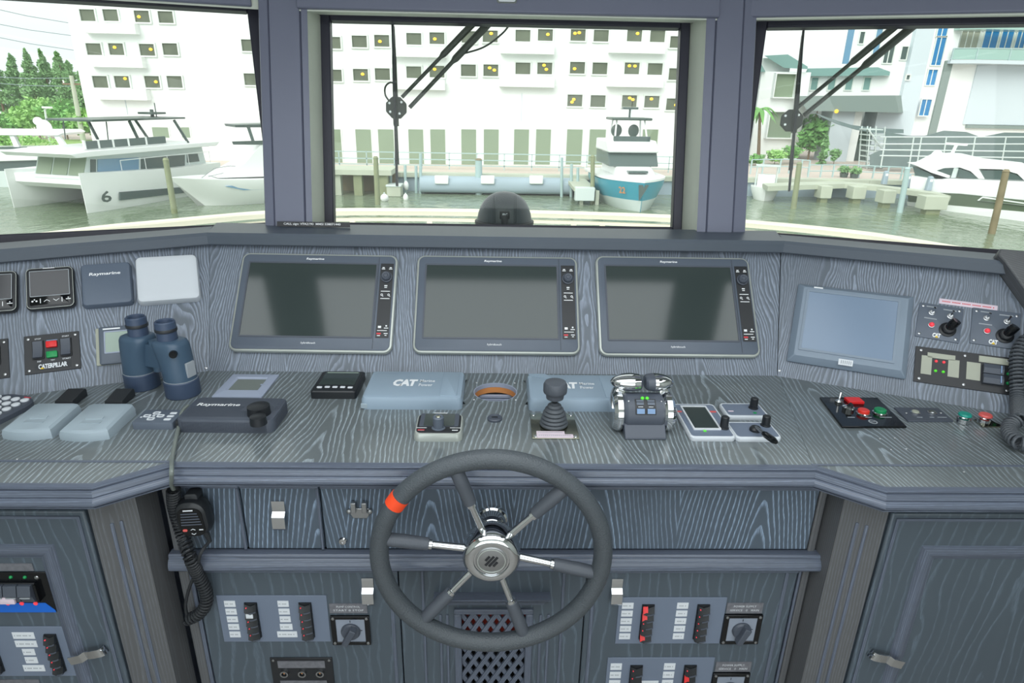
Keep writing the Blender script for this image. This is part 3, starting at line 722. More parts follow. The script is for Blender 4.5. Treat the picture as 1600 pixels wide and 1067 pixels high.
# sun covers on the left panel
F, w, h = on(DL, (129, 418), (205, 413), (211, 477), (130, 484))
t = thing('instrument_cover', 'slate grey moulded instrument cover with white lettering on the left dash', 'cover', F)
q = lambda d, z: [(x, y, z) for x, y in rr(0, 0, w-2*d, h-2*d, .010-d*.5, 5)]
MB().stack([q(0, 0), q(.0005, .014), q(.003, .019), q(.007, .0205)]).build('cover_shell', 'slate_cover', t)
MB().text('Raymarine', -.002, h*.22, w*.62, .0105, .0206, sh=0).build('lettering', 'white_print', t)
rib = MB()
for k in range(26):
    y = -h*.45+k*h*.9/26
    for s_ in (-1, 1): rib.box(s_*(w/2-.001)-.0012, s_*(w/2-.001)+.0012, y, y+.0012, .003, .0145)
rib.build('grip_ribs', 'slate_cover', t)
F, w, h = on(DL, (213, 407), (309, 402), (315, 471), (216, 479))
t = thing('instrument_cover', 'plain white rounded instrument cover on the left dash', 'cover', F)
q = lambda d, z: [(x, y, z) for x, y in rr(0, 0, w-2*d, h-2*d, .013-d*.5, 6)]
MB().stack([q(0, 0), q(.0005, .015), q(.003, .021), q(.009, .0235), q(.02, .0242)]).build('cover_shell', 'white_cover', t)

# engine stop / start switch panels
def engine_panel(corner, label):
    F, w, h = on(DL, *corner)
    t = thing('engine_switch_panel', label, 'switch panel', F, 'black engine switch panels at the left')
    MB().box(-w/2, w/2, -h/2, h/2, 0, .003).build('face_plate', 'panel_black', t, bevel=.0008)
    screws(t, w, h, .0085)
    for x in (-w*.25, w*.25):
        s_ = MB().box(x-w*.105, x+w*.105, -h*.14, h*.34, .003, .006).build('rocker_switch', 'black_plastic', t, bevel=.001)
        MB().stack([[(x+a*w*.085, y, z) for y, z in ((-h*.12, .005), (-h*.12, .0125), (h*.10, .0075), (h*.31, .0095), (h*.31, .005))] for a in (-1, 1)]).build('rocker', 'grey_plastic', s_)
    MB().slab(-w*.005, h*.21, w*.20, h*.165, .002, .003, .009, .0015).build('stop_lamp', 'switch_red', t)
    MB().slab(-w*.005, -h*.06, w*.20, h*.165, .002, .003, .009, .0015).build('run_lamp', 'switch_green', t)
    MB().box(-w*.10, w*.10, h*.315, h*.335, .003, .0034).build('blue_mark', 'button_blue', t)
    MB().text('STOP', -w*.25, h*.395, w*.11, h*.04, .003).text('START', w*.25, h*.395, w*.13, h*.04, .003).text('START', w*.25, -h*.20, w*.15, h*.04, .003).text('DISP', -w*.24, -h*.20, w*.07, h*.04, .003).text('TEST', 0, -h*.20, w*.08, h*.03, .003).build('legends', 'label_white', t)
    MB().text('CATERPILLAR', 0, -h*.34, w*.52, h*.125, .0032).build('lettering', 'label_white', t)
    MB().box(-w*.33, w*.33, -h*.43, -h*.25, .0026, .0031).build('name_plate', 'dark_print', t)
    MB().prism([(-w*.235+.001, -h*.405), (-w*.155, -h*.405), (-w*.195, -h*.355)], .003, .0042).build('yellow_mark', 'yellow_print', t)
engine_panel(((38, 527), (124, 517), (127, 576), (39, 586)), 'black engine switch panel with red and green lamps, fully in view')
engine_panel(((-74, 539), (14, 529), (15, 590), (-74, 602)), 'black engine switch panel cut off at the left picture edge')

# small LCD instrument behind the binoculars
F, w, h = on(DL, (149, 515), (212, 509), (217, 566), (152, 572))
t = thing('lcd_instrument', 'small grey framed instrument with green LCD half hidden behind the binoculars', 'instrument', F)
MB().slab(0, 0, w, h, .003, 0, .004, .001).build('flange', 'label_beige', t)
q = lambda d, z: [(x, y, z) for x, y in rr(.003, 0, w-.010-2*d, h-2*d, .004, 3)]
MB().stack([q(0, .003), q(0, .010), q(.004, .013)]).build('housing', 'slate_plastic', t)
MB().box(-w*.26, w*.40, -h*.22, h*.34, .012, .0135).build('lcd', 'lcd_green', t)
MB().box(-w*.30, w*.12, h*.41, h*.445, .0125, .0134).build('lettering', 'white_print', t)
MB().ring(rr(w*.07, h*.06, w*.70, h*.60, .002), rr(w*.07, h*.06, w*.64, h*.54, .001), .012, .0145).build('lcd_surround', 'lavender_frame', t)

# grey touchscreen monitor on the right panel
F, w, h = on(DR, (1246, 444), (1424, 466), (1418, 593), (1230, 566))
t = thing('touchscreen_monitor', 'grey framed touchscreen monitor with a blue-grey blank screen', 'monitor', F)
q = lambda d, z: [(x, y, z) for x, y in rr(0, 0, w-2*d, h-2*d, .004, 3)]
MB().stack([q(.001, 0), q(0, .006), q(.0015, .009), q(.014, .022), q(.017, .0225)]).build('bezel', 'monitor_grey', t)
sx, sy = w*.76, h*.72
MB().ring(rr(-.004, .004, sx+.012, sy+.012, .003), rr(-.004, .004, sx, sy, .002), .020, .0245).build('screen_surround', 'monitor_grey', t)
MB().box(-sx/2-.004, sx/2-.004, -sy/2+.004, sy/2+.004, .020, .0232).build('screen', 'screen_blue', t)
b = MB().box(-w*.065, w*.055, -h*.475, -h*.405, .0195, .0232); b.build('sticker', 'label_white', t)
b = MB()
for k in range(6): b.box(-w*.045+k*w*.016, -w*.045+k*w*.016+.002, -h*.46, -h*.42, .0231, .0235)
b.build('sticker_print', 'grey_print', t)
MB().box(-w*.36, -w*.28, h*.435, h*.45, .0215, .0228).build('lettering', 'white_print', t)

# engine key panels
def key_panel(corner, label):
    F, w, h = on(DR, *corner)
    t = thing('engine_key_panel', label, 'key panel', F, 'slate engine key panels at the right')
    MB().slab(0, 0, w, h, .002, 0, .003, .0008).build('face_plate', 'slate_plastic', t)
    screws(t, w, h, .0085)
    def toggle(x, y, m='steel'):
        g_ = MB().lathe([(.007, .003), (.007, .005), (.0048, .0055), (.0045, .009)], (x, y, 0), 14).build('toggle_switch', 'steel', t)
        MB().tube([(x, y, .008), (x+.001, y+.003, .016), (x+.002, y+.006, .022)], [.0018, .0026, .0030], 8).build('toggle_lever', 'chrome', g_)
    toggle(-w*.20, h*.24); toggle(w*.22, h*.22)
    l_ = MB().lathe([(.0075, .003), (.0075, .006), (.005, .0065)], (-w*.17, -h*.12, 0), 14).build('warning_lamp', 'steel', t)
    MB().ball((-w*.17, -h*.12, .006), .0062, rz=.008, n=14, m=5, z0=-.2).build('lamp_lens', 'led_red', l_)
    k_ = MB().lathe([(.0185, .003), (.0185, .006), (.014, .008), (.0135, .018), (.011, .020)], (w*.20, -h*.18, 0), 20).build('ignition_switch', 'black_plastic', t)
    MB().tube([(w*.20, -h*.18, .014), (w*.26, -h*.10, .026), (w*.31, -h*.03, .034)], [.010, .0115, .0105], 12).build('ignition_key', 'black_gloss', k_)
    MB().lathe([(.008, .0195), (.006, .022), (.001, .0222)], (w*.20, -h*.18, 0), 14).build('key_barrel', 'chrome', k_)
    b = MB()
    for x, y, ww in ((-w*.22, h*.41, .022), (w*.20, h*.39, .028), (-w*.21, h*.07, .027)): b.box(x-ww/2, x+ww/2, y-.0014, y+.0014, .003, .0034)
    b.build('legends', 'grey_print', t)
    MB().text('CAT', -w*.02, -h*.385, w*.19, h*.13, .003).build('lettering', 'white_print', t)
    MB().prism([(-w*.055, -h*.45), (w*.02, -h*.45), (-w*.0175, -h*.39)], .003, .0042).build('yellow_mark', 'yellow_print', t)
key_panel(((1434, 472), (1503, 483), (1501, 537), (1432, 526)), 'left one of two slate engine key panels, red lamp and black ignition key')
key_panel(((1518, 480), (1594, 491), (1592, 547), (1516, 537)), 'right one of two slate engine key panels, beside the coiled cord')
F, w, h = on(DR, (1468, 466), (1559, 478), (1558, 486), (1467, 474))
t = MB().slab(0, 0, w, h, .0012, 0, .0008, .0002).build('label_strip', 'label_pink', None, M=F)
tag(t, 'narrow pink label strip above the two engine key panels', 'label')
b = MB()
for k in range(36):
    if k % 7 != 6: b.box(-w*.45+k*w*.9/36, -w*.45+(k+.7)*w*.9/36, -.0014, .0014, .0008, .0011)
b.build('lettering', 'red_print', t)
# breaker alarm panel
F, w, h = on(DR, (1430, 540), (1582, 561), (1581, 617), (1427, 597))
t = thing('alarm_panel', 'black alarm panel with beige tape labels, four small lamps and rocker pair', 'switch panel', F)
MB().box(-w/2, w/2, -h/2, h/2, 0, .003).build('face_plate', 'panel_black', t, bevel=.0006)
for x in (-w*.44, w*.02, w*.45):
    for y in (-h*.40, h*.40): MB().lathe([(.0036, .003), (.0032, .004), (.001, .0046)], (x, y, 0), 10).build('screw', 'steel', t)
for x0, x1, y0, y1 in ((-.43, -.32, -.26, .26), (-.37, -.08, .22, .36), (-.15, -.035, -.24, .24), (.04, .18, -.24, .24), (.16, .46, .28, .45)):
    MB().box(x0*w, x1*w, y0*h, y1*h, .003, .0036).build('tape_label', 'label_beige', t)
for x, y, m in ((-.275, .14, 'led_red'), (-.195, .14, 'led_red'), (-.275, -.13, 'led_green'), (-.195, -.13, 'led_green')):
    MB().ball((x*w, y*h, .003), .0036, n=10, m=4, z0=0).build('indicator_lamp', m, t)
for x, y in ((.455, .05), (.455, -.20)): MB().ball((x*w, y*h, .003), .004, n=10, m=4, z0=0).build('indicator_lamp', 'switch_green', t)
for k in (0, 1):
    y0 = .22-.27*k
    r_ = MB().stack([[(x*w, y, z) for y, z in ((y0*h, .003), (y0*h, .012), ((y0-.12)*h, .016), ((y0-.25)*h, .012), ((y0-.25)*h, .003))] for x in (.20, .40)]).build('rocker', 'grey_plastic', t)
    MB().box(.365*w, .375*w, (y0-.22)*h, (y0-.03)*h, .014, .0168).build('rocker_line', 'button_blue', r_)

# call sign strip on the coaming edge
y0_ = 1.7095
p = Y_(432, 357, 1.75); q_ = Y_(548, 356, 1.75)
TS_ = frame((0, 1.741-.028+.0, 0), (1, 0, 0), (0, 0, 1))
CF = frame((-.5, 1.802, 1.2850), (1, 0, 0), (0, .35, 1))
ca_ = at(CF, 433, 357); cb_ = at(CF, 547, 357.5); w = (cb_-ca_).x
yc_ = .0070
t = MB().box(ca_.x, cb_.x, yc_-.0070, yc_+.0070, 0, .0008).build('call_sign_label', 'panel_black', None, M=CF)
tag(t, 'black label strip with white call sign lettering on the window coaming', 'label')
MB().text('call', (ca_.x+cb_.x)/2-.004, yc_, w*.78, .0078, .0008).build('lettering', 'white_print', t)

# ================================================================== ON THE WORKTOP
def wxy(px, py, h=0): p = at(WT, px, py, h); return p.x, p.y
# round keypad at the far left
x, y = wxy(2, 642, .012)
t = thing('remote_keypad', 'dark keypad with round white keys at the far left of the worktop', 'keypad', sub(WT, x-.028, y, 0, R(-12)))
q = lambda d, z: [(a, b, z) for a, b in rr(0, 0, .115-2*d, .16-2*d, .045-d, 8)]
MB().stack([q(0, 0), q(0, .010), q(.003, .014)]).build('case', 'grey_plastic', t)
for r_ in range(6):
    for c_ in range(4):
        MB().stack([[(a, b, z) for a, b in circ(-.036+c_*.024, -.055+r_*.022, rad, 14)] for rad, z in ((.0085, .0135), (.0085, .0165), (.0065, .0175))]).build('key', 'label_white', t)
MB().box(.020, .036, .068, .071, .0138, .0145).build('red_mark', 'red_print', t)

# two pale grey flip covers with straps
def flip_cover(bl, br, tr, tl, label, strap):
    hgt = .024
    a, b, c, d = (V(wxy(*p_, h)) for p_, h in ((bl, 0), (br, 0), (tr, hgt), (tl, hgt)))
    cx, cy = (a+b+c+d)/4; w = ((b-a).length+(c-d).length)/2; h = ((d-a).length+(c-b).length)/2
    ax = ((b-a)+(c-d)); rot = math.atan2(ax.y, ax.x)
    t = thing('flip_cover', label, 'cover', sub(WT, cx, cy, 0, rot), 'pale grey flip covers on the worktop')
    def outl(k, bow):
        pts = []
        for i in range(9):
            u = -1+i/4; pts.append((u*(w/2-k), -h/2+k-bow*(1-u*u)))
        return pts + [(w/2-k, h/2-k-.006), (w/2-k-.006, h/2-k), (-w/2+k+.006, h/2-k), (-w/2+k, h/2-k-.006)]
    rings = []
    for k, z, bw in ((0, 0, .010), (.0, .010, .010), (.002, .018, .010), (.007, .022, .009)):
        rings.append([(x_, y_, z+(.006*(y_+h/2)/h if z > 0 else 0)) for x_, y_ in outl(k, bw)])
    MB().stack(rings).build('lid', 'grey_cover', t)
    mb = MB(); yc = -h*.18
    zt2 = .022+.006*((yc+h/2)/h)
    mb.stack([[(x_, yc+.014, zt2+.0012), (x_, yc+.002, zt2-.0), (x_, yc-.012, zt2+.0004), (x_, yc-.012, zt2-.004), (x_, yc+.014, zt2-.004)] for x_ in (-.02, .02)])
    mb.build('thumb_grip', 'label_white' if 0 else 'grey_cover', t)
    MB().stack([[(x_, yc+.013, zt2+.0028), (x_, yc+.005, zt2+.0016), (x_, yc+.004, zt2-.002), (x_, yc+.013, zt2-.002)] for x_ in (-.017, .017)]).build('grip_lip', 'grey_cover', t)
    sx, sy = wxy(*strap); L = t.matrix_world.inverted() @ V((sx, sy, WTZ))
    s_ = MB().stack([[(L.x+e*.019, L.y+y_, z_) for y_, z_ in ((-.034, .002), (-.030, .015), (.022, .022), (.026, .018), (.026, .002))] for e in (-1, 1)]).build('hinge_bracket', 'rubber', t, bevel=.001)
flip_cover((4, 686), (86, 684), (124, 631), (56, 630), 'left one of two pale grey flip covers, next to the round key keypad', (114, 627))
flip_cover((94, 687), (176, 686), (208, 631), (140, 631), 'right one of two pale grey flip covers, in front of the binoculars', (190, 627))

# small control pad with white arrow keys
a = wxy(204, 671); b = wxy(268, 671); c = wxy(281, 640, .016)
w = b[0]-a[0]; d = c[1]-a[1]
t = thing('control_pad', 'small dark control pad with white arrow keys beside the black radio', 'keypad', sub(WT, (a[0]+b[0])/2+.004, a[1]+d/2))
MB().slab(0, 0, w, d, .004, 0, .016, .0015).build('case', 'slate_plastic', t)
b_ = MB(); z = .016
ox = -.010
for dx, dy in ((0, .013), (0, -.013), (.014, 0), (-.014, 0)):
    b_.ring(rr(ox+dx, dy, .015, .012, .004), rr(ox+dx, dy, .009, .006, .002), z, z+.0012)
b_.prism(circ(ox, 0, .003, 10), z, z+.0012)
for dy in (-.015, -.001, .013): b_.slab(w*.30, dy, .014, .008, .002, z, z+.0012, .0004)
b_.prism(circ(-w*.40, -.006, .0022, 10), z, z+.0008)
b_.build('keys', 'label_white', t)

# ribbed black radio with knobs
a = wxy(276, 676); b = wxy(424, 678); c = wxy(442, 627, .022); e = wxy(305, 624, .022)
w = b[0]-a[0]+.004; d = (c[1]+e[1])/2-a[1]
RF = sub(WT, (a[0]+b[0])/2+.002, a[1]+d/2, 0, R(-.6))
t = thing('radio_unit', 'ribbed black marine radio cover with white lettering and two knobs', 'radio', RF)
MB().slab(0, 0, w, d, .016, 0, .030, .004, 6).build('case', 'grey_plastic', t)
rib = MB()
for k in range(34):
    y_ = -d*.44+k*d*.88/34
    rib.box(w/2-.0016, w/2+.0012, y_, y_+.0016, .003, .026) if abs(y_) < d/2-.016 else None
for k in range(64):
    x_ = -w*.44+k*w*.88/64; rib.box(x_, x_+.0013, -d/2-.0008, -d/2+.001, .003, .025)
for k in range(16):
    y_ = -d*.36+k*d*.028; rib.box(-w*.46, w*.30 if k < 9 else w*.1, y_, y_+.0012, .029, .0306)
for k in range(12):
    y_ = -d*.05+k*d*.04; rib.box(w*.44, w*.485, y_, y_+.0018, .027, .0306)
rib.build('ribs', 'grey_plastic', t)
lx, ly = at(RF, 341, 634, .030).x, at(RF, 341, 633, .030).y
MB().text('Raymarine', lx, ly, w*.46, .0165, .0302, .0006).build('lettering', 'white_print', t)
for px, py, r_, hh in ((404, 638, .0235, .018), (403, 653, .0165, .016)):
    p = at(RF, px, py, .042)
    MB().lathe([(r_*1.02, .029), (r_, .034), (r_*.96, .030+hh), (r_*.7, .0315+hh), (r_*.1, .032+hh)], (p.x, p.y, 0), 22).build('knob', 'black_plastic', t)
MB().box(-w*.5-.006, -w*.5+.022, -d*.42, -d*.10, 0, .020).build('plug_housing', 'rubber', t, bevel=.003)
p0 = RF @ V((-w*.5+.010, -d*.05, .026))

# lavender framed LCD set in the worktop
a, b, c, e = (V(wxy(*p_)) for p_ in ((333, 622), (412, 622), (434, 587), (362, 586)))
w = ((b-a).length+(c-e).length)/2; d = ((e-a).length+(c-b).length)/2; m_ = (a+b+c+e)/4
t = thing('framed_lcd', 'lavender grey framed LCD set flush in worktop behind the black radio', 'instrument', sub(WT, m_.x, m_.y))
q = lambda k, z: [(x_, y_, z) for x_, y_ in rr(0, 0, w-2*k, d-2*k, .003, 3)]
i_ = lambda k, z: [(x_, y_, z) for x_, y_ in rr(0, .004, w*.60-2*k, d*.52-2*k, .002, 3)]
MB().stack([q(0, 0), q(0, .003), q(.006, .005), i_(-.004, .006), i_(.0, .002), i_(0, 0)], closed=True).build('frame', 'lavender_frame', t)
MB().box(-w*.3, w*.3, -d*.24, d*.28, 0, .0022).build('lcd', 'lcd_olive', t)
MB().slab(w*.33, -d*.02, .008, .006, .001, .005, .0068, .0004).build('key', 'lavender_frame', t)

# small black display with five keys
a, b = wxy(484, 623), wxy(555, 624); c = wxy(567, 580, .02); e = wxy(503, 579, .02)
w = b[0]-a[0]; d = (c[1]+e[1])/2-a[1]
t = thing('instrument_display', 'small black display with five white keys lying on the worktop', 'display', sub(WT, (a[0]+b[0])/2+.002, a[1]+d/2))
q = lambda k, z: [(x_, y_, z) for x_, y_ in rr(0, 0, w-2*k, d-2*k, .006, 4)]
MB().stack([q(0, 0), q(0, .017), q(.002, .0195), q(.004, .020)]).build('housing', 'black_plastic', t)
MB().box(-w*.40, w*.40, -d*.20, d*.42, .0195, .0204).build('screen', 'screen_glass', t)
for k in range(5): MB().slab(-w*.34+k*w*.17, -d*.33+(.002 if 0 < k < 4 else 0), .012, .008, .0025, .0195, .0215, .0006).build('key', 'label_white', t)
MB().box(-w*.36, w*.36, d*.385, d*.415, .0203, .0208).build('screen_edge', 'lcd_green', t)

# blue-grey engine display covers
def engine_cover(a, b, c, e, label, hinge):
    hh = .030
    a, b = V(wxy(*a)), V(wxy(*b)); c, e = V(wxy(*c, hh)), V(wxy(*e, hh))
    w = ((b-a).length+(c-e).length)/2; d = ((e-a).length+(c-b).length)/2; m_ = (a+b+c+e)/4
    t = thing('engine_display_cover', label, 'cover', sub(WT, m_.x, m_.y), 'blue-grey lettered covers on the worktop')
    q = lambda k, z: [(x_, y_, z) for x_, y_ in rr(0, 0, w-2*k, d-2*k, .012-k*.6, 5)]
    MB().stack([q(0, 0), q(0, .020), q(.003, .028), q(.008, .030)]).build('shell', 'blue_grey_cover', t)
    MB().text('CAT', -w*.105, d*.02, w*.25, d*.25, .0302).text('Marine', w*.12, d*.095, w*.155, d*.095, .0302).text('Power', w*.11, -d*.055, w*.14, d*.095, .0302).build('lettering', 'white_print', t)
    if hinge > 0:
        MB().slab(w*.36, 0, w*.17, d*.86, .003, .029, .0315, .0008).build('end_pad', 'blue_grey_cover', t)
        MB().box(-w/2-.0005, -w/2+.014, -d/2-.0005, -d/2+.004, .002, .014).build('corner_tab', 'grey_cover', t, bevel=.001)
    else:
        MB().prism([(-w/2+.004, d/2-.004), (-w*.30, d/2-.004), (-w*.18, d*.20), (-w/2+.006, d*.42)], .029, .0312).build('end_pad', 'blue_grey_cover', t)
        MB().slab(w*.36, 0, w*.17, d*.86, .003, .029, .0315, .0008).build('end_pad', 'blue_grey_cover', t)
engine_cover((566, 640), (722, 640), (727, 580), (581, 578), 'left one of two blue-grey lettered covers, behind the small jog dial display', 1)
engine_cover((826, 640), (985, 646), (965, 585), (823, 583), 'right one of two blue-grey lettered covers, partly hidden behind the joystick', -1)

# autopilot control with jog dial
a, b = wxy(646, 690), wxy(722, 690); c = wxy(723, 641, .03); e = wxy(652, 641, .03)
w = b[0]-a[0]; d = (c[1]+e[1])/2-a[1]
t = thing('autopilot_control', 'silver edged autopilot control with jog dial, above the steering wheel', 'control', sub(WT, (a[0]+b[0])/2, a[1]+d/2))
q = lambda k, z, f=1: [(x_, y_, z+(.006*(y_/d+.5) if f else 0)) for x_, y_ in rr(0, 0, w-2*k, d-2*k, .012, 5)]
MB().stack([q(0, 0, 0), q(0, .010), q(.002, .016), q(.005, .0175)]).build('housing', 'bezel_rim', t)
MB().stack([q(.004, .016), q(.005, .0185), q(.007, .0195)]).build('front_glass', 'panel_black', t)
MB().stack([[(x_, y_, z+.006*(y_/d+.5)) for x_, y_ in rr(0, d*.12, w*.82, d*.62, .003, 3)] for z in (.019, .0198)]).build('screen_bezel', 'grey_plastic', t)
MB().stack([[(x_, y_, z+.006*(y_/d+.5)) for x_, y_ in rr(0, d*.12, w*.64, d*.58, .003, 3)] for z in (.0195, .0202)]).build('screen', 'screen_glass', t)
k_ = MB().lathe([(.0145, .019), (.0145, .021), (.011, .022), (.0115, .044), (.0095, .0465), (.006, .046)], (0, -d*.22, 0), 22).build('jog_dial', 'slate_plastic', t)
MB().lathe([(.006, .0455), (.004, .0472), (.001, .0475)], (0, -d*.22, 0), 14).build('dial_cap', 'steel_mirror', k_)
b_ = MB()
for s_ in (-1, 1):
    x_ = s_*w*.35
    b_.box(x_-.011, x_+.011, -d*.27, -d*.25, .0215, .0218).box(x_-.006, x_+.006, -d*.38, -d*.35, .0205, .0210)
b_.build('legends', 'white_print', t)
MB().box(-w*.42, -w*.28, -d*.38, -d*.34, .0208, .0213).build('standby_legend', 'red_print', t)
MB().box(-.014, .014, d*.475, d*.492, .022, .0245).build('lettering', 'white_print', t)

# round plug cap
x, y = wxy(773, 655)
t = thing('deck_plug', 'round slotted dark plug cap set in the worktop below the cut-out', 'cap', sub(WT, x, y))
MB().lathe([(.0165, 0), (.0165, .004), (.0145, .006), (.012, .0055), (.011, .0045), (.0005, .0045)], n=28).build('cap', 'grey_plastic', t)
MB().slab(0, .001, .014, .005, .002, .0044, .0056, .0003).build('slot', 'dark_print', t)

# joystick with bellows on its steel plate
a, b, c, e = (V(wxy(*p_)) for p_ in ((830, 687), (905, 686), (897, 648), (829, 647)))
w = ((b-a).length+(c-e).length)/2; d = ((e-a).length+(c-b).length)/2; m_ = (a+b+c+e)/4
t = thing('joystick', 'thruster joystick with ribbed grey bellows on a square steel plate', 'joystick', sub(WT, m_.x, m_.y))
MB().box(-w/2, w/2, -d/2, d/2, 0, .003).build('base_plate', 'steel_mirror', t, bevel=.0008)
screws(t, w, d, .008, r=.0045, m='chrome')
prof_ = [(.029, .003)]
for k in range(6):
    r_ = .030-.0022*k if k < 4 else .0195-(k-4)*.005
    z = .006+k*.0080
    prof_ += [(r_+.001, z), (r_, z+.0036), (r_-.005, z+.0054), (r_-.0045, z+.0068)]
prof_ += [(.008, .0545), (.006, .056)]
oy = .004
MB().lathe(prof_, (0, oy, 0), 28).build('bellows', 'bellows_rubber', t, sharp=60)
MB().cyl((0, oy, .052), (0, oy, .066), .0058, n=12).build('shaft', 'black_gloss', t)
MB().lathe([(.012, .062), (.0185, .066), (.0195, .074), (.0205, .0775), (.0248, .080), (.0255, .084), (.0255, .097), (.0225, .103), (.012, .1055), (.001, .106)], (0, oy, 0), 28).build('knob', 'grip_rubber', t, sharp=50)
for x0, x1, y0, y1 in ((-w*.40, w*.20, -d*.27, -d*.385), (-w*.40, w*.37, -d*.385, -d*.49)):
    l_ = MB().slab((x0+x1)/2, (y0+y1)/2, x1-x0, abs(y1-y0), .001, .003, .0055, .0003).build('label_tape', 'label_pink', t)
    b_ = MB()
    for k in range(16): b_.box(x0+.004+k*(x1-x0-.008)/16, x0+.004+(k+.6)*(x1-x0-.008)/16, (y0+y1)/2-.001, (y0+y1)/2+.001, .0055, .0058)
    b_.build('lettering', 'grey_print', l_)

# twin engine throttle head
a = V(wxy(958, 686)); b = V(wxy(1056, 687)); m_ = (a+b)/2
F = sub(WT, m_.x+.002, m_.y+.055)
t = thing('throttle_control', 'chrome twin lever engine throttle with black control drum', 'throttle', F)
W2 = (b-a).length/2
rd = .040; zc = .038
def drum(x0, x1, r, name, m, n=32, ch=.004):
    MB().stack([[(x_, rr_*math.cos(2*PI*i/n), zc+rr_*math.sin(2*PI*i/n)) for i in range(n)] for x_, rr_ in ((x0, r-ch), (x0+ch, r), (x1-ch, r), (x1, r-ch))]).build(name, m, t)
drum(-W2*.62, W2*.62, rd, 'control_drum', 'slate_plastic' if 0 else 'grey_plastic')
for s_ in (-1, 1):
    drum(min(s_*W2*.60, s_*W2*.98), max(s_*W2*.60, s_*W2*.98), rd+.003, 'lever_hub', 'chrome', ch=.007)
MB().stack([[(x_, y_, z_) for y_, z_ in ((-.058, 0), (-.058, .004), (-.036, .026), (.036, .026), (.050, 0))] for x_ in (-W2*.66, W2*.66)]).build('base_block', 'grey_plastic', t, bevel=.002)
for s_ in (-1, 1):
    # lever rises from the hub and carries a handle pointing inward
    def lring(xo, y, z, wx, dy):
        return [(s_*xo+cx, y+cy*.7, z+cy*.3) for cx, cy in rr(0, 0, wx, dy, min(wx, dy)*.35, 3)]
    L = MB().stack([lring(W2*.80, .004, .058, .030, .060), lring(W2*.78, .012, .071, .026, .044), lring(W2*.72, .018, .082, .022, .034), lring(W2*.66, .020, .091, .022, .030)]).build('lever', 'chrome', t)
    hx0, hx1 = s_*W2*1.04, s_*W2*(.09 if s_ < 0 else .15)
    rings = []
    for k in range(13):
        u = k/12; x_ = hx0+(hx1-hx0)*u; q_ = math.sqrt(max(.015, 1-(1-min(1, u*1.35))**2)); q_ *= 1-.12*max(0, u-.75)*4
        rings.append([(x_, .020+.024*q_*math.copysign(abs(math.cos(2*PI*i/24))**.8, math.cos(2*PI*i/24)), .097+.0175*q_*math.copysign(abs(math.sin(2*PI*i/24))**.8, math.sin(2*PI*i/24))) for i in range(24)])
    n_in = 12 if s_ < 0 else 9
    MB().stack(rings[:n_in+1]).build('lever_handle', 'chrome', L)
    MB().stack([[(p_[0], .020+(p_[1]-.020)*.995, .097+(p_[2]-.097)*.995) for p_ in r_] for r_ in rings[n_in:]]+[[(rings[-1][0][0]-s_*.004, .020+(p_[1]-.020)*.8, .097+(p_[2]-.097)*.8) for p_ in rings[-1]]]).build('handle_end', 'grey_plastic', L)
def drum_pt(x_, ang, lift=.0006): return (x_, -(rd+lift)*math.cos(R(ang)), zc+(rd+lift)*math.sin(R(ang)))
def drum_patch(x0, x1, a0, a1, lift=.0012):
    mb = MB(); st_ = 4
    mb.stack([[drum_pt(x0, a0+(a1-a0)*k/st_, lift), drum_pt(x1, a0+(a1-a0)*k/st_, lift), drum_pt(x1, a0+(a1-a0)*k/st_, -.004), drum_pt(x0, a0+(a1-a0)*k/st_, -.004)] for k in range(st_+1)]); return mb
drum_patch(-W2*.33, W2*.33, 16, 64, .0012).build('key_field', 'black_plastic', t)
for s_ in (-1, 1):
    drum_patch(min(s_*.003, s_*W2*.29), max(s_*.003, s_*W2*.29), 19, 33, .003).build('blue_key', 'button_blue', t)
    drum_patch(min(s_*.004, s_*W2*.29), max(s_*.004, s_*W2*.29), 44, 52, .0026).build('key', 'slate_plastic', t)
    drum_patch(min(s_*.004, s_*W2*.29), max(s_*.004, s_*W2*.29), 54, 60, .0026).build('key', 'slate_plastic', t)
    drum_patch(min(s_*.006, s_*W2*.24), max(s_*.006, s_*W2*.24), 38, 39.5, .0018).build('key_line', 'label_white', t)
    p_ = drum_pt(s_*.005, 67, .001); MB().ball(p_, .004, n=10, m=6).build('lamp', 'led_green', t)
    p_ = drum_pt(s_*W2*.52, 57, .0005); MB().ball(p_, .0022, n=8, m=4).build('screw', 'chrome', t)

# thruster display and two joystick panels, white edged
def flush_panel(a, b, c, e, label, hh=.012, name='thruster_panel', cat='control'):
    a, b = V(wxy(*a)), V(wxy(*b)); c, e = V(wxy(*c, hh)), V(wxy(*e, hh))
    w = ((b-a).length+(c-e).length)/2; d = ((e-a).length+(c-b).length)/2; m_ = (a+b+c+e)/4
    t = thing(name, label, cat, sub(WT, m_.x, m_.y))
    q = lambda k, z: [(x_, y_, z) for x_, y_ in rr(0, 0, w-2*k, d-2*k, .009-k*.4, 5)]
    MB().stack([q(.001, 0), q(0, .003), q(0, .009), q(.0015, .0115), q(.0035, .0115), q(.004, .0105)]).build('frame', 'white_cover', t)
    MB().stack([q(.0038, .009), q(.0042, .0112)]).build('face', 'panel_alu', t)
    return t, w, d
def pot(t, x, y, r=.0085, h=.026):
    MB().lathe([(r*1.25, .011), (r*1.25, .013), (r*1.05, .014), (r, .011+h), (r*.8, .0125+h), (r*.05, .013+h)], (x, y, 0), 18).build('knob', 'black_plastic', t)
t, w, d = flush_panel((1072, 690), (1146, 690), (1118, 631), (1056, 630), 'white edged thruster display with one knob, right of the throttle')
MB().ring(rr(-w*.04, d*.05, w*.62, d*.72, .002), rr(-w*.04, d*.05, w*.55, d*.66, .001), .011, .014).build('screen_edge', 'label_white', t)
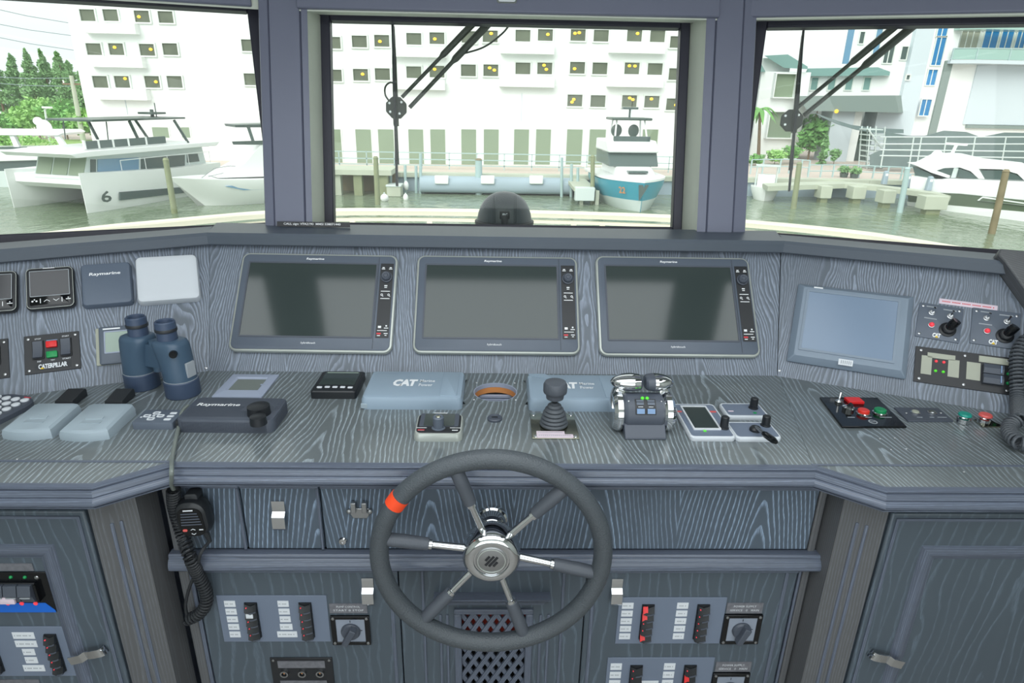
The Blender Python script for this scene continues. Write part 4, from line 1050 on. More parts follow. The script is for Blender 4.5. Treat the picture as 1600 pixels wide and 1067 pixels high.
MB().box(-w*.315, w*.235, -d*.28, d*.38, .011, .0124).build('screen', 'screen_glass', t)
p = at(t.matrix_world, 1131, 668, .012); pot(t, p.x, p.y)
MB().slab(-w*.12, -d*.345, .006, .005, .001, .0115, .0135, .0004).build('lamp', 'led_green', t)
MB().slab(w*.36, d*.24, .014, .006, .001, .011, .0125, .0003).slab(-w*.43, d*.24, .010, .005, .001, .011, .0125, .0003).build('mark', 'button_salmon', t)
t, w, d = flush_panel((1140, 657), (1205, 657), (1182, 630), (1119, 629), 'white edged upper right thruster panel with a single black knob')
p = at(t.matrix_world, 1177, 637, .012); pot(t, p.x, p.y, .0085, .024)
p = at(t.matrix_world, 1178, 643, .012); MB().slab(p.x, p.y-.006, .007, .005, .001, .011, .013, .0004).build('lamp', 'switch_green', t)
p = at(t.matrix_world, 1142, 642, .012); MB().slab(p.x, p.y, .012, .004, .001, .011, .0122, .0003).build('mark', 'label_pink', t)
t, w, d = flush_panel((1151, 691), (1224, 691), (1200, 659), (1133, 658), 'white edged lower right thruster panel with knob and tilted black toggle lever')
p = at(t.matrix_world, 1196, 664, .012); pot(t, p.x, p.y, .0085, .022)
p = at(t.matrix_world, 1180, 672, .012)
l_ = MB().lathe([(.012, .011), (.012, .016), (.009, .020), (.004, .021)], (p.x, p.y, 0), 18).build('lever_boot', 'black_plastic', t)
e1 = at(t.matrix_world, 1193, 677, .03); e2 = at(t.matrix_world, 1213, 691, .034)
MB().tube([(p.x, p.y, .018), (p.x*.5+e1.x*.5, p.y*.5+e1.y*.5, .025), tuple(e1)], .004, 10).build('lever', 'steel', l_)
MB().tube([tuple(e1), tuple(e1.lerp(e2, .15)), tuple(e1.lerp(e2, .8)), tuple(e2)], [.005, .0068, .0068, .004], 12).build('lever_grip', 'black_gloss', l_)

# right-hand push button panels
a, b, c, e = (V(wxy(*p_)) for p_ in ((1316, 667), (1417, 667), (1371, 621), (1281, 620)))
rw = ((b-a).length+(c-e).length)/2; d = ((e-a).length+(c-b).length)/2; m_ = (a+b+c+e)/4
dd = (b-a).normalized(); t = thing('generator_panel', 'glossy black panel with red and green push buttons on the right worktop', 'switch panel', sub(WT, m_.x, m_.y, 0, R(-1.5)))
Mi = t.matrix_world
loc = lambda px, py, h=.005: at(Mi, px, py, h)
la, lb, lc, le = loc(1316, 666), loc(1417, 666), loc(1371, 621), loc(1281, 620)
MB().prism([(p_.x, p_.y) for p_ in (la, lb, lc, le)], 0, .005).build('face_plate', 'black_gloss', t, bevel=.0008)
def button(t, M_, px, py, m, r, hh=.010, base='chrome'):
    p = at(M_, px, py, .005+hh)
    b_ = MB().lathe([(r*1.15, .004), (r*1.15, .007), (r*.98, .0085)], (p.x, p.y, 0), 22).build('button_collar', base, t)
    MB().lathe([(r*.95, .008), (r*.95, .004+hh), (r*.8, .0055+hh), (r*.02, .006+hh)], (p.x, p.y, 0), 22).build('push_button', m, b_)
button(t, Mi, 1350, 640, 'button_red', .013); button(t, Mi, 1376, 639, 'button_green', .0135)
p = loc(1325, 640); k_ = MB().lathe([(.013, .005), (.013, .012), (.010, .014), (.004, .015)], (p.x, p.y, 0), 20).build('key_switch', 'chrome', t)
p2 = loc(1331, 632, .02); MB().tube([(p.x, p.y, .012), tuple(p2)], [.006, .006], 10).build('key_bow', 'black_plastic', k_)
p = loc(1310, 629); g_ = MB().lathe([(.008, .005), (.008, .009), (.005, .012)], (p.x, p.y, 0), 14).build('toggle_switch', 'chrome', t)
MB().tube([(p.x, p.y, .010), (p.x+.003, p.y+.004, .03)], [.002, .0035], 8).build('toggle_lever', 'chrome', g_)
p, p2 = loc(1318, 624), loc(1353, 632); MB().box(p.x, p2.x-.004, p2.y, p.y, .005, .012).build('rocker', 'switch_red', t, bevel=.001)
b_ = MB()
for px, ww in ((1330, .016), (1357, .014), (1384, .026)):
    p = loc(px, 652); b_.box(p.x-ww/2, p.x+ww/2, p.y-.0015, p.y+.0015, .005, .0054)
p = loc(1364, 659); b_.ring(circ(p.x, p.y, .0095, 16), circ(p.x, p.y, .0068, 16), .005, .0054); b_.box(p.x-.006, p.x+.005, p.y-.001, p.y+.001, .005, .0054)
b_.build('legends', 'grey_print', t)
t = thing('button_plate', 'small grey plate with two steel push buttons beside the black button panel', 'switch panel', sub(WT, *wxy(1444, 648), 0, R(-2)))
Mi = t.matrix_world; loc = lambda px, py, h=.004: at(Mi, px, py, h)
MB().prism([(p_.x, p_.y) for p_ in (loc(1419, 657), loc(1490, 657), loc(1466, 637), loc(1397, 636))], 0, .004).build('face_plate', 'lcd_olive' if 0 else 'grey_plastic', t, bevel=.0008)
for px, py, m in ((1430, 645, 'label_beige'), (1456, 645, 'steel')):
    p = loc(px, py); b_ = MB().lathe([(.0105, .004), (.0105, .006), (.008, .007)], (p.x, p.y, 0), 18).build('button_collar', 'chrome', t)
    MB().lathe([(.0075, .0065), (.007, .009), (.001, .0095)], (p.x, p.y, 0), 16).build('push_button', m, b_)
for px in (1416, 1470):
    p = loc(px, 645); MB().lathe([(.003, .004), (.002, .005)], (p.x, p.y, 0), 8).build('screw', 'steel', t)
b_ = MB()
for px, ww in ((1437, .012), (1456, .010), (1472, .020)):
    p = loc(px, 652); b_.box(p.x-ww/2, p.x+ww/2, p.y-.0013, p.y+.0013, .004, .0044)
b_.build('legends', 'grey_print', t)
def mushroom(px, py, m, label, plate):
    x, y = wxy(px, py, .02); t = thing('push_button', label, 'button', sub(WT, x, y))
    if plate: MB().prism([(-.016, -.020), (.034, -.020), (.024, .014), (-.012, .014)], 0, .003).build('plate', 'steel_mirror', t, bevel=.0006)
    MB().lathe([(.0135, .001), (.0135, .012), (.010, .014), (.008, .018)], n=22).build('collar', 'chrome', t)
    MB().lathe([(.011, .017), (.0135, .0185), (.0135, .021), (.0115, .0235), (.001, .024)], n=24).build('button_cap', m, t)
mushroom(1508, 648, 'button_teal', 'teal green push button on the right worktop', False)
mushroom(1540, 649, 'button_salmon', 'salmon red push button on a steel plate beside the teal button', True)
# ================================================================== SWITCH PANELS ON THE CABINETS
def switch_bank(t, x, y, w, h, lit, white=()):
    bank = MB().box(x-w/2, x+w/2, y-h/2, y+h/2, .002, .005).build('switch_bank', 'black_plastic', t)
    n_ = 5; p_ = h/n_
    for k in range(n_):
        yc = y+h/2-(k+.5)*p_
        prof_ = [(p_*.46, .004), (p_*.46, .0075), (p_*.05, .0100), (-p_*.30, .0125), (-p_*.46, .0135), (-p_*.46, .004)]
        MB().stack([[(x+e*w*.46, yc+a+(abs(e)-1)*p_*.3, b) for a, b in prof_] for e in (-1, 0, 1)]).build('rocker', 'black_gloss' if 0 else 'black_plastic', bank, sharp=25)
        MB().stack([[(x+e*w*.47, yc-p_*.44+(abs(e)-1)*p_*.3, b) for b in (.0128, .0142)]+[(x+e*w*.47, yc-p_*.30+(abs(e)-1)*p_*.3, b) for b in (.0138, .0126)] for e in (-.2, .45, 1)]).build('rocker_highlight', 'grey_plastic', bank)  # pale highlights of the rockers put in as grey chevron strips
        if k in lit:
            MB().stack([[(x-w*.46+u*w*.46, yc+a, b+.0006) for a, b in ((p_*.44, .0075), (-p_*(.44 if u == 0 else .2), .013))] + [(x-w*.46+u*w*.46, yc-p_*.2, .006)] for u in (0, .5, .85)]).build('lit_lens', 'switch_red', bank)
        elif k in white:
            MB().slab(x-w*.1, yc-p_*.02, w*.55, p_*.62, .0008, .0095, .0125, .0004).build('white_tag', 'label_white', bank)
        else:
            MB().slab(x-w*.30, yc+p_*.05, .0022, .0022, .0006, .009, .0112, .0003).build('tell_tale', 'led_red', bank)
def tag_label(t, x, y, w, h, m='label_white'):
    l_ = MB().box(x-w/2, x+w/2, y-h/2, y+h/2, .0015, .0028).build('name_tag', m, t)
    b_ = MB(); n_ = max(2, int(w/.0028)); rows = 2 if h > .0065 and w < .02 else 1
    for r_ in range(rows):
        for k in range(n_-1-(r_*2 if rows > 1 else 0)):
            x0 = x-w*.42+k*w*.84/n_; yy = y+(.16-.36*r_)*h if rows > 1 else y
            if (k*7+r_*3+int(x*900)) % 5: b_.box(x0, x0+w*.55/n_, yy-h*.09, yy+h*.09, .0028, .0030)
    b_.build('lettering', 'grey_print', l_)
def switch_panel(F, corner, label, cols, banks, extra=()):
    x, y, w, h, _ = fit(F, *corner); 
    t = thing('switch_panel', label, 'switch panel', sub(F, x, y), 'grey metal switch panels on the cabinets')
    MB().box(-w/2, w/2, -h/2, h/2, 0, .002).build('face_plate', 'panel_alu', t, bevel=.0007)
    for cx, widths in cols:
        for k, fw in enumerate(widths):
            tag_label(t, (cx if fw <= .12 else cx)*w-w/2, h*(.33-.165*k), fw*w, h*.125, 'label_white' if fw > .08 else 'label_beige')
    for cx, lit, white in banks: switch_bank(t, cx*w-w/2, -h*.01, .115*w, h*.74, lit, white)
    for cx, cy, fw, fh in extra: tag_label(t, cx*w-w/2, cy*h, fw*w, fh*h)
    return t
switch_panel(FC, ((337, 928), (511, 931), (517, 1003), (351, 1000)), 'grey switch panel on the left door, all rockers dark and one white tag', ((.115, (.1,)*5), (.60, (.1, .1, .1, .115, .185))), ((.305, (), (1,)), (.80, (), ())))
switch_panel(FC, ((970, 933), (1136, 932), (1124, 1004), (958, 1005)), 'upper grey switch panel on the right door with three lit red rockers', ((.085, (.105,)*5), (.595, (.105,)*5)), ((.275, (0, 1, 4), ()), (.79, (), ())))
switch_panel(FC, ((954, 1027), (1118, 1026), (1103, 1103), (938, 1104)), 'lower grey switch panel on the right door, cut by the bottom picture edge', ((.085, (.105,)*5), (.585, (.105,)*5)), ((.275, (3,), ()), (.78, (1,), ())), ((.42, .0, .16, .09),))
pl = switch_panel(FS, ((-62, 978), (98, 978), (122, 1055), (-38, 1055)), 'grey switch panel with white tags in the left side cabinet door', ((.60, (.21, .21, .12, .12, .21)),), ((.86, (), ()), (.25, (), ())))
def rotary(lab, frm, label, txt, ang):
    x, y, w, h, _ = fit(FC, *frm)
    t = thing('rotary_switch', label, 'switch', sub(FC, x, y), 'black framed rotary switches')
    MB().ring(rr(0, 0, w, h, .001), rr(0, 0, w*.74, h*.80, .001), 0, .006).build('frame', 'black_gloss', t, bevel=.0008)
    for sx in (-1, 1):
        for sy in (-1, 1): MB().lathe([(.0036, .006), (.0032, .0072), (.001, .0078)], (sx*w*.43, sy*h*.43, 0), 10).build('screw', 'steel', t)
    MB().box(-w*.37, w*.37, -h*.40, h*.40, 0, .004).build('dial_plate', 'dial_grey', t)
    k_ = MB().lathe([(w*.25, .004), (w*.25, .008), (w*.22, .012), (w*.08, .013)], (0, -h*.02, 0), 24).build('switch_base', 'grey_plastic', t)
    hl = Mx.Translation((0, -h*.02, 0)) @ Mx.Rotation(R(ang), 4, 'Z')
    MB().stack([[(px_, py_, z_) for px_, py_ in ((-.0065, -w*.30), (.0065, -w*.30), (.0075, w*.24), (-.0075, w*.24))] for z_ in (.010, .026)] , M=hl).build('handle', 'grey_plastic', k_, bevel=.0018)
    b_ = MB().box(-.0008, .0008, h*.28, h*.35, .004, .0044).box(w*.24, w*.30, -.0008, .0008, .004, .0044); b_.build('marks', 'dark_print', t)
    x2, y2, w2, h2, _ = fit(FC, *lab)
    l_ = MB().box(x2-x-w2/2, x2-x+w2/2, y2-y-h2/2, y2-y+h2/2, 0, .0018).build('label_plate', 'label_metal', t)
    MB().text(txt[0], x2-x, y2-y+h2*.2, w2*.62, h2*.20, .0018).text(txt[1], x2-x, y2-y-h2*.18, w2*.8, h2*.20, .0018).build('lettering', 'label_white', l_)
rotary(((514, 942), (572, 943), (576, 957), (516, 957)), ((516, 960), (577, 961), (581, 1005), (521, 1004)), 'rotary switch on the left door beside its grey switch panel', ('PUMP CONTROL', 'START 2 ENG'), -28)
rotary(((1137, 942), (1192, 941), (1191, 957), (1133, 958)), ((1132, 959), (1192, 958), (1182, 1004), (1124, 1003)), 'upper rotary switch on the right door, handle turned down', ('POWER SUPPLY', 'SERVICE 0 MAIN'), -22)
rotary(((1119, 1034), (1174, 1033), (1172, 1048), (1116, 1049)), ((1115, 1050), (1172, 1049), (1162, 1096), (1105, 1096)), 'lower rotary switch on the right door, cut by the bottom edge', ('POWER SUPPLY', 'SERVICE 0 MAIN'), 12)
x, y, w, h, _ = fit(FC, (420, 1025), (517, 1028), (530, 1110), (436, 1108))
t = thing('socket_panel', 'black fuse socket panel low on the left door', 'switch panel', sub(FC, x, y))
MB().box(-w/2, w/2, -h/2, h/2, 0, .003).build('face_plate', 'panel_black', t, bevel=.0007)
screws(t, w, h, .007, r=.0032)
for r_ in range(3):
    MB().box(-w*.38, w*.38, h*(.46-.36*r_)-h*.13, h*(.46-.36*r_)-h*.01, .003, .0045).build('label_strip', 'label_metal', t)
    for c_ in (-.29, 0, .29):
        s_ = MB().ring(circ(c_*w, h*(.235-.36*r_), .0092, 18), circ(c_*w, h*(.235-.36*r_), .0058, 18), .003, .009).build('socket', 'steel', t)
        MB().ball((c_*w, h*(.235-.36*r_), .003), .0055, rz=.0048, n=12, m=4, z0=0).build('socket_pin', 'panel_black', s_)
        MB().ball((c_*w, h*(.25-.36*r_), .0072), .0018, n=8, m=3).build('contact', 'plywood', s_)
# black breaker panel in the left side cabinet
x, y, w, h, _ = fit(FS, (-102, 893), (72, 892), (90, 954), (-84, 955))
t = thing('breaker_panel', 'black breaker panel with blue strip in the left side cabinet door', 'switch panel', sub(FS, x, y))
MB().box(-w/2, w/2, -h/2, h/2, 0, .003).build('face_plate', 'black_gloss', t, bevel=.0006)
MB().prism([(-w/2, -h/2), (w/2-.001, -h/2), (w/2-.002, -h*.44), (w*.42, -h*.26), (-w/2, -h*.26)], .003, .0036).build('blue_strip', 'blue_strip', t)
MB().box(-w*.34, w*.385, -h*.20, h*.26, .003, .007).build('breaker_frame', 'panel_black', t, bevel=.0008)
for k in range(6):
    xc = w*(.305-.125*k)
    r_ = MB().stack([[(xc+e*w*.058, yy, zz) for yy, zz in ((h*.24, .005), (h*.24, .013), (h*.02, .0185), (-h*.02, .014), (-h*.18, .010), (-h*.18, .005))] for e in (-1, 1)]).build('rocker', 'grey_plastic', t, bevel=.0006)
    MB().box(xc-w*.045, xc+w*.045, -h*.035, -h*.005, .0155, .0175).build('rocker_mark', 'grey_print', r_)
    MB().ball((xc+w*.005, h*.385, .003), .0036, n=10, m=4, z0=0).build('indicator_lamp', 'switch_green', t)
    MB().stack([[(a, b, z) for a, b in circ(xc+w*.03, -h*.27, .0042, 12)] for z in (.003, .0046)]).build('indicator_lamp', 'led_red', t)
MB().slab(w*.10, -h*.10, w*.20, h*.16, .001, .012, .016, .0004).build('tape_label', 'label_pink', t)
MB().lathe([(.0042, .003), (.0035, .0042), (.001, .0048)], (w*.41, h*.37, 0), 10).build('screw', 'steel', t)
MB().box(-w*.4, w*.40, h*.52, h*.70, 0, .0015).build('label_plate', 'label_metal', t)
MB().box(w*.395, w*.41, -h*.16, h*.26, .003, .012).build('guard', 'black_gloss', t)
x, y, w, h, _ = fit(FS, (-75, 1062), (62, 1061), (66, 1080), (-75, 1080))
t = MB().box(-w/2, w/2, -h/2, h/2, 0, .0015).build('label_plate', 'label_metal', None, M=sub(FS, x, y)); tag(t, 'dark metal label plate at the bottom left under the grey switch panel', 'label')

# ================================================================== STEERING WHEEL
SW = frame((-.0047, .98, .828), (1, 0, 0), (0, 0, 1))
wheel = thing('steering_wheel', 'six spoke steering wheel with black leather rim, chrome hub and orange tape mark', 'steering wheel', SW)
R0, r0 = .2095, .0178
def arc(rad, z, a0, a1, n_): return [(rad*math.cos(R(a0+(a1-a0)*i/n_)), rad*math.sin(R(a0+(a1-a0)*i/n_)), z) for i in range(n_+1)]
MB().tube(arc(R0, 0, 0, 360, 96)[:-1], r0, 20, closed=True).build('rim', 'leather', wheel)
MB().tube(arc(R0, 0, 141.5, 147.5, 8), r0+.0007, 20).build('tape_mark', 'tape_orange', wheel)
MB().lathe([(.030, -.121), (.031, -.108), (.0275, -.105), (.0275, -.085), (.022, -.083), (.022, -.06), (.034, -.056), (.046, -.046), (.0525, -.034), (.0545, -.022), (.0545, .000), (.053, .007), (.049, .0125), (.044, .0155), (.038, .0165), (.0335, .0150), (.0325, .0125), (.001, .0125)], n=48).build('hub', 'chrome', wheel, sharp=45)
MB().lathe([(.030, .0122), (.030, .0135), (.028, .0142), (.001, .0146)], n=40).build('hub_cap', 'steel', wheel)
MB().ring(circ(0, 0, .0262, 40), circ(0, 0, .0250, 40), .0142, .0152).build('cap_ring', 'bezel_rim', wheel)
em = MB()
for k, (l0, l1) in enumerate(((-.0040, .0048), (-.0105, .0085), (-.0085, .0105), (-.0048, .0040))):
    M_ = Mx.Rotation(R(-38), 4, 'Z'); xx = -.0096+k*.0064
    for s0, s1 in ((l0, l1),): em.box(xx-.0022, xx+.0022, s0*1.35, s1*1.35, .0142, .0156, M=M_)
em.build('emblem', 'panel_black', wheel)
for a in (49, 109, 169, 229, 289, 349):
    M_ = Mx.Rotation(R(a), 4, 'Z')
    sp = MB().tube([(.047, 0, -.012), (.118, 0, -.006)], [.0078, .0068], 14, M=M_).build('spoke', 'chrome', wheel)
    MB().tube([(.113, 0, -.0064), (.114, 0, -.0063), (.121, 0, -.0057), (.122, 0, -.0056)], [.008, .0098, .0098, .0085], 16, M=M_).build('collar', 'chrome', sp)
    MB().tube([(.119, 0, -.006), (.121, 0, -.006), (.165, 0, -.003), (.192, 0, -.001), (.205, 0, 0)], [.0095, .0118, .0132, .0128, .010], 16, M=M_).build('spoke_grip', 'grip_rubber', sp)

# ================================================================== BINOCULARS
b1, b2 = V(wxy(224, 603)), V(wxy(287, 615))
m_ = (b1+b2)/2; ax = b2-b1; half = ax.length/2
t = thing('binoculars', 'dark blue binoculars standing upright on the worktop', 'binoculars', sub(WT, m_.x, m_.y, 0, math.atan2(ax.y, ax.x)))
for s_ in (-1, 1):
    def ring_(x_, z_, rx, ry, e=2.0, n_=28):
        pts = []
        for i in range(n_):
            a = 2*PI*i/n_; c_, q_ = math.cos(a), math.sin(a)
            pts.append((s_*half*x_+rx*.92*math.copysign(abs(c_)**(2/e), c_), ry*.92*math.copysign(abs(q_)**(2/e), q_), z_*.82))
        return pts
    body = MB().stack([ring_(1.0, .048, .0395, .039), ring_(.98, .07, .0390, .0385), ring_(.93, .10, .0385, .037, 2.3), ring_(.86, .130, .040, .035, 2.8), ring_(.80, .150, .041, .034, 3), ring_(.77, .160, .038, .032, 3), ring_(.75, .164, .030, .027, 2.6)]).build('barrel', 'binocular_body', t, sharp=60)
    MB().stack([ring_(1.0, 0, .0400, .0400), ring_(1.0, .002, .0415, .0415), ring_(1.0, .046, .0412, .0412), ring_(1.0, .0485, .0395, .0395)]).build('objective_cap', 'binocular_base', body)
    ex = .70
    MB().stack([ring_(ex, .160, .0235, .0235), ring_(ex, .186, .0232, .0232), ring_(ex, .188, .0250, .0250), ring_(ex, .214, .0238, .0238), ring_(ex, .217, .0215, .0215), ring_(ex, .214, .0185, .0185), ring_(ex, .204, .0165, .0165), ring_(ex, .2035, .0010, .0010)]).build('eyepiece', 'binocular_base', body)
    MB().stack([ring_(ex, .188, .0253, .0253), ring_(ex, .190, .0256, .0256), ring_(ex, .196, .0254, .0254), ring_(ex, .197, .0248, .0248)]).build('eyepiece_ring', 'rubber', body)
    MB().stack([ring_(1.0, .049, .0400, .0400), ring_(1.0, .0505, .0400, .0400)]).build('joint_line', 'grey_print', body)
hb = MB()
hb.stack([[(x_, y_, z) for x_, y_ in rr(0, 0, half*1.1, .026, .008, 3)] for z in (.062, .085, .118)])
hb.tube([(0, 0, .05), (0, 0, .126)], .012, 14)
hb.build('hinge_bridge', 'binocular_body', t)
MB().tube([(half+.016, -.022, .112), (half+.022, -.030, .112)], [.009, .0085], 14).build('strap_lug', 'black_gloss', t)
MB().box(half+.031, half+.0365, -.012, .012, .050, .085).build('side_badge', 'grey_print', t, bevel=.0008)

# ================================================================== RADIO MICROPHONE AND CORDS
def catmull(pts, n_=12):
    pts = [V(p_) for p_ in pts]; P_ = [pts[0]*2-pts[1]]+pts+[pts[-1]*2-pts[-2]]; out = []
    for i in range(1, len(P_)-2):
        a, b, c, d = P_[i-1:i+3]
        for k in range(n_):
            u = k/n_; out.append(.5*((2*b)+(c-a)*u+(2*a-5*b+4*c-d)*u*u+(3*b-a-3*c+d)*u**3))
    return out+[pts[-1]]
def coil(pts, rad, pitch, r_, n_=6, ppt=11):
    path = catmull(pts, 16); cum = [0]
    for i in range(1, len(path)): cum.append(cum[-1]+(path[i]-path[i-1]).length)
    L = cum[-1]; N = int(L/pitch*ppt); out = []; j = 0; up = V((.3, .9, .2)).normalized()
    for k in range(N+1):
        s_ = L*k/N
        while j < len(path)-2 and cum[j+1] < s_: j += 1
        u = (s_-cum[j])/max(1e-9, cum[j+1]-cum[j]); p_ = path[j].lerp(path[j+1], u); d = (path[j+1]-path[j]).normalized()
        x_ = up.cross(d).normalized(); y_ = d.cross(x_); up = y_
        a = 2*PI*s_/pitch; out.append(p_+x_*rad*math.cos(a)+y_*rad*math.sin(a))
    return MB().tube(out, r_, n_)
def fp3(px, py, h): p_ = at(FC, px, py, h); return FC @ V((p_.x, p_.y, h))
def wp3(px, py, h=0): p_ = at(WT, px, py, h); return V((p_.x, p_.y, WTZ+h))
mp_ = at(FC, 302, 809, .03)
MF = sub(FC, mp_.x, mp_.y, .018, R(4))
t = thing('radio_microphone', 'black hand microphone hanging on its coiled cord at the left drawer', 'microphone', MF)
q = lambda k, z: [(x_, y_*(1 if y_ > 0 else .98), z) for x_, y_ in rr(0, 0, .066-2*k, .086-2*k, .028-k*.6, 8)]
MB().stack([q(.006, -.012), q(.001, -.004), q(0, .008), q(.004, .018), q(.010, .022)]).build('case', 'black_plastic', t)
MB().stack([[(x_, y_-.003, z) for x_, y_ in rr(0, 0, .048, .064, .016, 6)] for z in (.0215, .0232)]).build('front_plate', 'black_gloss', t)
gr = MB()
for k in range(5): gr.box(-.016-.001*k, .016+.001*k, .017-k*.0062-.0011, .017-k*.0062+.0011, .0230, .0242)
gr.build('speaker_slots', 'grey_plastic', t)
b_ = MB().box(-.010, .009, .0232, .0258, .0232, .0238)
for s_ in (-1, 1):
    y0 = -.020 if s_ > 0 else -.029
    for k in (-1, 1): b_.prism([(0, y0+s_*.0025), (k*.0045, y0), (k*.0045, y0-s_*.0012), (0, y0+s_*.0012)], .0232, .0238)
b_.box(.012, .020, -.0215, -.0195, .0232, .0238)
b_.build('key_legends', 'label_white', t)
MB().slab(-.0155, -.0205, .009, .0055, .0025, .0230, .0245, .0004).build('call_key', 'button_salmon', t)
MB().slab(.004, .044, .026, .018, .006, -.012, .010, .003).build('top_clip', 'rubber', t)
MB().tube([(.012, -.040, .004), (.0135, -.050, .003), (.014, -.066, .002)], [.0062, .0056, .0040], 10).build('strain_relief', 'rubber', t)
ct = thing('coiled_cord', 'black coiled microphone cord running from the radio over the worktop edge', 'cord', Mx.Translation(V(wxy(280, 672)).to_3d()+V((0, 0, WTZ))))
def under(mb, name, m): o = mb.build(name, m, ct); o.matrix_parent_inverse = ct.matrix_world.inverted(); return o
edge = [wp3(293, 634, .020), wp3(284, 645, .019), wp3(279, 668, .007), wp3(274, 690, .006), wp3(269, 715, .006)]
lead = edge+[fp3(268, 735, .072), fp3(268, 748, .066), fp3(268, 757, .050), fp3(271, 764, .036)]
under(MB().tube(catmull(lead, 8), .0042, 8), 'straight_lead', 'lcd_olive')
under(coil([fp3(271, 764, .032), fp3(272, 790, .018), fp3(279, 815, .014), fp3(287, 842, .020), fp3(297, 870, .042), fp3(308, 895, .028), fp3(321, 922, .020), fp3(322, 943, .020), fp3(310, 960, .020), fp3(292, 968, .020)], .0112, .0078, .0026), 'coil', 'rubber')
end_ = MF @ V((.014, -.064, .002))
under(MB().tube(catmull([fp3(293, 966, .020), fp3(290, 945, .022), fp3(296, 918, .024), fp3(308, 890, .030), fp3(313, 866, .044), end_], 8), .0034, 8), 'tail_lead', 'rubber')
def dp3(px, py, h): p_ = at(DR, px, py, h); return DR @ V((p_.x, p_.y, h))
t = thing('coiled_cord', 'thick grey coiled handset cord hanging at the right picture edge', 'cord', Mx.Translation(wp3(1590, 690)))
for pts in ([dp3(1622, 524, .03), dp3(1603, 532, .03), dp3(1590, 552, .03), dp3(1589, 590, .03), dp3(1590, 625, .035), wp3(1592, 655, .035)], [wp3(1592, 655, .035), wp3(1580, 662, .028), wp3(1577, 674, .022), wp3(1586, 687, .022), wp3(1600, 694, .022), wp3(1640, 700, .022)]):
    o = coil(pts, .0125, .0092, .0034).build('coil', 'bellows_rubber', t); o.matrix_parent_inverse = t.matrix_world.inverted()

# ================================================================== WIPERS AND SEARCHLIGHT OUTSIDE THE GLASS
def wiper(F, blade, pivot, arms, label, extra=None):
    c = -.05
    pt = lambda px, py, h=c: V(at(F, px, py, h))
    p_ = pt(*pivot)
    t = thing('windscreen_wiper', label, 'wiper', F @ Mx.Translation(p_), 'windscreen wipers')
    q = lambda px, py, h=c: pt(px, py, h)-p_
    def cyc(n_, r_): return [(r_*math.cos(R(22.5+45*i)), r_*math.sin(R(22.5+45*i))) for i in range(8)]
    b0, b1 = q(*blade[0]), q(*blade[1]); d = (b1-b0); L = d.length; d.normalize(); nrm = V((-d.y, d.x, 0))
    def strip(u0, u1, w0, w1, z0, z1):
        a, b = b0+d*L*u0, b0+d*L*u1
        return MB().stack([[tuple(a+nrm*w0+V((0, 0, z0))), tuple(a-nrm*w0+V((0, 0, z0))), tuple(a-nrm*w0+V((0, 0, z1))), tuple(a+nrm*w0+V((0, 0, z1)))], [tuple(b+nrm*w1+V((0, 0, z0))), tuple(b-nrm*w1+V((0, 0, z0))), tuple(b-nrm*w1+V((0, 0, z1))), tuple(b+nrm*w1+V((0, 0, z1)))]])
    strip(0, 1, .003, .003, .012, .026).build('blade_rubber', 'rubber', t)
    bl = strip(.2, .62, .0055, .0075, -.004, .012); o = bl.build('blade_spine', 'wiper_black', t)
    for u0, u1 in ((.02, .25), (.58, .86)): strip(u0, u1, .0032, .0058, 0, .013).build('blade_spine', 'wiper_black', t)
    for k in range(7):
        u = .36+k*.055; a = b0+d*L*u; MB().box(a.x-.0018, a.x+.0018, a.y-.004, a.y+.004, .011, .0132).build('rivet', 'label_beige', o)
    MB().prism(cyc(8, .033), -.012, .004).build('pivot_plate', 'wiper_black', t, bevel=.002)
    for a in (40, 150, 220, 300): MB().cyl((.022*math.cos(R(a)), .022*math.sin(R(a)), .003), (.022*math.cos(R(a)), .022*math.sin(R(a)), .008), .0035, n=8).build('bolt', 'steel', t)
    for (a, b, w) in arms:
        a, b = q(*a), q(*b); b = b+(b-a)*.22
        mid = a.lerp(b, .45)
        MB().tube([tuple(a), tuple(mid), tuple(mid.lerp(b, .06)), tuple(b)], [w*.75, w*.75, w*1.3, w*1.45], 8).build('arm', 'wiper_black', t)
    if extra:
        for pts, r_ in extra: MB().tube([tuple(v) for v in catmull([q(*v) for v in pts], 8)], r_, 6).build('washer_hose', 'wiper_black', t)
    return t
wiper(GC, ((615, 37), (622, 292)), (619, 168), (((628, 152), (738, 38), .0075), ((640, 168), (762, 38), .0085)), 'windscreen wiper outside the centre window', (([(716, 86), (755, 74), (783, 54), (797, 38)], .0028), ([(608, 158), (602, 148), (602, 136), (609, 129), (616, 130)], .0028)))
wiper(GR, ((1254, 52), (1232, 300)), (1237, 188), (((1246, 168), (1398, 42), .0075), ((1256, 180), (1425, 42), .0085)), 'windscreen wiper outside the right-hand window')
c0 = Y_(788, 345, 2.3); SL = Mx.Translation((c0.x, 2.3, c0.z-.05))
t = thing('searchlight', 'black domed searchlight housing just outside the centre window', 'searchlight', SL)
rad = .0985; top_ = Y_(788, 299, 2.3).z-(c0.z-.05)-.045
def dome(k, z0, zs): pass
MB().stack([[(rad*x_*k, -.005+.085*y_*k, .045+top_*z) for x_, y_ in circ(0, 0, 1, 32)] for k, z in ((1, -.5), (1.0, 0), (.985, .12), (.94, .33), (.86, .53), (.74, .71), (.56, .86), (.34, .96), (.12, 1.0), (.01, 1.0))]).build('dome', 'searchlight_shell', t)
MB().stack([[(x_, y_-.005, z) for x_, y_ in circ(0, 0, rr_, 32, rr_*.88)] for rr_, z in ((rad+.001, .040), (rad+.007, .042), (rad+.007, .052), (rad-.001, .055))]).build('clamp_band', 'rubber', t)
VX = Mx.Rotation(R(90), 4, 'X')
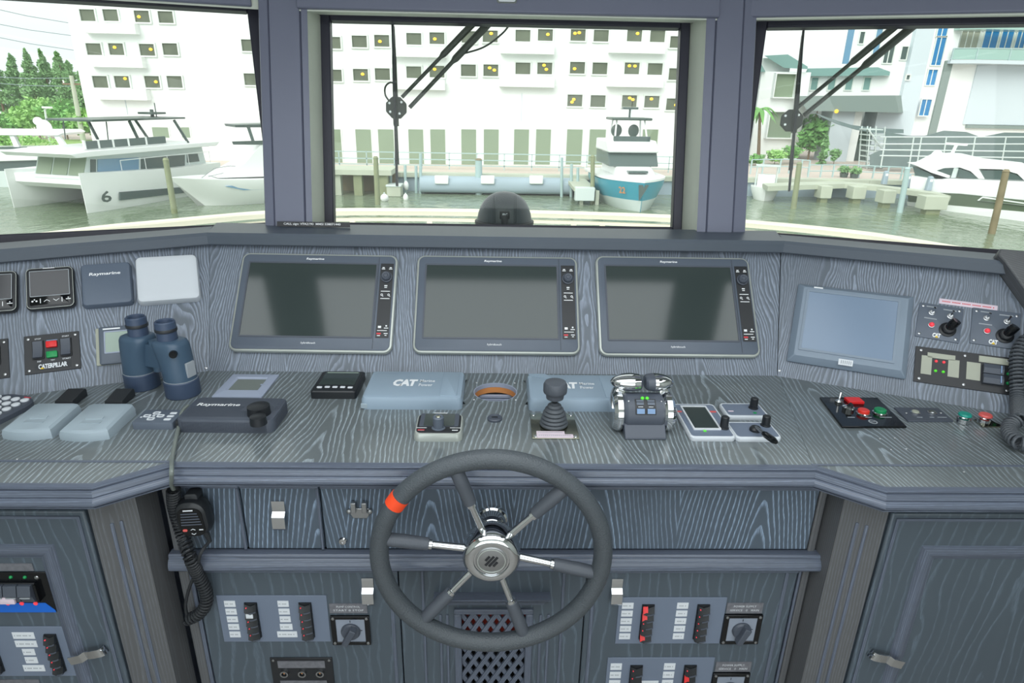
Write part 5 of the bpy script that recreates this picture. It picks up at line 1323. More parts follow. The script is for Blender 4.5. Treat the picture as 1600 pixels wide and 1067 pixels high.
MB().slab(0, .056, .022, .062, .004, .086, .101, .002, M=VX).build('latch', 'rubber', t)
MB().slab(0, .086, .034, .026, .004, .084, .0985, .002, M=VX).build('latch_head', 'rubber', t)
MB().text('JRC', 0, .088, .020, .010, .0986, .0008, M=VX).build('latch_badge', 'label_white', t)
for xr in (-.040, -.034, .034, .040):
    pts = []
    for k in range(9):
        kk, z = ((1.0, 0), (.985, .12), (.94, .33), (.90, .45), (.86, .53), (.74, .71), (.66, .79), (.56, .86), (.46, .91))[k]
        pts.append((xr, -.005-.085*math.sqrt(max(0, kk*kk-(xr/rad)**2))-.0005, .045+top_*z))
    MB().tube(pts, .0016, 6).build('rib', 'searchlight_shell', t)
MB().stack([[(x_, y_-.005, z) for x_, y_ in circ(0, 0, r_, 24)] for r_, z in ((.05, -.16), (.05, -.06), (.09, .0), (.09, .03))]).build('pedestal', 'searchlight_shell', t)
struct('trim_9', MB().box(-1.1, 1.1, 2.06, 2.42, c0.z-.05-.20, c0.z-.05-.16), 'gel_white')
# blind catch on the header over the centre window
hc = at(GC, 792, -1, .125)
t = thing('header_catch', 'chrome rimmed white catch plate on the header above the centre window', 'catch', sub(GC, hc.x, hc.y+.004, .125))
MB().ring(rr(0, 0, .054, .032, .006), rr(0, 0, .046, .024, .004), 0, .005).build('rim', 'chrome', t)
MB().slab(0, 0, .047, .025, .004, 0, .003, .001).build('plate', 'label_white', t)
# ================================================================== OUTDOORS: own bow rail, basin, quay, boats, buildings, trees
WZ, QZ = -4.0, -2.87
def wth(name, label, cat, loc, group=None): return thing(name, label, cat, Mx.Translation(V(loc)), group)
def kid(mb, name, m, root, deep=False, **k):
    o = mb.build(name, m, root, **k)
    if not deep: o.matrix_parent_inverse = root.matrix_world.inverted()
    return o
struct('water_surface', MB().quad((-160, 7, WZ), (160, 7, WZ), (160, 60, WZ), (-160, 60, WZ)), 'water')
# own ship: cream cap rail of the foredeck
rp_ = [Z_(px, py, .75) for px, py in ((0, 371), (130, 357), (250, 345), (408, 331), (530, 326.5), (650, 326.5), (780, 328.5), (920, 332), (1050, 337), (1170, 345), (1300, 357), (1400, 370), (1500, 388))]
rp_ = [V((-3.5, 3.2, .75)), V((-3.35, 3.7, .75))]+rp_[1:-1]+[V((3.2, 4.0, .75)), V((3.45, 3.2, .75))]
path = catmull(rp_, 6)
rail = wth('bow_rail', 'curved cream cap rail with posts around the foredeck outside the windows', 'railing', (0, 5.4, .6))
kid(MB().sweep(path, [(-.05, 0), (.04, 0), (.045, -.012), (.035, -.03), (.03, -.05), (-.04, -.05), (-.055, -.02)]), 'cap_rail', 'rail_cream', rail, sharp=30)
kid(MB().sweep(path, [(-.02, -.075), (.02, -.075), (.02, -.10), (-.02, -.10)]), 'lower_rail', 'rail_cream', rail)
for px in (545, 678, 888, 938, 1026, 200, 330, 1250, 1350):
    tgt = ray(px, 335); best = min(path, key=lambda p_: abs((p_.x-CAM.x)/(p_.y-CAM.y)-tgt.x/tgt.y))
    kid(MB().box(best.x-.022, best.x+.022, best.y-.02, best.y+.02, .20, .66), 'post', 'rail_cream', rail)

# quay and sea wall
struct('quay_ground', MB().box(-110, 130, 42.4, 140, QZ-.3, QZ), 'paving')
swl = wth('sea_wall', 'long pale concrete sea wall with cap along the far side of the basin', 'sea wall', (0, 42.2, WZ))
xs_ = [-60, -24, -12, -6.0, 6.0, 14, 24, 60]
for k in range(len(xs_)-1):
    kid(MB().box(xs_[k]+.02, xs_[k+1]-.02, 42.0, 42.5, WZ-.4, QZ-.25), 'wall_panel', 'concrete_wall', swl)
    kid(MB().box(xs_[k]+.01, xs_[k+1]-.01, 41.8, 42.6, QZ-.25, QZ+.02), 'cap', 'concrete', swl)
# blue grey floating pontoon with white fenders in the middle
pa, pb = Y_(658, 290, 41.2), Y_(893, 290, 41.2)
t = wth('floating_dock', 'long blue-grey floating dock lying along the sea wall', 'dock', ((pa.x+pb.x)/2, 41.2, WZ))
kid(MB().stack([[(x_, 41.2+y_, WZ+.55+z) for y_, z in rr(0, 0, 1.5, .95, .4, 4)] for x_ in (pa.x, pb.x)]), 'float', 'concrete_wall', t)
for px in (690, 762, 838):
    c = Y_(px, 281, 40.4); kid(MB().box(c.x-.42, c.x+.42, 40.3, 40.6, c.z-.25, c.z+.25), 'fender', 'gel_white', t, bevel=.05)
# quay railing
rl = wth('quay_railing', 'thin pale railing along the quay edge before the white building', 'railing', (0, 44.5, QZ))
for px in range(530, 1056, 43):
    c = Y_(px, 250, 44.5); kid(MB().box(c.x-.03, c.x+.03, 44.47, 44.53, QZ, QZ+1.05), 'post', 'rail_paint', rl)
for zz in (.25, .62, 1.05):
    kid(MB().box(Y_(520, 250, 44.5).x, Y_(1062, 250, 44.5).x, 44.47, 44.53, QZ+zz-.03, QZ+zz+.03), 'rail', 'rail_paint', rl)
# low dock on the left of the centre window with dark undercroft
a, b = Y_(512, 272, 39.5), Y_(612, 275, 39.5)
t = wth('jetty', 'low concrete jetty on the left of the centre window', 'jetty', ((a.x+b.x)/2, 40, WZ))
kid(MB().box(a.x, b.x, 39.4, 42.0, a.z-.02, a.z+.28), 'deck', 'concrete', t)
for px in (527, 560, 600):
    c = Y_(px, 285, 39.8); kid(MB().box(c.x-.25, c.x+.25, 39.6, 40.1, WZ-.3, a.z), 'pier', 'concrete' if px == 527 else 'timber_pile', t)
kid(MB().box(a.x, b.x, 41.6, 41.8, WZ, a.z), 'back_wall', 'timber_rust', t)
# pilings
def piling(px, ytop, ybase, y, r_, m, label, capm=None, grp=None, lean=0):
    p0_ = Z_(px, ybase, WZ) if y is None else Y_(px, ybase, y)
    top_ = Y_(px+lean, ytop, p0_.y)
    t = wth('mooring_pile', label, 'piling', (p0_.x, p0_.y, WZ), grp)
    kid(MB().tube([(p0_.x, p0_.y, WZ-.5), (p0_.x*.5+top_.x*.5, p0_.y, (WZ+top_.z)/2), tuple(top_)], [r_*1.05, r_, r_*.95], 12), 'pile', m, t)
    kid(MB().tube([tuple(top_), tuple(top_+V((0, 0, .10)))], [r_*1.1, r_*.6], 12), 'cap', capm or m, t)
    return t
piling(590, 247, 320, None, .14, 'timber_pile', 'thick greenish timber mooring pile in front of the low jetty', lean=-3)
piling(273, 250, 333, None, .14, 'timber_pile', 'timber mooring pile standing before the catamaran side', lean=-14)
piling(926, 245, 318, None, .13, 'timber_pile', 'timber mooring pile touching the teal hulled boat on its left')
piling(748, 250, 285, 41.0, .22, 'rail_paint', 'short pale pile with a brown top behind the floating dock', 'timber_rust')
piling(1240, 256, 326, None, .15, 'timber_pile', 'pale mooring pile just right of the right-hand wiper', lean=9)
piling(1406, 264, 332, None, .15, 'rail_paint', 'grey mooring pile at the stern of the dark hulled cruiser', lean=12)
piling(1550, 268, 365, None, .15, 'timber_rust', 'rust stained mooring pile in front of the dark hulled cruiser', lean=22)
fp_lbl = ['first', 'second', 'third', 'fourth', 'fifth', 'sixth', 'seventh']
for k, (px, y0, y1) in enumerate(((610, 262, 296), (633, 258, 296), (650, 259, 298), (657, 240, 298), (878, 246, 300), (893, 256, 298), (903, 262, 296))):
    c = Y_(px, y1, 41.0 if k < 4 else 40.4); tp = Y_(px, y0, c.y)
    t = tag(MB().tube([(c.x, c.y, WZ-.3), tuple(tp)], .09, 8).build('dock_post', 'rail_paint'), '%s slim blue-grey dock post from the left in the centre window' % fp_lbl[k], 'post', 'slim dock posts in the centre window')
# finger pier beside the teal boat and small dock box on the left
a, b = Z_(888, 284, -3.1), Z_(918, 284, -3.1)
t = wth('finger_pier', 'pale finger pier left of the teal hulled boat', 'pier', (a.x, a.y, WZ))
kid(MB().box(a.x, b.x, 37.2, 42, -3.25, -3.05), 'deck', 'concrete', t)
kid(MB().box(a.x+.05, b.x-.05, 37.0, 37.5, -3.75, -3.0), 'end_block', 'gel_shade', t, bevel=.03)
for px in (893, 914):
    c = Z_(px, 300, WZ); kid(MB().box(c.x-.1, c.x+.1, 37.3, 37.5, WZ-.3, -3.2), 'pier_leg', 'concrete', t)
c = Z_(617, 306, WZ)
t = wth('dock_box', 'small pale floating dock box beside the white buoys', 'box', (c.x, c.y, WZ))
kid(MB().box(c.x-.42, c.x+.42, c.y-.4, c.y+.6, WZ+.0, WZ+.62), 'case', 'concrete', t, bevel=.03)
kid(MB().box(c.x-.46, c.x+.46, c.y-.44, c.y+.64, WZ+.58, WZ+.70), 'lid', 'gel_shade', t, bevel=.03)
for k, (px, py, r_) in enumerate(((601, 310, .24), (635, 298, .17), (634, 308, .15))):
    c = Z_(px, py+4, WZ); t = wth('buoy', ('large white mooring buoy left of the dock box', 'upper white fender hanging right of the dock box', 'lower white fender hanging right of the dock box')[k], 'buoy', (c.x, c.y, WZ))
    kid(MB().ball((c.x, c.y, WZ+r_*.7+(.35 if k == 1 else 0)), r_, rz=r_*(1 if k == 0 else 1.7)), 'float', 'gel_white', t)
    kid(MB().ball((c.x, c.y, WZ+r_*(1.8 if k == 0 else 2.4)+(.35 if k == 1 else 0)), r_*.25), 'eye', 'gel_shade', t)

# ------------------------------------------------------------------ parking garage
GY = 48.0
gx0, gx1 = Y_(141, 203, GY).x, Y_(1063, 200, GY).x
gar = wth('parking_garage', 'long white multi-storey garage building across the water with small square windows', 'building', ((gx0+gx1)/2, GY, QZ))
kid(MB().box(gx0, gx1, GY, GY+14, QZ, 15), 'wall', 'stucco_white', gar)
kid(MB().box(gx1, gx1+4.2, GY+1.2, GY+14, QZ, 15), 'wing_wall', 'stucco_grey', gar)
def prect(px, py, w, h, y):
    a, b = Y_(px-w/2, py+h/2, y), Y_(px+w/2, py-h/2, y); c = Y_(px, py, y)
    ww = Y_(px+w/2, py, y).x-Y_(px-w/2, py, y).x; hh = Y_(px, py-h/2, y).z-Y_(px, py+h/2, y).z
    return c.x-ww/2, c.x+ww/2, c.z-hh/2, c.z+hh/2
def far_window(root, px, py, w, h, y, pane='pane_garage', sur='window_surround', lamps=0, d=.12, name='window', bars=0):
    x0, x1, z0, z1 = prect(px, py, w, h, y); e = .09
    f = MB()
    f.ring([(x0-e, z0-e), (x1+e, z0-e), (x1+e, z1+e), (x0-e, z1+e)], [(x0, z0), (x1, z0), (x1, z1), (x0, z1)], 0, d, M=Mx(((1, 0, 0, 0), (0, 0, -1, y), (0, 1, 0, 0), (0, 0, 0, 1))))
    o = kid(f, name, sur, root)
    kid(MB().box(x0, x1, y-.03, y+.02, z0, z1), 'pane', pane, o, deep=True)
    for k in range(bars):
        xx = x0+(x1-x0)*(k+1)/(bars+1); kid(MB().box(xx-.04, xx+.04, y-.07, y-.02, z0, z1), 'mullion', sur, o, deep=True)
    for k in range(lamps):
        xx = x0+(x1-x0)*random.uniform(.25, .75); zz = z0+(z1-z0)*random.uniform(.35, .8)
        kid(MB().ball((xx, y-.06, zz), .13, .04, .10, n=8, m=4), 'lamp', 'garage_lamp', o, deep=True)
    return o
WL = [(138, 24, 0), (174, 24, 0), (223, 26, 1), (260, 27, 0), (148, 77, 0), (183, 77, 1), (231, 78, 1), (267, 77, 0), (158, 128, 0), (192, 128, 1), (239, 128, 1), (274, 128, 0), (390, 71, 0), (394, 124, 0),
      (521, 67, 0), (562, 65, 0), (597, 64, 1), (647, 61, 0), (683, 60, 1), (733, 58, 0), (766, 57, 1), (817, 56, 0), (852, 55, 1), (903, 55, 2), (939, 56, 0), (991, 56, 1), (1027, 57, 0), (1058, 66, 0),
      (523, 118, 0), (564, 117, 1), (598, 116, 0), (647, 113, 0), (683, 112, 1), (732, 110, 0), (767, 110, 2), (817, 107, 0), (851, 107, 2), (902, 106, 1), (937, 107, 0), (987, 107, 2), (1023, 108, 0), (1056, 116, 1),
      (898, 157, 2), (934, 158, 0), (983, 158, 2), (1018, 159, 1), (1052, 163, 1)]
for px, py, l_ in WL: far_window(gar, px, py, 23, 18, GY, lamps=l_)
for px0, px1 in ((521, 534), (557, 581), (592, 616), (639, 662), (673, 696), (721, 744), (756, 779), (803, 826), (837, 860), (885, 909), (920, 945), (1002, 1026)):
    far_window(gar, (px0+px1)/2, 230, px1-px0, 55, GY, 'pane_ground', d=.05, name='shutter_door')
for px0, px1 in ((239, 264), (284, 297)): far_window(gar, (px0+px1)/2, 207, px1-px0, 16, GY, 'pane_ground', d=.05)
for px0, px1, y0, y1, y2 in ((129, 212, 47, 52, 36), (138, 223, 100, 105, 88), (148, 230, 151, 156, 139), (782, 866, 78, 84, 66), (780, 866, 130, 136, 118), (952, 1039, 77, 83, 66), (949, 1036, 130, 136, 118), (612, 697, 84, 89, 74), (612, 695, 135, 140, 124)):
    a, b = Y_(px0, y1, GY-.6), Y_(px1, y1, GY-.6); zt_ = Y_(px0/2+px1/2, y2, GY-.6).z; zb_ = Y_(px0/2+px1/2, y1, GY-.6).z
    kid(MB().box(a.x, b.x, GY-.6, GY, zb_, zt_), 'planter_ledge', 'stucco_white', gar)
for px in (196, 610, 815, 988):
    c = Y_(px, 160, GY-.02); kid(MB().box(c.x-.02, c.x+.02, GY-.03, GY, QZ+3, c.z+.6), 'wall_joint', 'stucco_grey', gar)

# ------------------------------------------------------------------ boats
def hull(F, L, beam, fb0, fb1, rake=0., zc=0., full=.45, n_=12, draft=.35, tum=.86, wl=.7):
    rings = []
    for k in range(n_+1):
        u = (k/n_)**1.4; f = (1-(1-min(1, u/full))**2.2) if u < full else 1-.12*((u-full)/(1-full))**2
        hb_ = max(.015, beam/2*f); fb = fb0+(fb1-fb0)*min(1, u*1.6); s_ = u*L
        ring = []
        for wf, hf in ((1, 1), (.985, .82), (tum, .42), (wl, 0), (wl*.6, -draft/fb), (0, -draft*1.3/fb), (-wl*.6, -draft/fb), (-wl, 0), (-tum, .42), (-.985, .82), (-1, 1)):
            ring.append((s_-rake*max(0, hf)*(1-u)**1.5, hf*fb, zc+wf*hb_))
        rings.append(ring)
    return MB().stack(rings, M=F)
def pxpoly(F, pts, h=0): return [(at(F, *p_, h).x, at(F, *p_, h).y) for p_ in pts]
def slabp(F, pts, z0, z1, h=0): return MB().prism(pxpoly(F, pts, h), z0, z1, M=F)

# catamaran
B0, B1 = Z_(147, 334, WZ), Z_(330, 300, WZ)
CF_ = frame(B0, (B1-B0), (0, 0, 1))
L = 9.6
t = thing('catamaran', 'large white twin hull motor catamaran with flybridge in the left window', 'boat', CF_)
def cat(mb, name, m, par=None, **k):
    o = mb.build(name, m, par or t, **k); return o
I4 = Mx.Identity(4)
sep = -5.0
for zc in (-.42, sep): cat(hull(I4, L, .95, 1.92, 1.65, 0, zc, .3, tum=.95, wl=.85), 'hull', 'gel_white')
cat(MB().stack([[(s_, h_, z) for s_, h_ in ((.35, 1.30), (.7, 1.05), (L, .75), (L, 1.62), (.35, 1.72))] for z in (sep, -.42)]), 'bridge_deck', 'gel_white', sharp=20)
hp = [(186, 300), (311, 290), (303, 299), (186, 313)]
cat(slabp(CF_, hp, -.02, .075).__class__().prism(pxpoly(CF_, hp), .0, .075), 'hull_window', 'boat_window', None)
x6, y6 = at(CF_, 164, 307).x, at(CF_, 164, 307).y
cat(MB().text('6', x6, y6, .62, .55, .06, .02), 'hull_number', 'boat_dark')
IN = -.55
cp0 = pxpoly(CF_, [(98, 246), (311, 236), (312, 264), (98, 274)], IN)
cz0_, cz1_ = cp0[0][0], cp0[1][0]
s_c0 = at(CF_, 141, 262, IN).x; s_c1 = at(CF_, 318, 250, IN).x
hbs, hts = at(CF_, 200, 240).y, at(CF_, 200, 231).y
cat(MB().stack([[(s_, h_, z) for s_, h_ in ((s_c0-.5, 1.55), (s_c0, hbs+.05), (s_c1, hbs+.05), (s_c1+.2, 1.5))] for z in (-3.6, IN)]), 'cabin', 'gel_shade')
for p_, m in (([(152, 249), (216, 246), (216, 268), (152, 272)], 'boat_window_blue'), ([(220, 246), (288, 242), (288, 264), (220, 268)], 'boat_window'), ([(292, 241), (308, 240), (311, 252), (292, 254)], 'boat_window'), ([(141, 249), (149, 249), (149, 272), (141, 273)], 'boat_dark')):
    cat(MB().prism(pxpoly(CF_, p_, IN), IN-.02, IN+.04), 'cabin_window', m)
cat(MB().prism([(s_c0-1.2, hbs), (s_c1+.6, hbs), (s_c1+1.0, hts-.05), (s_c0-.3, hts), (s_c0-1.5, hbs+.2)], -4.2, .05), 'flybridge_deck', 'gel_white', bevel=.03)
for za, zb_ in ((-3.5, -2.6), (-2.5, -1.6), (-1.5, -.6)):
    cat(MB().stack([[(s_c0-.47, 1.75, z), (s_c0-.06, hbs-.05, z), (s_c0+.05, hbs-.05, z), (s_c0-.3, 1.75, z)] for z in (za, zb_)]), 'front_window', 'pane_ground')
ws = [at(CF_, px, 229, -.35).x for px in (133, 155, 178, 202, 230, 262)]
h0, h1 = at(CF_, 190, 229, -.35).y, at(CF_, 190, 217, -.35).y
cat(MB().box(s_c0-.5, ws[-1]+1.6, hts-.1, h0+.02, -3.6, -.4), 'coaming', 'gel_white')
for k in range(5):
    cat(MB().box(ws[k]+.04, ws[k+1]-.05, h0, h1, -.40, -.36), 'windscreen_pane', 'boat_window')
    cat(MB().box(ws[k]-.05, ws[k]+.05, h0, h1+.04, -.42, -.33), 'windscreen_post', 'gel_white')
ht = at(CF_, 215, 188, -.6).y
r0_, r1_ = at(CF_, 142, 189, -.6).x, at(CF_, 288, 186, -.6).x
cat(MB().box(r0_, r1_, ht, ht+.10, -3.4, -.5), 'hardtop', 'boat_dark', bevel=.03)
for (a, b) in (((166, 190), (168, 214)), ((202, 189), (216, 214)), ((272, 188), (296, 222))):
    for z in (-.6, -3.3):
        p_, q_ = at(CF_, *a, -.6), at(CF_, *b, -.6); cat(MB().tube([(p_.x, p_.y, z), (q_.x, q_.y-.2, z)], .08 if a[0] > 170 else .03, 8), 'hardtop_post', 'boat_dark')
p_ = at(CF_, 238, 180, -1.8); cat(MB().box(p_.x-.5, p_.x+.5, ht+.25, ht+.36, -2.3, -1.3).cyl((p_.x, ht+.1, -1.8), (p_.x, ht+.5, -1.8), .10).cyl((p_.x+.3, ht+.1, -1.8), (p_.x+.3, ht+.85, -1.8), .03), 'radar', 'boat_dark')
cat(MB().tube([(s_, 2.35, -.05) for s_ in (2.2, 5, 8.8)], .02, 6), 'guard_rail', 'gel_white')
for s_ in (2.2, 3.8, 5.4, 7.0, 8.8): cat(MB().cyl((s_, 1.7, -.05), (s_, 2.35, -.05), .018, n=6), 'stanchion', 'gel_white')
cat(MB().box(.5, 1.9, 1.72, 1.80, -2.9, -1.0), 'deck_hatch', 'boat_window')

# white bow yacht at the right of the left window
B0, B1 = Z_(333, 327, WZ), Z_(440, 318, WZ); YFm = frame(B0, B1-B0, (0, 0, 1))
t = thing('motor_yacht', 'white motor yacht showing its pointed bow beside the catamaran', 'boat', YFm)
cat(hull(I4, 5.2, 3.2, 1.55, 1.35, 1.55, -1.5, .5, tum=.8, wl=.55), 'hull', 'gel_white')
cat(MB().prism(pxpoly(YFm, [(352, 291), (385, 287), (430, 286), (430, 295), (380, 297)], -.15), -.35, -.09), 'hull_window', 'boat_window_blue')
cat(MB().stack([[(s_, h_, z) for s_, h_ in ((.6, 1.5), (2.1, 2.2), (3.0, 3.1), (5, 3.1), (5, 1.4))] for z in (-2.6, -.5)]), 'cabin', 'gel_white')
w0 = pxpoly(YFm, [(363, 221), (430, 219), (430, 226), (365, 226)], -.5); cat(MB().prism(w0, -.6, -.47), 'window_band', 'boat_dark')
w0 = pxpoly(YFm, [(366, 195), (440, 193), (440, 199), (368, 199)], -.7); cat(MB().prism(w0, -2.4, -.6), 'hardtop', 'boat_dark')
for a, b in (((388, 198), (396, 222)), ((418, 198), (424, 222))):
    p_, q_ = at(YFm, *a, -.7), at(YFm, *b, -.7); cat(MB().tube([(p_.x, p_.y, -.7), (q_.x, q_.y, -.7)], .09, 6), 'hardtop_post', 'boat_window')
cat(MB().tube([tuple(at(YFm, px, py, -.9)) for px, py in ((315, 278), (335, 263), (360, 259), (383, 262))], .02, 6), 'pulpit_rail', 'steel')
cat(MB().tube([tuple(at(YFm, px, py, -.9)) for px, py in ((325, 276), (350, 270), (380, 268))], .02, 6), 'pulpit_rail', 'steel')

# cabin cruiser at the far left
def flat(px, py, y): return Y_(px, py, y)
c = Y_(20, 290, 41); FB = frame((c.x, 41, WZ), (1, 0, 0), (0, 0, 1))
t = thing('cabin_cruiser', 'white cabin cruiser with open flybridge behind the catamaran at left edge', 'boat', FB)
def fb(pts, z0, z1, name, m, **k): return cat(MB().prism(pxpoly(FB, pts), z0, z1), name, m, **k)
fb([(-60, 203), (92, 204), (100, 208), (92, 212), (-60, 211)], -2.2, .1, 'hardtop', 'gel_white', bevel=.03)
fb([(14, 211), (21, 211), (32, 233), (23, 233)], -.2, 0, 'roof_post', 'gel_white'); fb([(83, 211), (91, 211), (106, 232), (96, 232)], -.2, 0, 'roof_post', 'gel_white')
fb([(-60, 232), (108, 231), (104, 244), (70, 250), (-60, 254)], -2.4, .15, 'flybridge', 'gel_white', bevel=.05)
fb([(-60, 230), (104, 229), (104, 232), (-60, 233)], -.2, .18, 'rub_strip', 'boat_window')
fb([(-60, 253), (94, 250), (86, 266), (-60, 272)], -2.2, .0, 'cabin_window', 'boat_window')
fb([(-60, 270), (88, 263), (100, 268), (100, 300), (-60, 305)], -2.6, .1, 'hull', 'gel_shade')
fb([(92, 246), (98, 248), (92, 268), (84, 268)], -.2, .08, 'window_post', 'gel_white')
cat(MB().tube([tuple(at(FB, px, py, .3)) for px, py in ((10, 266), (40, 262), (92, 257))], .025, 6), 'guard_rail', 'gel_white')
p_ = at(FB, 52, 200); cat(MB().ball((p_.x, p_.y, -1), .45, rz=.28).ball((p_.x-.3, p_.y+.35, -1), .25, rz=.3), 'radome', 'gel_white')

# teal sport boat, bow on
B0 = Z_(1000, 331, WZ); TF = frame(B0, V((-.07, 1, 0)), (0, 0, 1)) @ Mx.Diagonal((.68, 1, 1, 1))
t = thing('sport_boat', 'sport fishing boat with teal hull seen bow on in the centre window', 'boat', TF)
sc_ = (B0-CAM).length/FPX
bm_ = 3.75
hl = hull(I4, 9.5, bm_, 1.62, 1.45, .55, 0, .42, tum=.84, wl=.62)
cat(hl, 'hull', 'hull_teal', sharp=25)
h2 = hull(I4, 9.45, bm_*.985, .62, .60, .0, 0, .42, tum=.92, wl=.66); 
rings = []
for k in range(13):
    u = (k/12)**1.4; f = (1-(1-min(1, u/.42))**2.2) if u < .42 else 1
    hb_ = max(.02, bm_/2*f); fbk = 1.62+(1.45-1.62)*min(1, u*1.6)
    rr_ = lambda wf, h_: (u*9.5-.55*(h_/fbk)*(1-u)**1.5, h_, wf*hb_)
    rings.append([rr_(.80, .60), rr_(.62*1.01, -.02), rr_(.3, -.4), rr_(-.3, -.4), rr_(-.62*1.01, -.02), rr_(-.80, .60)])
cat(MB().stack([[(x_-.012, y_, z_*1.03) for x_, y_, z_ in r_] for r_ in rings]), 'boot_bottom', 'gel_shade')
cat(MB().stack([[(s_-.55*(1-u)**1.5-.03, hh, w_*bm_/2*1.02*((1-(1-min(1, u/.42))**2.2) if u < .42 else 1)+0) for w_ in (-1, 1) for hh in ((1.70, 1.58) if w_ < 0 else (1.58, 1.70))] for u, s_ in ((max(.0005, (k/12)**1.4), 9.5*(k/12)**1.4) for k in range(13))]), 'deck', 'gel_white')
cat(MB().stack([[(s_, h_, z) for s_, h_ in ((.9, 1.68), (2.2, 2.05), (3.2, 2.25), (8, 2.3), (8, 1.6))] for z in (-1.05, 1.05)]), 'trunk_cabin', 'gel_white', bevel=.12)
cat(MB().stack([[(s_, h_, z) for s_, h_ in ((2.9, 2.2), (3.7, 2.95), (8, 2.95), (8, 2.2))] for z in (-1.42, 1.42)]), 'windshield', 'boat_window', bevel=.05)
cat(MB().stack([[(s_, h_, z) for s_, h_ in ((3.3, 2.92), (3.2, 3.05), (4.2, 3.55), (8.2, 3.55), (8.2, 2.92))] for z in (-1.45, 1.45)]), 'cabin_roof', 'gel_white', bevel=.08)
cat(MB().box(4.1, 4.3, 3.5, 3.78, -1.05, 1.05), 'bridge_screen', 'boat_window')
for z in (-.95, .95):
    cat(MB().tube([(4.4, 3.5, z), (5.0, 4.65, z*.85)], .05, 8), 'tower_leg', 'gel_white'); cat(MB().tube([(6.6, 3.5, z), (6.3, 4.65, z*.85)], .05, 8), 'tower_leg', 'gel_white')
cat(MB().box(4.4, 6.9, 4.62, 4.76, -1.15, 1.15), 'hardtop', 'boat_dark', bevel=.05)
for z in (-.75, .25): cat(MB().ball((5.2, 4.05, z), .12, .36, .32), 'helm_seat', 'boat_dark')
cat(MB().cyl((5.5, 4.7, 0), (5.5, 5.25, 0), .06).box(5.3, 5.7, 5.2, 5.32, -.45, .45), 'radar', 'boat_window')
cat(MB().box(1.4, 2.0, 1.95, 2.06, -.55, .55), 'deck_hatch', 'boat_window')
cat(MB().prism([(-.2, 0), (.28, .85), (-.28, .85)], 0, .1, M=Mx.Translation((-.36, .62, 0)) @ Mx(((0, 0, -1, 0), (0, 1, 0, 0), (1, 0, 0, 0), (0, 0, 0, 1)))), 'stem_guard', 'boat_window')
p_ = TF.inverted() @ Z_(1000, 331, WZ)
em_ = MB().text('22', 0, 0, .5, .36, 0, .02, M=Mx.Translation((.55, 1.12, -.98)) @ Mx.Rotation(R(-55), 4, 'Y') @ Mx.Rotation(R(-90+0), 4, 'Y') @ Mx.Rotation(R(12), 4, 'X'))
cat(em_, 'hull_emblem', 'plywood')
# dark hulled cruiser on the right
B0, B1 = Z_(1418, 321, WZ), Z_(1600, 346, WZ); KF = frame(B0, B1-B0, (0, 0, 1))
t = thing('express_cruiser', 'white express cruiser with dark hull moored at the right', 'boat', KF)
def kp(pts, z0, z1, name, m, h=0, **k): return cat(MB().prism(pxpoly(KF, pts, h), z0, z1), name, m, **k)
kp([(1418, 296), (1500, 301), (1600, 311), (1720, 324), (1700, 362), (1600, 335), (1419, 317)], -2.6, 0, 'hull', 'hull_dark')
kp([(1417, 315), (1500, 322), (1600, 331), (1705, 345), (1690, 365), (1600, 349), (1419, 324)], -2.5, .04, 'boot_stripe', 'gel_white')
kp([(1420, 300), (1424, 275), (1462, 281), (1480, 279), (1530, 281), (1600, 284), (1730, 310), (1722, 328), (1600, 313), (1500, 303)], -2.6, .05, 'topsides', 'gel_white', bevel=.04)
kp([(1412, 254), (1425, 254), (1452, 240), (1470, 241), (1504, 249), (1566, 256), (1592, 268), (1612, 284), (1600, 286), (1585, 272), (1560, 265), (1524, 264), (1535, 283), (1526, 281), (1512, 268), (1495, 262), (1470, 263), (1458, 267), (1480, 275), (1478, 279), (1450, 270), (1427, 259)], -2.4, -.35, 'hardtop', 'gel_white')
kp([(1458, 267), (1472, 262), (1495, 262), (1512, 268), (1532, 280), (1495, 277), (1480, 274)], -2.3, -.42, 'side_window', 'boat_window', -.35)
kp([(1524, 266), (1562, 266), (1586, 272), (1600, 281), (1538, 281)], -2.3, -.42, 'windscreen', 'boat_window', -.35)
kp([(1492, 262), (1498, 263), (1492, 284), (1485, 283)], -.35, -.25, 'window_pillar', 'gel_shade', -.35)
kp([(1424, 260), (1450, 271), (1462, 281), (1440, 277), (1428, 275)], -2.3, -.5, 'cockpit', 'boat_window', -.35)
kp([(1528, 313), (1536, 307), (1610, 318), (1610, 322)], .0, .10, 'hull_window', 'gel_white'); kp([(1532, 313), (1537, 309), (1610, 319.5), (1610, 321)], .05, .13, 'hull_window_glass', 'hull_dark')
p_ = at(KF, 1464, 243, -1.4); cat(MB().ball((p_.x, p_.y, -1.4), .32, rz=.32), 'radome', 'gel_white')
p_ = at(KF, 1490, 244, -1.4); cat(MB().box(p_.x-.55, p_.x+.55, p_.y+.62, p_.y+.74, -1.5, -1.3).cyl((p_.x-.2, p_.y-.2, -1.4), (p_.x, p_.y+.65, -1.4), .09).box(p_.x-.7, p_.x+.7, p_.y-.1, p_.y+.08, -1.9, -.9), 'radar_mast', 'gel_white')
cat(MB().tube([tuple(at(KF, px, py, .0)) for px, py in ((1480, 278), (1535, 280), (1600, 282))], .02, 6), 'guard_rail', 'steel')
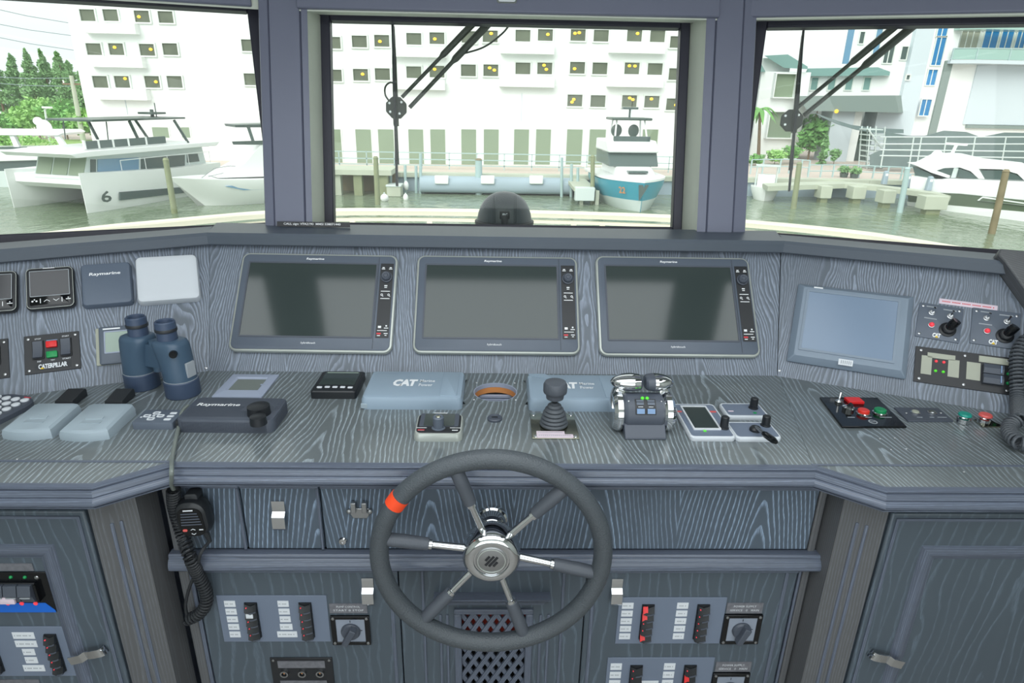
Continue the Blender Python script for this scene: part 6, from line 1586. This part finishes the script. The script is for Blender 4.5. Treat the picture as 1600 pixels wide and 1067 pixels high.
# small white tender near the post
c = Z_(1188, 312, WZ); F_ = frame((c.x, c.y-.6, WZ), (.3, .9, 0), (0, 0, 1)) @ Mx.Diagonal((.5, 1, 1, 1))
t = thing('small_boat', 'small white boat moored at the left edge of the right-hand window', 'boat', F_)
cat(hull(I4, 4.2, 1.7, .85, .75, .4, 0, .5), 'hull', 'gel_white'); cat(MB().stack([[(s_, h_, z) for s_, h_ in ((1.4, .7), (1.7, 1.5), (3, 1.5), (3, .7))] for z in (-.5, .5)]), 'console', 'gel_white'); cat(MB().box(1.5, 3.1, 2.0, 2.08, -.7, .7), 'top', 'gel_shade')
for s_ in (1.6, 3.0):
    for z in (-.6, .6): cat(MB().cyl((s_, .7, z), (s_, 2.0, z), .025, n=6), 'top_post', 'gel_shade')

# ------------------------------------------------------------------ right side: dock, houses, tower
dk = wth('concrete_dock', 'pale concrete dock on square piers reaching out at the right', 'dock', tuple(Z_(1345, 300, WZ)))
front = [Z_(px, py, -2.95) for px, py in ((1200, 291), (1260, 289), (1320, 287), (1370, 291), (1420, 297), (1486, 306))]
DTH = .28
for k in range(5):
    a, b = front[k], front[k+1]; bk = V((.25, 1.5, 0))
    kid(MB().stack([[tuple(a+V((0, 0, z))), tuple(b+V((0, 0, z))), tuple(b+bk+V((0, 0, z))), tuple(a+bk+V((0, 0, z)))] for z in (-DTH, 0)]), 'deck_slab', 'concrete', dk)
for px, py, w_ in ((1293, 290, .7), (1345, 291, .8), (1392, 297, .75), (1466, 306, 1.3)):
    c = Z_(px, py, -2.95); kid(MB().box(c.x-w_/2, c.x+w_/2, c.y-.05, c.y+.8, -3.72, -2.98), 'pier_cap', 'concrete', dk, bevel=.03)
    kid(MB().box(c.x-w_*.3, c.x+w_*.3, c.y+.1, c.y+.6, WZ-.4, -3.7), 'pier', 'timber_pile', dk)
for px, py in ((1388, 289), (1423, 294), (1458, 299)):
    c = Z_(px, py, -2.95); o = wth('dock_bollard', {1388: 'blue-grey power post on the concrete dock, left one of three', 1423: 'blue-grey power post on the concrete dock, middle one of three', 1458: 'blue-grey power post on the concrete dock, right one of three'}[px], 'post', tuple(c), 'power posts on the concrete dock')
    kid(MB().stack([[(c.x+x_*k_, c.y+.5+y_*k_, c.z+z) for x_, y_ in rr(0, 0, .3, .3, .05)] for z, k_ in ((0, 1), (.75, .8), (.8, .5))]), 'pedestal', 'concrete_wall', o)
    kid(MB().box(c.x-.08, c.x+.08, c.y+.36, c.y+.40, c.z+.5, c.z+.65), 'meter', 'gel_white', o)
def railing(pts, z0, hgt, label, n_, m='rail_paint'):
    t = wth('dock_railing', label, 'railing', tuple(pts[0]))
    path_ = catmull(pts, 6)
    for zz in (hgt*.5, hgt): kid(MB().tube([tuple(p_+V((0, 0, zz))) for p_ in path_], .035, 6), 'rail', m, t)
    for k in range(n_+1):
        p_ = path_[round(k*(len(path_)-1)/n_)]; kid(MB().box(p_.x-.04, p_.x+.04, p_.y-.04, p_.y+.04, p_.z, p_.z+hgt), 'post', m, t)
railing([Z_(1172, 272, QZ), Z_(1225, 271, QZ), Z_(1262, 273, QZ)], QZ, .95, 'white quay railing below the villa at the left of the right-hand window', 5)
railing([Z_(1262, 277, QZ), Z_(1320, 277, QZ), Z_(1385, 280, QZ), Z_(1450, 283, QZ)], QZ, .8, 'grey quay railing below the scaffold tower', 9)
# villa with arched openings
vy = 58
a, b = Y_(1172, 240, vy), Y_(1246, 240, vy)
v = wth('villa', 'white villa with open loggias behind the right-hand wiper', 'house', ((a.x+b.x)/2, vy, QZ))
zt_ = Y_(1215, 112, vy).z
kid(MB().box(a.x, b.x, vy, vy+6, QZ, zt_), 'wall', 'stucco_white', v)
r0_, r1_, r2_ = Y_(1192, 85, vy-.5), Y_(1228, 85, vy-.5), Y_(1262, 104, vy-.5)
kid(MB().prism([(0, 0), (1, 0), (1, .1)], 0, .01), 'wall_tie', 'stucco_white', v) if 0 else None
kid(MB().box(Y_(1186, 100, vy).x, Y_(1240, 100, vy).x, vy+.6, vy+6, zt_, Y_(1200, 90, vy).z), 'upper_wall', 'stucco_white', v)
kid(MB().stack([[tuple(Y_(px, py, yy)) for px, py in ((1194, 87), (1231, 85), (1262, 104), (1262, 108), (1225, 106))] for yy in (vy-.4, vy+4)]), 'roof', 'roof_green', v)
kid(MB().stack([[tuple(Y_(px, py, yy)) for px, py in ((1160, 104), (1190, 101), (1196, 112), (1160, 114))] for yy in (vy-.4, vy+4)]), 'roof', 'roof_green', v)
for px, py, w_, h_ in ((1224, 134, 32, 36), (1218, 195, 40, 40)): far_window(v, px, py, w_, h_, vy, 'pane_ground', 'stucco_white', d=.5, name='loggia')
# low house with green roof
hy = 60
a, b = Y_(1248, 150, hy), Y_(1392, 150, hy)
h_ = wth('low_house', 'white low house with green tiled roof and four small windows', 'house', ((a.x+b.x)/2, hy, QZ))
kid(MB().box(a.x, b.x, hy, hy+2.4, QZ+2, Y_(1320, 117, hy).z), 'wall', 'stucco_white', h_)
kid(MB().stack([[tuple(Y_(px, py, yy)) for px, py in ((1256, 119), (1262, 107), (1372, 105), (1391, 112), (1390, 118))] for yy in (hy-.7, hy+2.4)]), 'roof', 'roof_green', h_)
for px in (1272, 1299, 1326, 1354): far_window(h_, px, 131, 10, 19, hy, 'roof_green', d=.08)
# grey entrance canopy
cy_ = 56
c = Y_(1340, 175, cy_)
k_ = wth('entrance_canopy', 'grey flat entrance canopy on pale walls below the low house', 'canopy', (c.x, cy_, QZ))
kid(MB().stack([[tuple(Y_(px, py, yy)) for px, py in ((1244, 150), (1408, 149), (1411, 176), (1262, 173))] for yy in (cy_-1, cy_+3)]), 'fascia', 'canopy_grey', k_)
for p0_, p1_, m, yy in ((1288, 1322, 'stucco_grey', cy_), (1322, 1334, 'stucco_white', cy_+.4), (1356, 1410, 'stucco_grey', cy_+1)):
    a, b = Y_(p0_, 250, yy), Y_(p1_, 250, yy); kid(MB().box(a.x, b.x, yy, yy+2, QZ, Y_(p0_, 172, yy).z), 'wall', m, k_)
a, b = Y_(1333, 250, cy_+1.2), Y_(1358, 250, cy_+1.2); kid(MB().box(a.x, b.x, cy_+1.2, cy_+1.5, QZ, Y_(1340, 203, cy_+1.2).z), 'door', 'boat_dark', k_)
o = kid(MB().ball(tuple(Y_(1307, 174, cy_-1.1)), .16), 'lamp', 'garage_lamp', k_)
# shade mesh hung under the canopy
pts_t = [Y_(px, py, 54) for px, py in ((1272, 176), (1300, 186), (1330, 195), (1365, 200), (1412, 202))]; pts_b = [Y_(px, py, 53.2) for px, py in ((1284, 183), (1308, 194), (1338, 203), (1370, 208), (1412, 208))]
mb = MB().add([tuple(p_) for p_ in pts_t+pts_b]+[tuple(p_+V((0, .05, 0))) for p_ in pts_t+pts_b], [(i, i+1, i+6, i+5) for i in range(4)]+[(i+10, i+15, i+16, i+11) for i in range(4)])
tag(mb.build('shade_mesh', 'mesh_grey'), 'dark shade mesh sagging below the entrance canopy', 'netting')
# white tower with blue windows
ty = 63
tw = wth('white_tower', 'tall white tower building with strips of blue windows at the right', 'building', tuple(Y_(1400, 250, ty)))
a, b = Y_(1318, 150, ty), Y_(1478, 150, ty)
kid(MB().prism([(a.x, ty), (b.x, ty), (b.x, ty+9), (a.x*1.17, ty+9)], QZ, 18), 'wall', 'stucco_white', tw)
a, b = Y_(1416, 120, ty-.5), Y_(1444, 120, ty-.5); kid(MB().box(a.x, b.x, ty-.5, ty, QZ, 18), 'pilaster', 'stucco_grey', tw)
for px, py, w_, hh, m in ((1472, 48, 15, 18, 'pane_blue'), (1466, 80, 15, 44, 'pane_blue'), (1455, 121, 14, 24, 'pane_blue'), (1445, 168, 15, 25, 'pane_blue'), (1412, 83, 9, 20, 'boat_window'), (1388, 85, 14, 27, 'boat_window'), (1370, 68, 9, 46, 'boat_window_blue'), (1346, 59, 7, 18, 'boat_window'), (1418, 121, 5, 7, 'boat_window')):
    far_window(tw, px, py, w_, hh, ty-.0 if px < 1416 or px > 1446 else ty-.5, m, 'window_surround', bars=1 if w_ > 12 else 0)
a = Y_(1327, 70, ty-.1); kid(MB().box(a.x-.3, a.x+.25, ty-.1, ty, Y_(1327, 100, ty).z, 18), 'corner_glazing', 'boat_window_blue', tw)
a = Y_(1471, 150, ty-.2); kid(MB().box(a.x-.35, a.x+.35, ty-.2, ty, QZ, Y_(1480, 95, ty).z), 'recess', 'canopy_grey', tw)
# balcony building
by = 63.4
bb = wth('balcony_building', 'white building with glass balcony and blue windows at the right edge', 'building', tuple(Y_(1560, 250, by)))
a, b = Y_(1478.5, 150, ty), Y_(1700, 200, by)
kid(MB().box(a.x, b.x, by, by+8, QZ, Y_(1560, 98, by).z), 'wall', 'stucco_white', bb)
a2 = Y_(1516, 150, by-.15); kid(MB().box(a2.x, b.x, by-.15, by, Y_(1560, 195, by).z, Y_(1560, 102, by).z), 'wall_panel', 'stucco_grey', bb)
kid(MB().box(Y_(1508, 197, by).x, b.x, by-.3, by, Y_(1560, 201, by).z, Y_(1560, 196, by).z), 'string_course', 'canopy_grey', bb)
z0_, z1_ = Y_(1560, 96, by-1).z, Y_(1560, 77, by-1).z
s0, s1 = Y_(1487, 98, by-1.2), Y_(1522, 98, by-1.6)
slab_ = [(s0.x, by), (s0.x, by-1.0), (s1.x, by-1.8), (b.x, by-1.8), (b.x, by)]
kid(MB().prism(slab_, z0_-.25, z0_+.05), 'balcony_slab', 'stucco_grey', bb)
gl = [(s0.x+.05, by-.95), (s1.x, by-1.7), (s1.x+3, by-1.7), (s1.x+6, by-1.7), (s1.x+9, by-1.7)]
for k in range(4):
    (xa, ya), (xb, yb) = gl[k], gl[k+1]
    kid(MB().stack([[(xa, ya, z), (xb, yb, z), (xb, yb+.06, z), (xa, ya+.06, z)] for z in (z0_+.1, z1_)]), 'glass_panel', 'balcony_glass', bb)
    kid(MB().tube([(xa, ya, z1_), (xb, yb, z1_)], .05, 6), 'handrail', 'rail_paint', bb)
    kid(MB().box(xa-.05, xa+.05, ya-.05, ya+.05, z0_, z1_), 'baluster', 'rail_paint', bb)
uy = by+.6; zc_ = Y_(1560, 50, by).z
kid(MB().box(Y_(1497, 70, uy).x, b.x, uy, uy+6, z0_, zc_), 'upper_wall', 'window_surround', bb)
for px, w_, m in ((1514, 28, 'label_beige'), (1547, 22, 'pane_blue'), (1572, 18, 'pane_blue'), (1594, 14, 'pane_blue')): far_window(bb, px, 62, w_, 26, uy, m, d=.1, bars=2 if m == 'label_beige' else 1)
kid(MB().prism([(x_, y_-.2) for x_, y_ in slab_], zc_, zc_+.35), 'roof_slab', 'balcony_glass', bb)
kid(MB().box(Y_(1500, 40, uy).x, b.x, uy, uy+5, zc_+.35, zc_+5), 'top_storey', 'balcony_glass', bb)
# scaffold stair tower and scaffold rails with mesh
sy = 50
t = wth('scaffold_tower', 'pale scaffold stair tower in front of the grey entrance', 'scaffold', tuple(Y_(1368, 262, sy)))
for px0, px1 in ((1354, 1360), (1366, 1369), (1378, 1383)):
    a, b = Y_(px0, 266, sy), Y_(px1, 198, sy)
    for dy in (0, 1.2): kid(MB().tube([(a.x, sy+dy, QZ), (b.x, sy+dy, b.z)], .05, 6), 'upright', 'gel_shade', t)
for k in range(8):
    a, b = Y_(1356, 262-k*8.5, sy), Y_(1380, 262-k*8.5, sy); kid(MB().box(a.x, b.x, sy-.03, sy+1.2, a.z-.03, a.z+.05), 'platform', 'gel_shade', t)
for px0, py0, px1, py1 in ((1356, 260, 1378, 232), (1378, 232, 1358, 204)): kid(MB().tube([tuple(Y_(px0, py0, sy-.1)), tuple(Y_(px1, py1, sy-.1))], .06, 6), 'stair_brace', 'gel_shade', t)
t = wth('scaffold_railing', 'long pale scaffold rails in front of dark mesh behind the cruiser', 'scaffold', tuple(Y_(1500, 260, 47)))
for y0_, y1_ in ((214, 217), (225, 228), (234, 240), (243, 250)): kid(MB().tube([tuple(Y_(1375, y0_, 47)), tuple(Y_(1640, y1_-3, 47))], .05, 6), 'rail', 'gel_shade', t)
for px in (1380, 1424, 1436, 1475, 1520, 1568, 1610): kid(MB().tube([tuple(Y_(px-4, 262, 47)), tuple(Y_(px+4, 214, 47))], .045, 6), 'upright', 'gel_shade', t)
def mesh_sheet(pts, y0_, name, label):
    tp = [Y_(px, a, y0_) for px, a, b in pts]; bt = [Y_(px, b, y0_-.4) for px, a, b in pts]; n_ = len(pts)
    mb = MB().add([tuple(p_) for p_ in tp+bt]+[tuple(p_+V((0, .06, 0))) for p_ in tp+bt], [(i, i+1, i+n_+1, i+n_) for i in range(n_-1)]+[(2*n_+i, 3*n_+i, 3*n_+i+1, 2*n_+i+1) for i in range(n_-1)]+[(i, 2*n_+i, 2*n_+i+1, i+1) for i in range(n_-1)])
    tag(mb.build(name, 'mesh_grey'), label, 'netting')
mesh_sheet(((1384, 206, 250), (1420, 212, 252), (1446, 212, 250), (1475, 204, 250), (1510, 206, 250), (1532, 214, 250), (1570, 207, 255), (1640, 208, 260)), 49, 'debris_mesh', 'grey debris mesh hung along the quay behind the cruiser')
mesh_sheet(((1360, 242, 262), (1382, 232, 262), (1410, 244, 262), (1440, 254, 262)), 48.3, 'debris_mesh', 'dark mesh heap below the scaffold rails, left of the cruiser')
# ------------------------------------------------------------------ trees and plants
def leaves(mb, c, r_, rz, n_, s_, shell=.5):
    for _ in range(n_):
        d = V((random.gauss(0, 1), random.gauss(0, 1), random.gauss(0, 1))).normalized()*(random.random()**shell)
        p_ = V(c)+V((d.x*r_, d.y*r_, d.z*rz)); a = V((random.gauss(0, 1), random.gauss(0, 1), random.gauss(0, 1))).normalized(); b = a.orthogonal().normalized(); k = s_*random.uniform(.6, 1.3)
        mb.add([tuple(p_-a*k), tuple(p_+b*k*.55), tuple(p_+a*k), tuple(p_-b*k*.55)], [(0, 1, 2, 3)])
def tree(px, ytop, ybase, y, wpx, label, m='leaf_mid', conifer=False, grp=None, cat_='tree', n_=900):
    a, tp = Y_(px, ybase, y), Y_(px, ytop, y); base = V((tp.x, y, QZ)); H = tp.z-QZ; w_ = (Y_(px+wpx/2, ytop, y)-Y_(px-wpx/2, ytop, y)).length/2
    t = wth('conifer' if conifer else ('shrub' if cat_ == 'shrub' else 'tree'), label, cat_, tuple(base), grp)
    kid(MB().tube([tuple(base), tuple(base+V((0, 0, H*.5))), tuple(base+V((.1, 0, H*.93)))], [.04*H*.5, .03*H*.5, .01*H], 8), 'trunk', 'trunk', t)
    mb = MB()
    if conifer:
        for k in range(14):
            u = k/13; z = base.z+H*(.15+.83*u); rr_ = w_*(1.03-u)**.9
            for j in range(4):
                an = random.uniform(0, 2*PI); leaves(mb, (base.x+math.cos(an)*rr_*.55, y+math.sin(an)*rr_*.55, z+random.uniform(-.3, .3)), rr_*.5+.08, H*.06, n_//56, .17)
    else:
        for j in range(12):
            an = random.uniform(0, 2*PI); q_ = random.uniform(0, .65)*w_; z = base.z+H*random.uniform(.30, .82)
            leaves(mb, (base.x+math.cos(an)*q_, y+math.sin(an)*q_*.8, z), w_*.5, H*.19, n_//12, .24 if cat_ != 'shrub' else .14)
    kid(mb, 'foliage', m, t, flat=True)['kind'] = 'stuff'
for k, (px, yt, w_) in enumerate(((-14, 92, 40), (16, 88, 36), (40, 83, 32), (63, 82, 32), (88, 84, 32), (106, 98, 30), (124, 118, 30))):
    tree(px, yt, 215, 78+k % 2*4, w_*2.1, ['feathery dark conifer cut by the left picture edge', 'feathery conifer in the left window, second tree from the edge', 'feathery conifer in the left window, third tree from the edge', 'feathery conifer in the left window, middle of the row', 'feathery conifer in the left window, fifth tree from the edge', 'feathery conifer behind the utility pole', 'shorter feathery conifer nearest the white garage building'][k], 'leaf_dark', True, 'conifers behind the left boats', n_=4200)
for k, (px, yt, w_, m) in enumerate(((10, 165, 60, 'leaf_mid'), (48, 150, 60, 'leaf_light'), (92, 152, 56, 'leaf_mid'), (122, 165, 44, 'leaf_light'))):
    tree(px, yt, 222, 68-k, w_*1.35, ['round green tree low at the left edge behind the cabin cruiser', 'light green bushy tree beside the street lamp', 'mid green bushy tree left of the utility pole', 'light green bushy tree beside the corner of the garage building'][k], m, grp='bushy trees behind the left boats', n_=1000)
a, b = Y_(-60, 226, 60), Y_(145, 226, 60)
struct('lawn', MB().box(a.x, b.x, 52, 66, QZ-.02, QZ+.06), 'grass')
t = wth('hedge', 'low green hedge behind the boats at far left', 'hedge', ((a.x+b.x)/2, 55, QZ)); mb = MB()
for _ in range(60): leaves(mb, (random.uniform(a.x, b.x), 55+random.uniform(-.5, .5), QZ+random.uniform(.3, 1.1)), .7, .4, 36, .16)
kid(mb, 'foliage', 'leaf_light', t, flat=True)['kind'] = 'stuff'
tree(1277, 165, 255, 57, 52, 'green leafy tree beside the grey entrance canopy', 'leaf_mid', n_=1000)
tree(1248, 178, 250, 60, 40, 'green tree behind the right-hand wiper pivot', 'leaf_dark', n_=700)
tree(1214, 230, 258, 52, 44, 'bright green rounded bush in front of the villa', 'leaf_light', cat_='shrub', n_=900)
tree(1240, 226, 258, 53, 40, 'green rounded bush right of the bright bush by the villa', 'leaf_mid', cat_='shrub', n_=800)
tree(1292, 213, 252, 53, 15, 'small cone shaped topiary at the entrance wall', 'leaf_dark', True, cat_='shrub', n_=700)
tree(1307, 232, 254, 53, 17, 'small round topiary beside the cone shaped one', 'leaf_dark', cat_='shrub', n_=500)
tree(1183, 240, 262, 51, 26, 'low dark shrub at the foot of the villa', 'leaf_mid', cat_='shrub', n_=400)
def palm(px, yt, yb, y, label):
    b_ = Y_(px, yb, y); tp = Y_(px+4, yt+12, y); t = wth('palm', label, 'palm', (b_.x, y, QZ))
    kid(MB().tube([(b_.x, y, QZ), (b_.x*.5+tp.x*.5, y, (QZ+tp.z)/2), tuple(tp)], [.16, .13, .11], 8), 'trunk', 'trunk', t)
    for k in range(15):
        an = 2*PI*k/15+random.uniform(-.2, .2); up_ = random.uniform(.1, .9); mb = MB(); prev = None
        for j in range(9):
            u = j/8; c = tp+V((math.cos(an)*u*1.5, math.sin(an)*u*1.5, up_*u*1.3-1.7*u*u)); w_ = .16*math.sin(PI*min(1, u*.9+.1))+.02
            s_ = V((-math.sin(an), math.cos(an), 0))*w_; cur = (c-s_-V((0, 0, w_*.6)), c, c+s_-V((0, 0, w_*.6)))
            if prev: mb.add([tuple(q_) for q_ in prev+cur], [(0, 1, 4, 3), (1, 2, 5, 4)])
            prev = cur
        kid(mb, 'frond', 'leaf_mid', t, flat=True)
palm(1184, 158, 258, 54, 'palm tree at the left edge of the right-hand window')
for k, (px, py) in enumerate(((1318, 276), (1334, 277))):
    c = Z_(px, py, QZ+.05); t = wth('planter', ('left one of two small dark plants at the dock edge', 'right one of two small dark plants at the dock edge')[k], 'plant', tuple(c), 'small plants at the dock edge')
    kid(MB().stack([[(c.x+x_, c.y+y_, QZ+z) for x_, y_ in circ(0, 0, r_, 10)] for z, r_ in ((0, .22), (.28, .28))]), 'pot', 'boat_dark', t); mb = MB(); leaves(mb, (c.x, c.y, QZ+.5), .45, .25, 160, .12); kid(mb, 'foliage', 'leaf_dark', t, flat=True)['kind'] = 'stuff'
# utility pole, street lamp and overhead wires
py_ = 64
a, b = Y_(129, 214, py_), Y_(111, 118, py_)
t = wth('utility_pole', 'pale utility pole at the corner of the garage building', 'pole', (a.x, py_, QZ))
kid(MB().tube([(a.x, py_, QZ), tuple(b)], [.24, .17], 10), 'shaft', 'concrete', t); kid(MB().box(b.x-.9, b.x+.9, py_-.06, py_+.06, b.z-.8, b.z-.65), 'crossarm', 'trunk', t)
for dx in (-.8, 0, .8): kid(MB().cyl((b.x+dx, py_, b.z-.65), (b.x+dx, py_, b.z-.4), .06, n=8), 'insulator', 'gel_white', t)
a, b = Y_(76, 216, 56), Y_(70, 171, 56)
t = wth('street_lamp', 'slim street lamp among the trees in the left window', 'street lamp', (a.x, 56, QZ))
kid(MB().tube([(a.x, 56, QZ), tuple(b), tuple(b+V((.25, 0, .12)))], [.09, .07, .05], 8), 'pole', 'gel_shade', t); kid(MB().box(b.x-.1, b.x+.55, 55.8, 56.2, b.z+.08, b.z+.22), 'lamp_head', 'gel_white', t, bevel=.03)
for k, (y0_, x1_, y1_) in enumerate(((14, 109, 36), (37, 116, 56), (58, 120, 79), (119, 106, 121), (129, 109, 134))):
    a, b = Y_(-40, y0_-(y1_-y0_)*.35, 60), Y_(x1_+6, y1_+1, 66); tag(MB().tube([tuple(a), tuple(a.lerp(b, .5)-V((0, 0, .12))), tuple(b)], .028, 5).build('overhead_wire', 'wire'), '%s overhead wire from the top in the left window' % fp_lbl[k], 'wire', 'overhead wires in the left window')
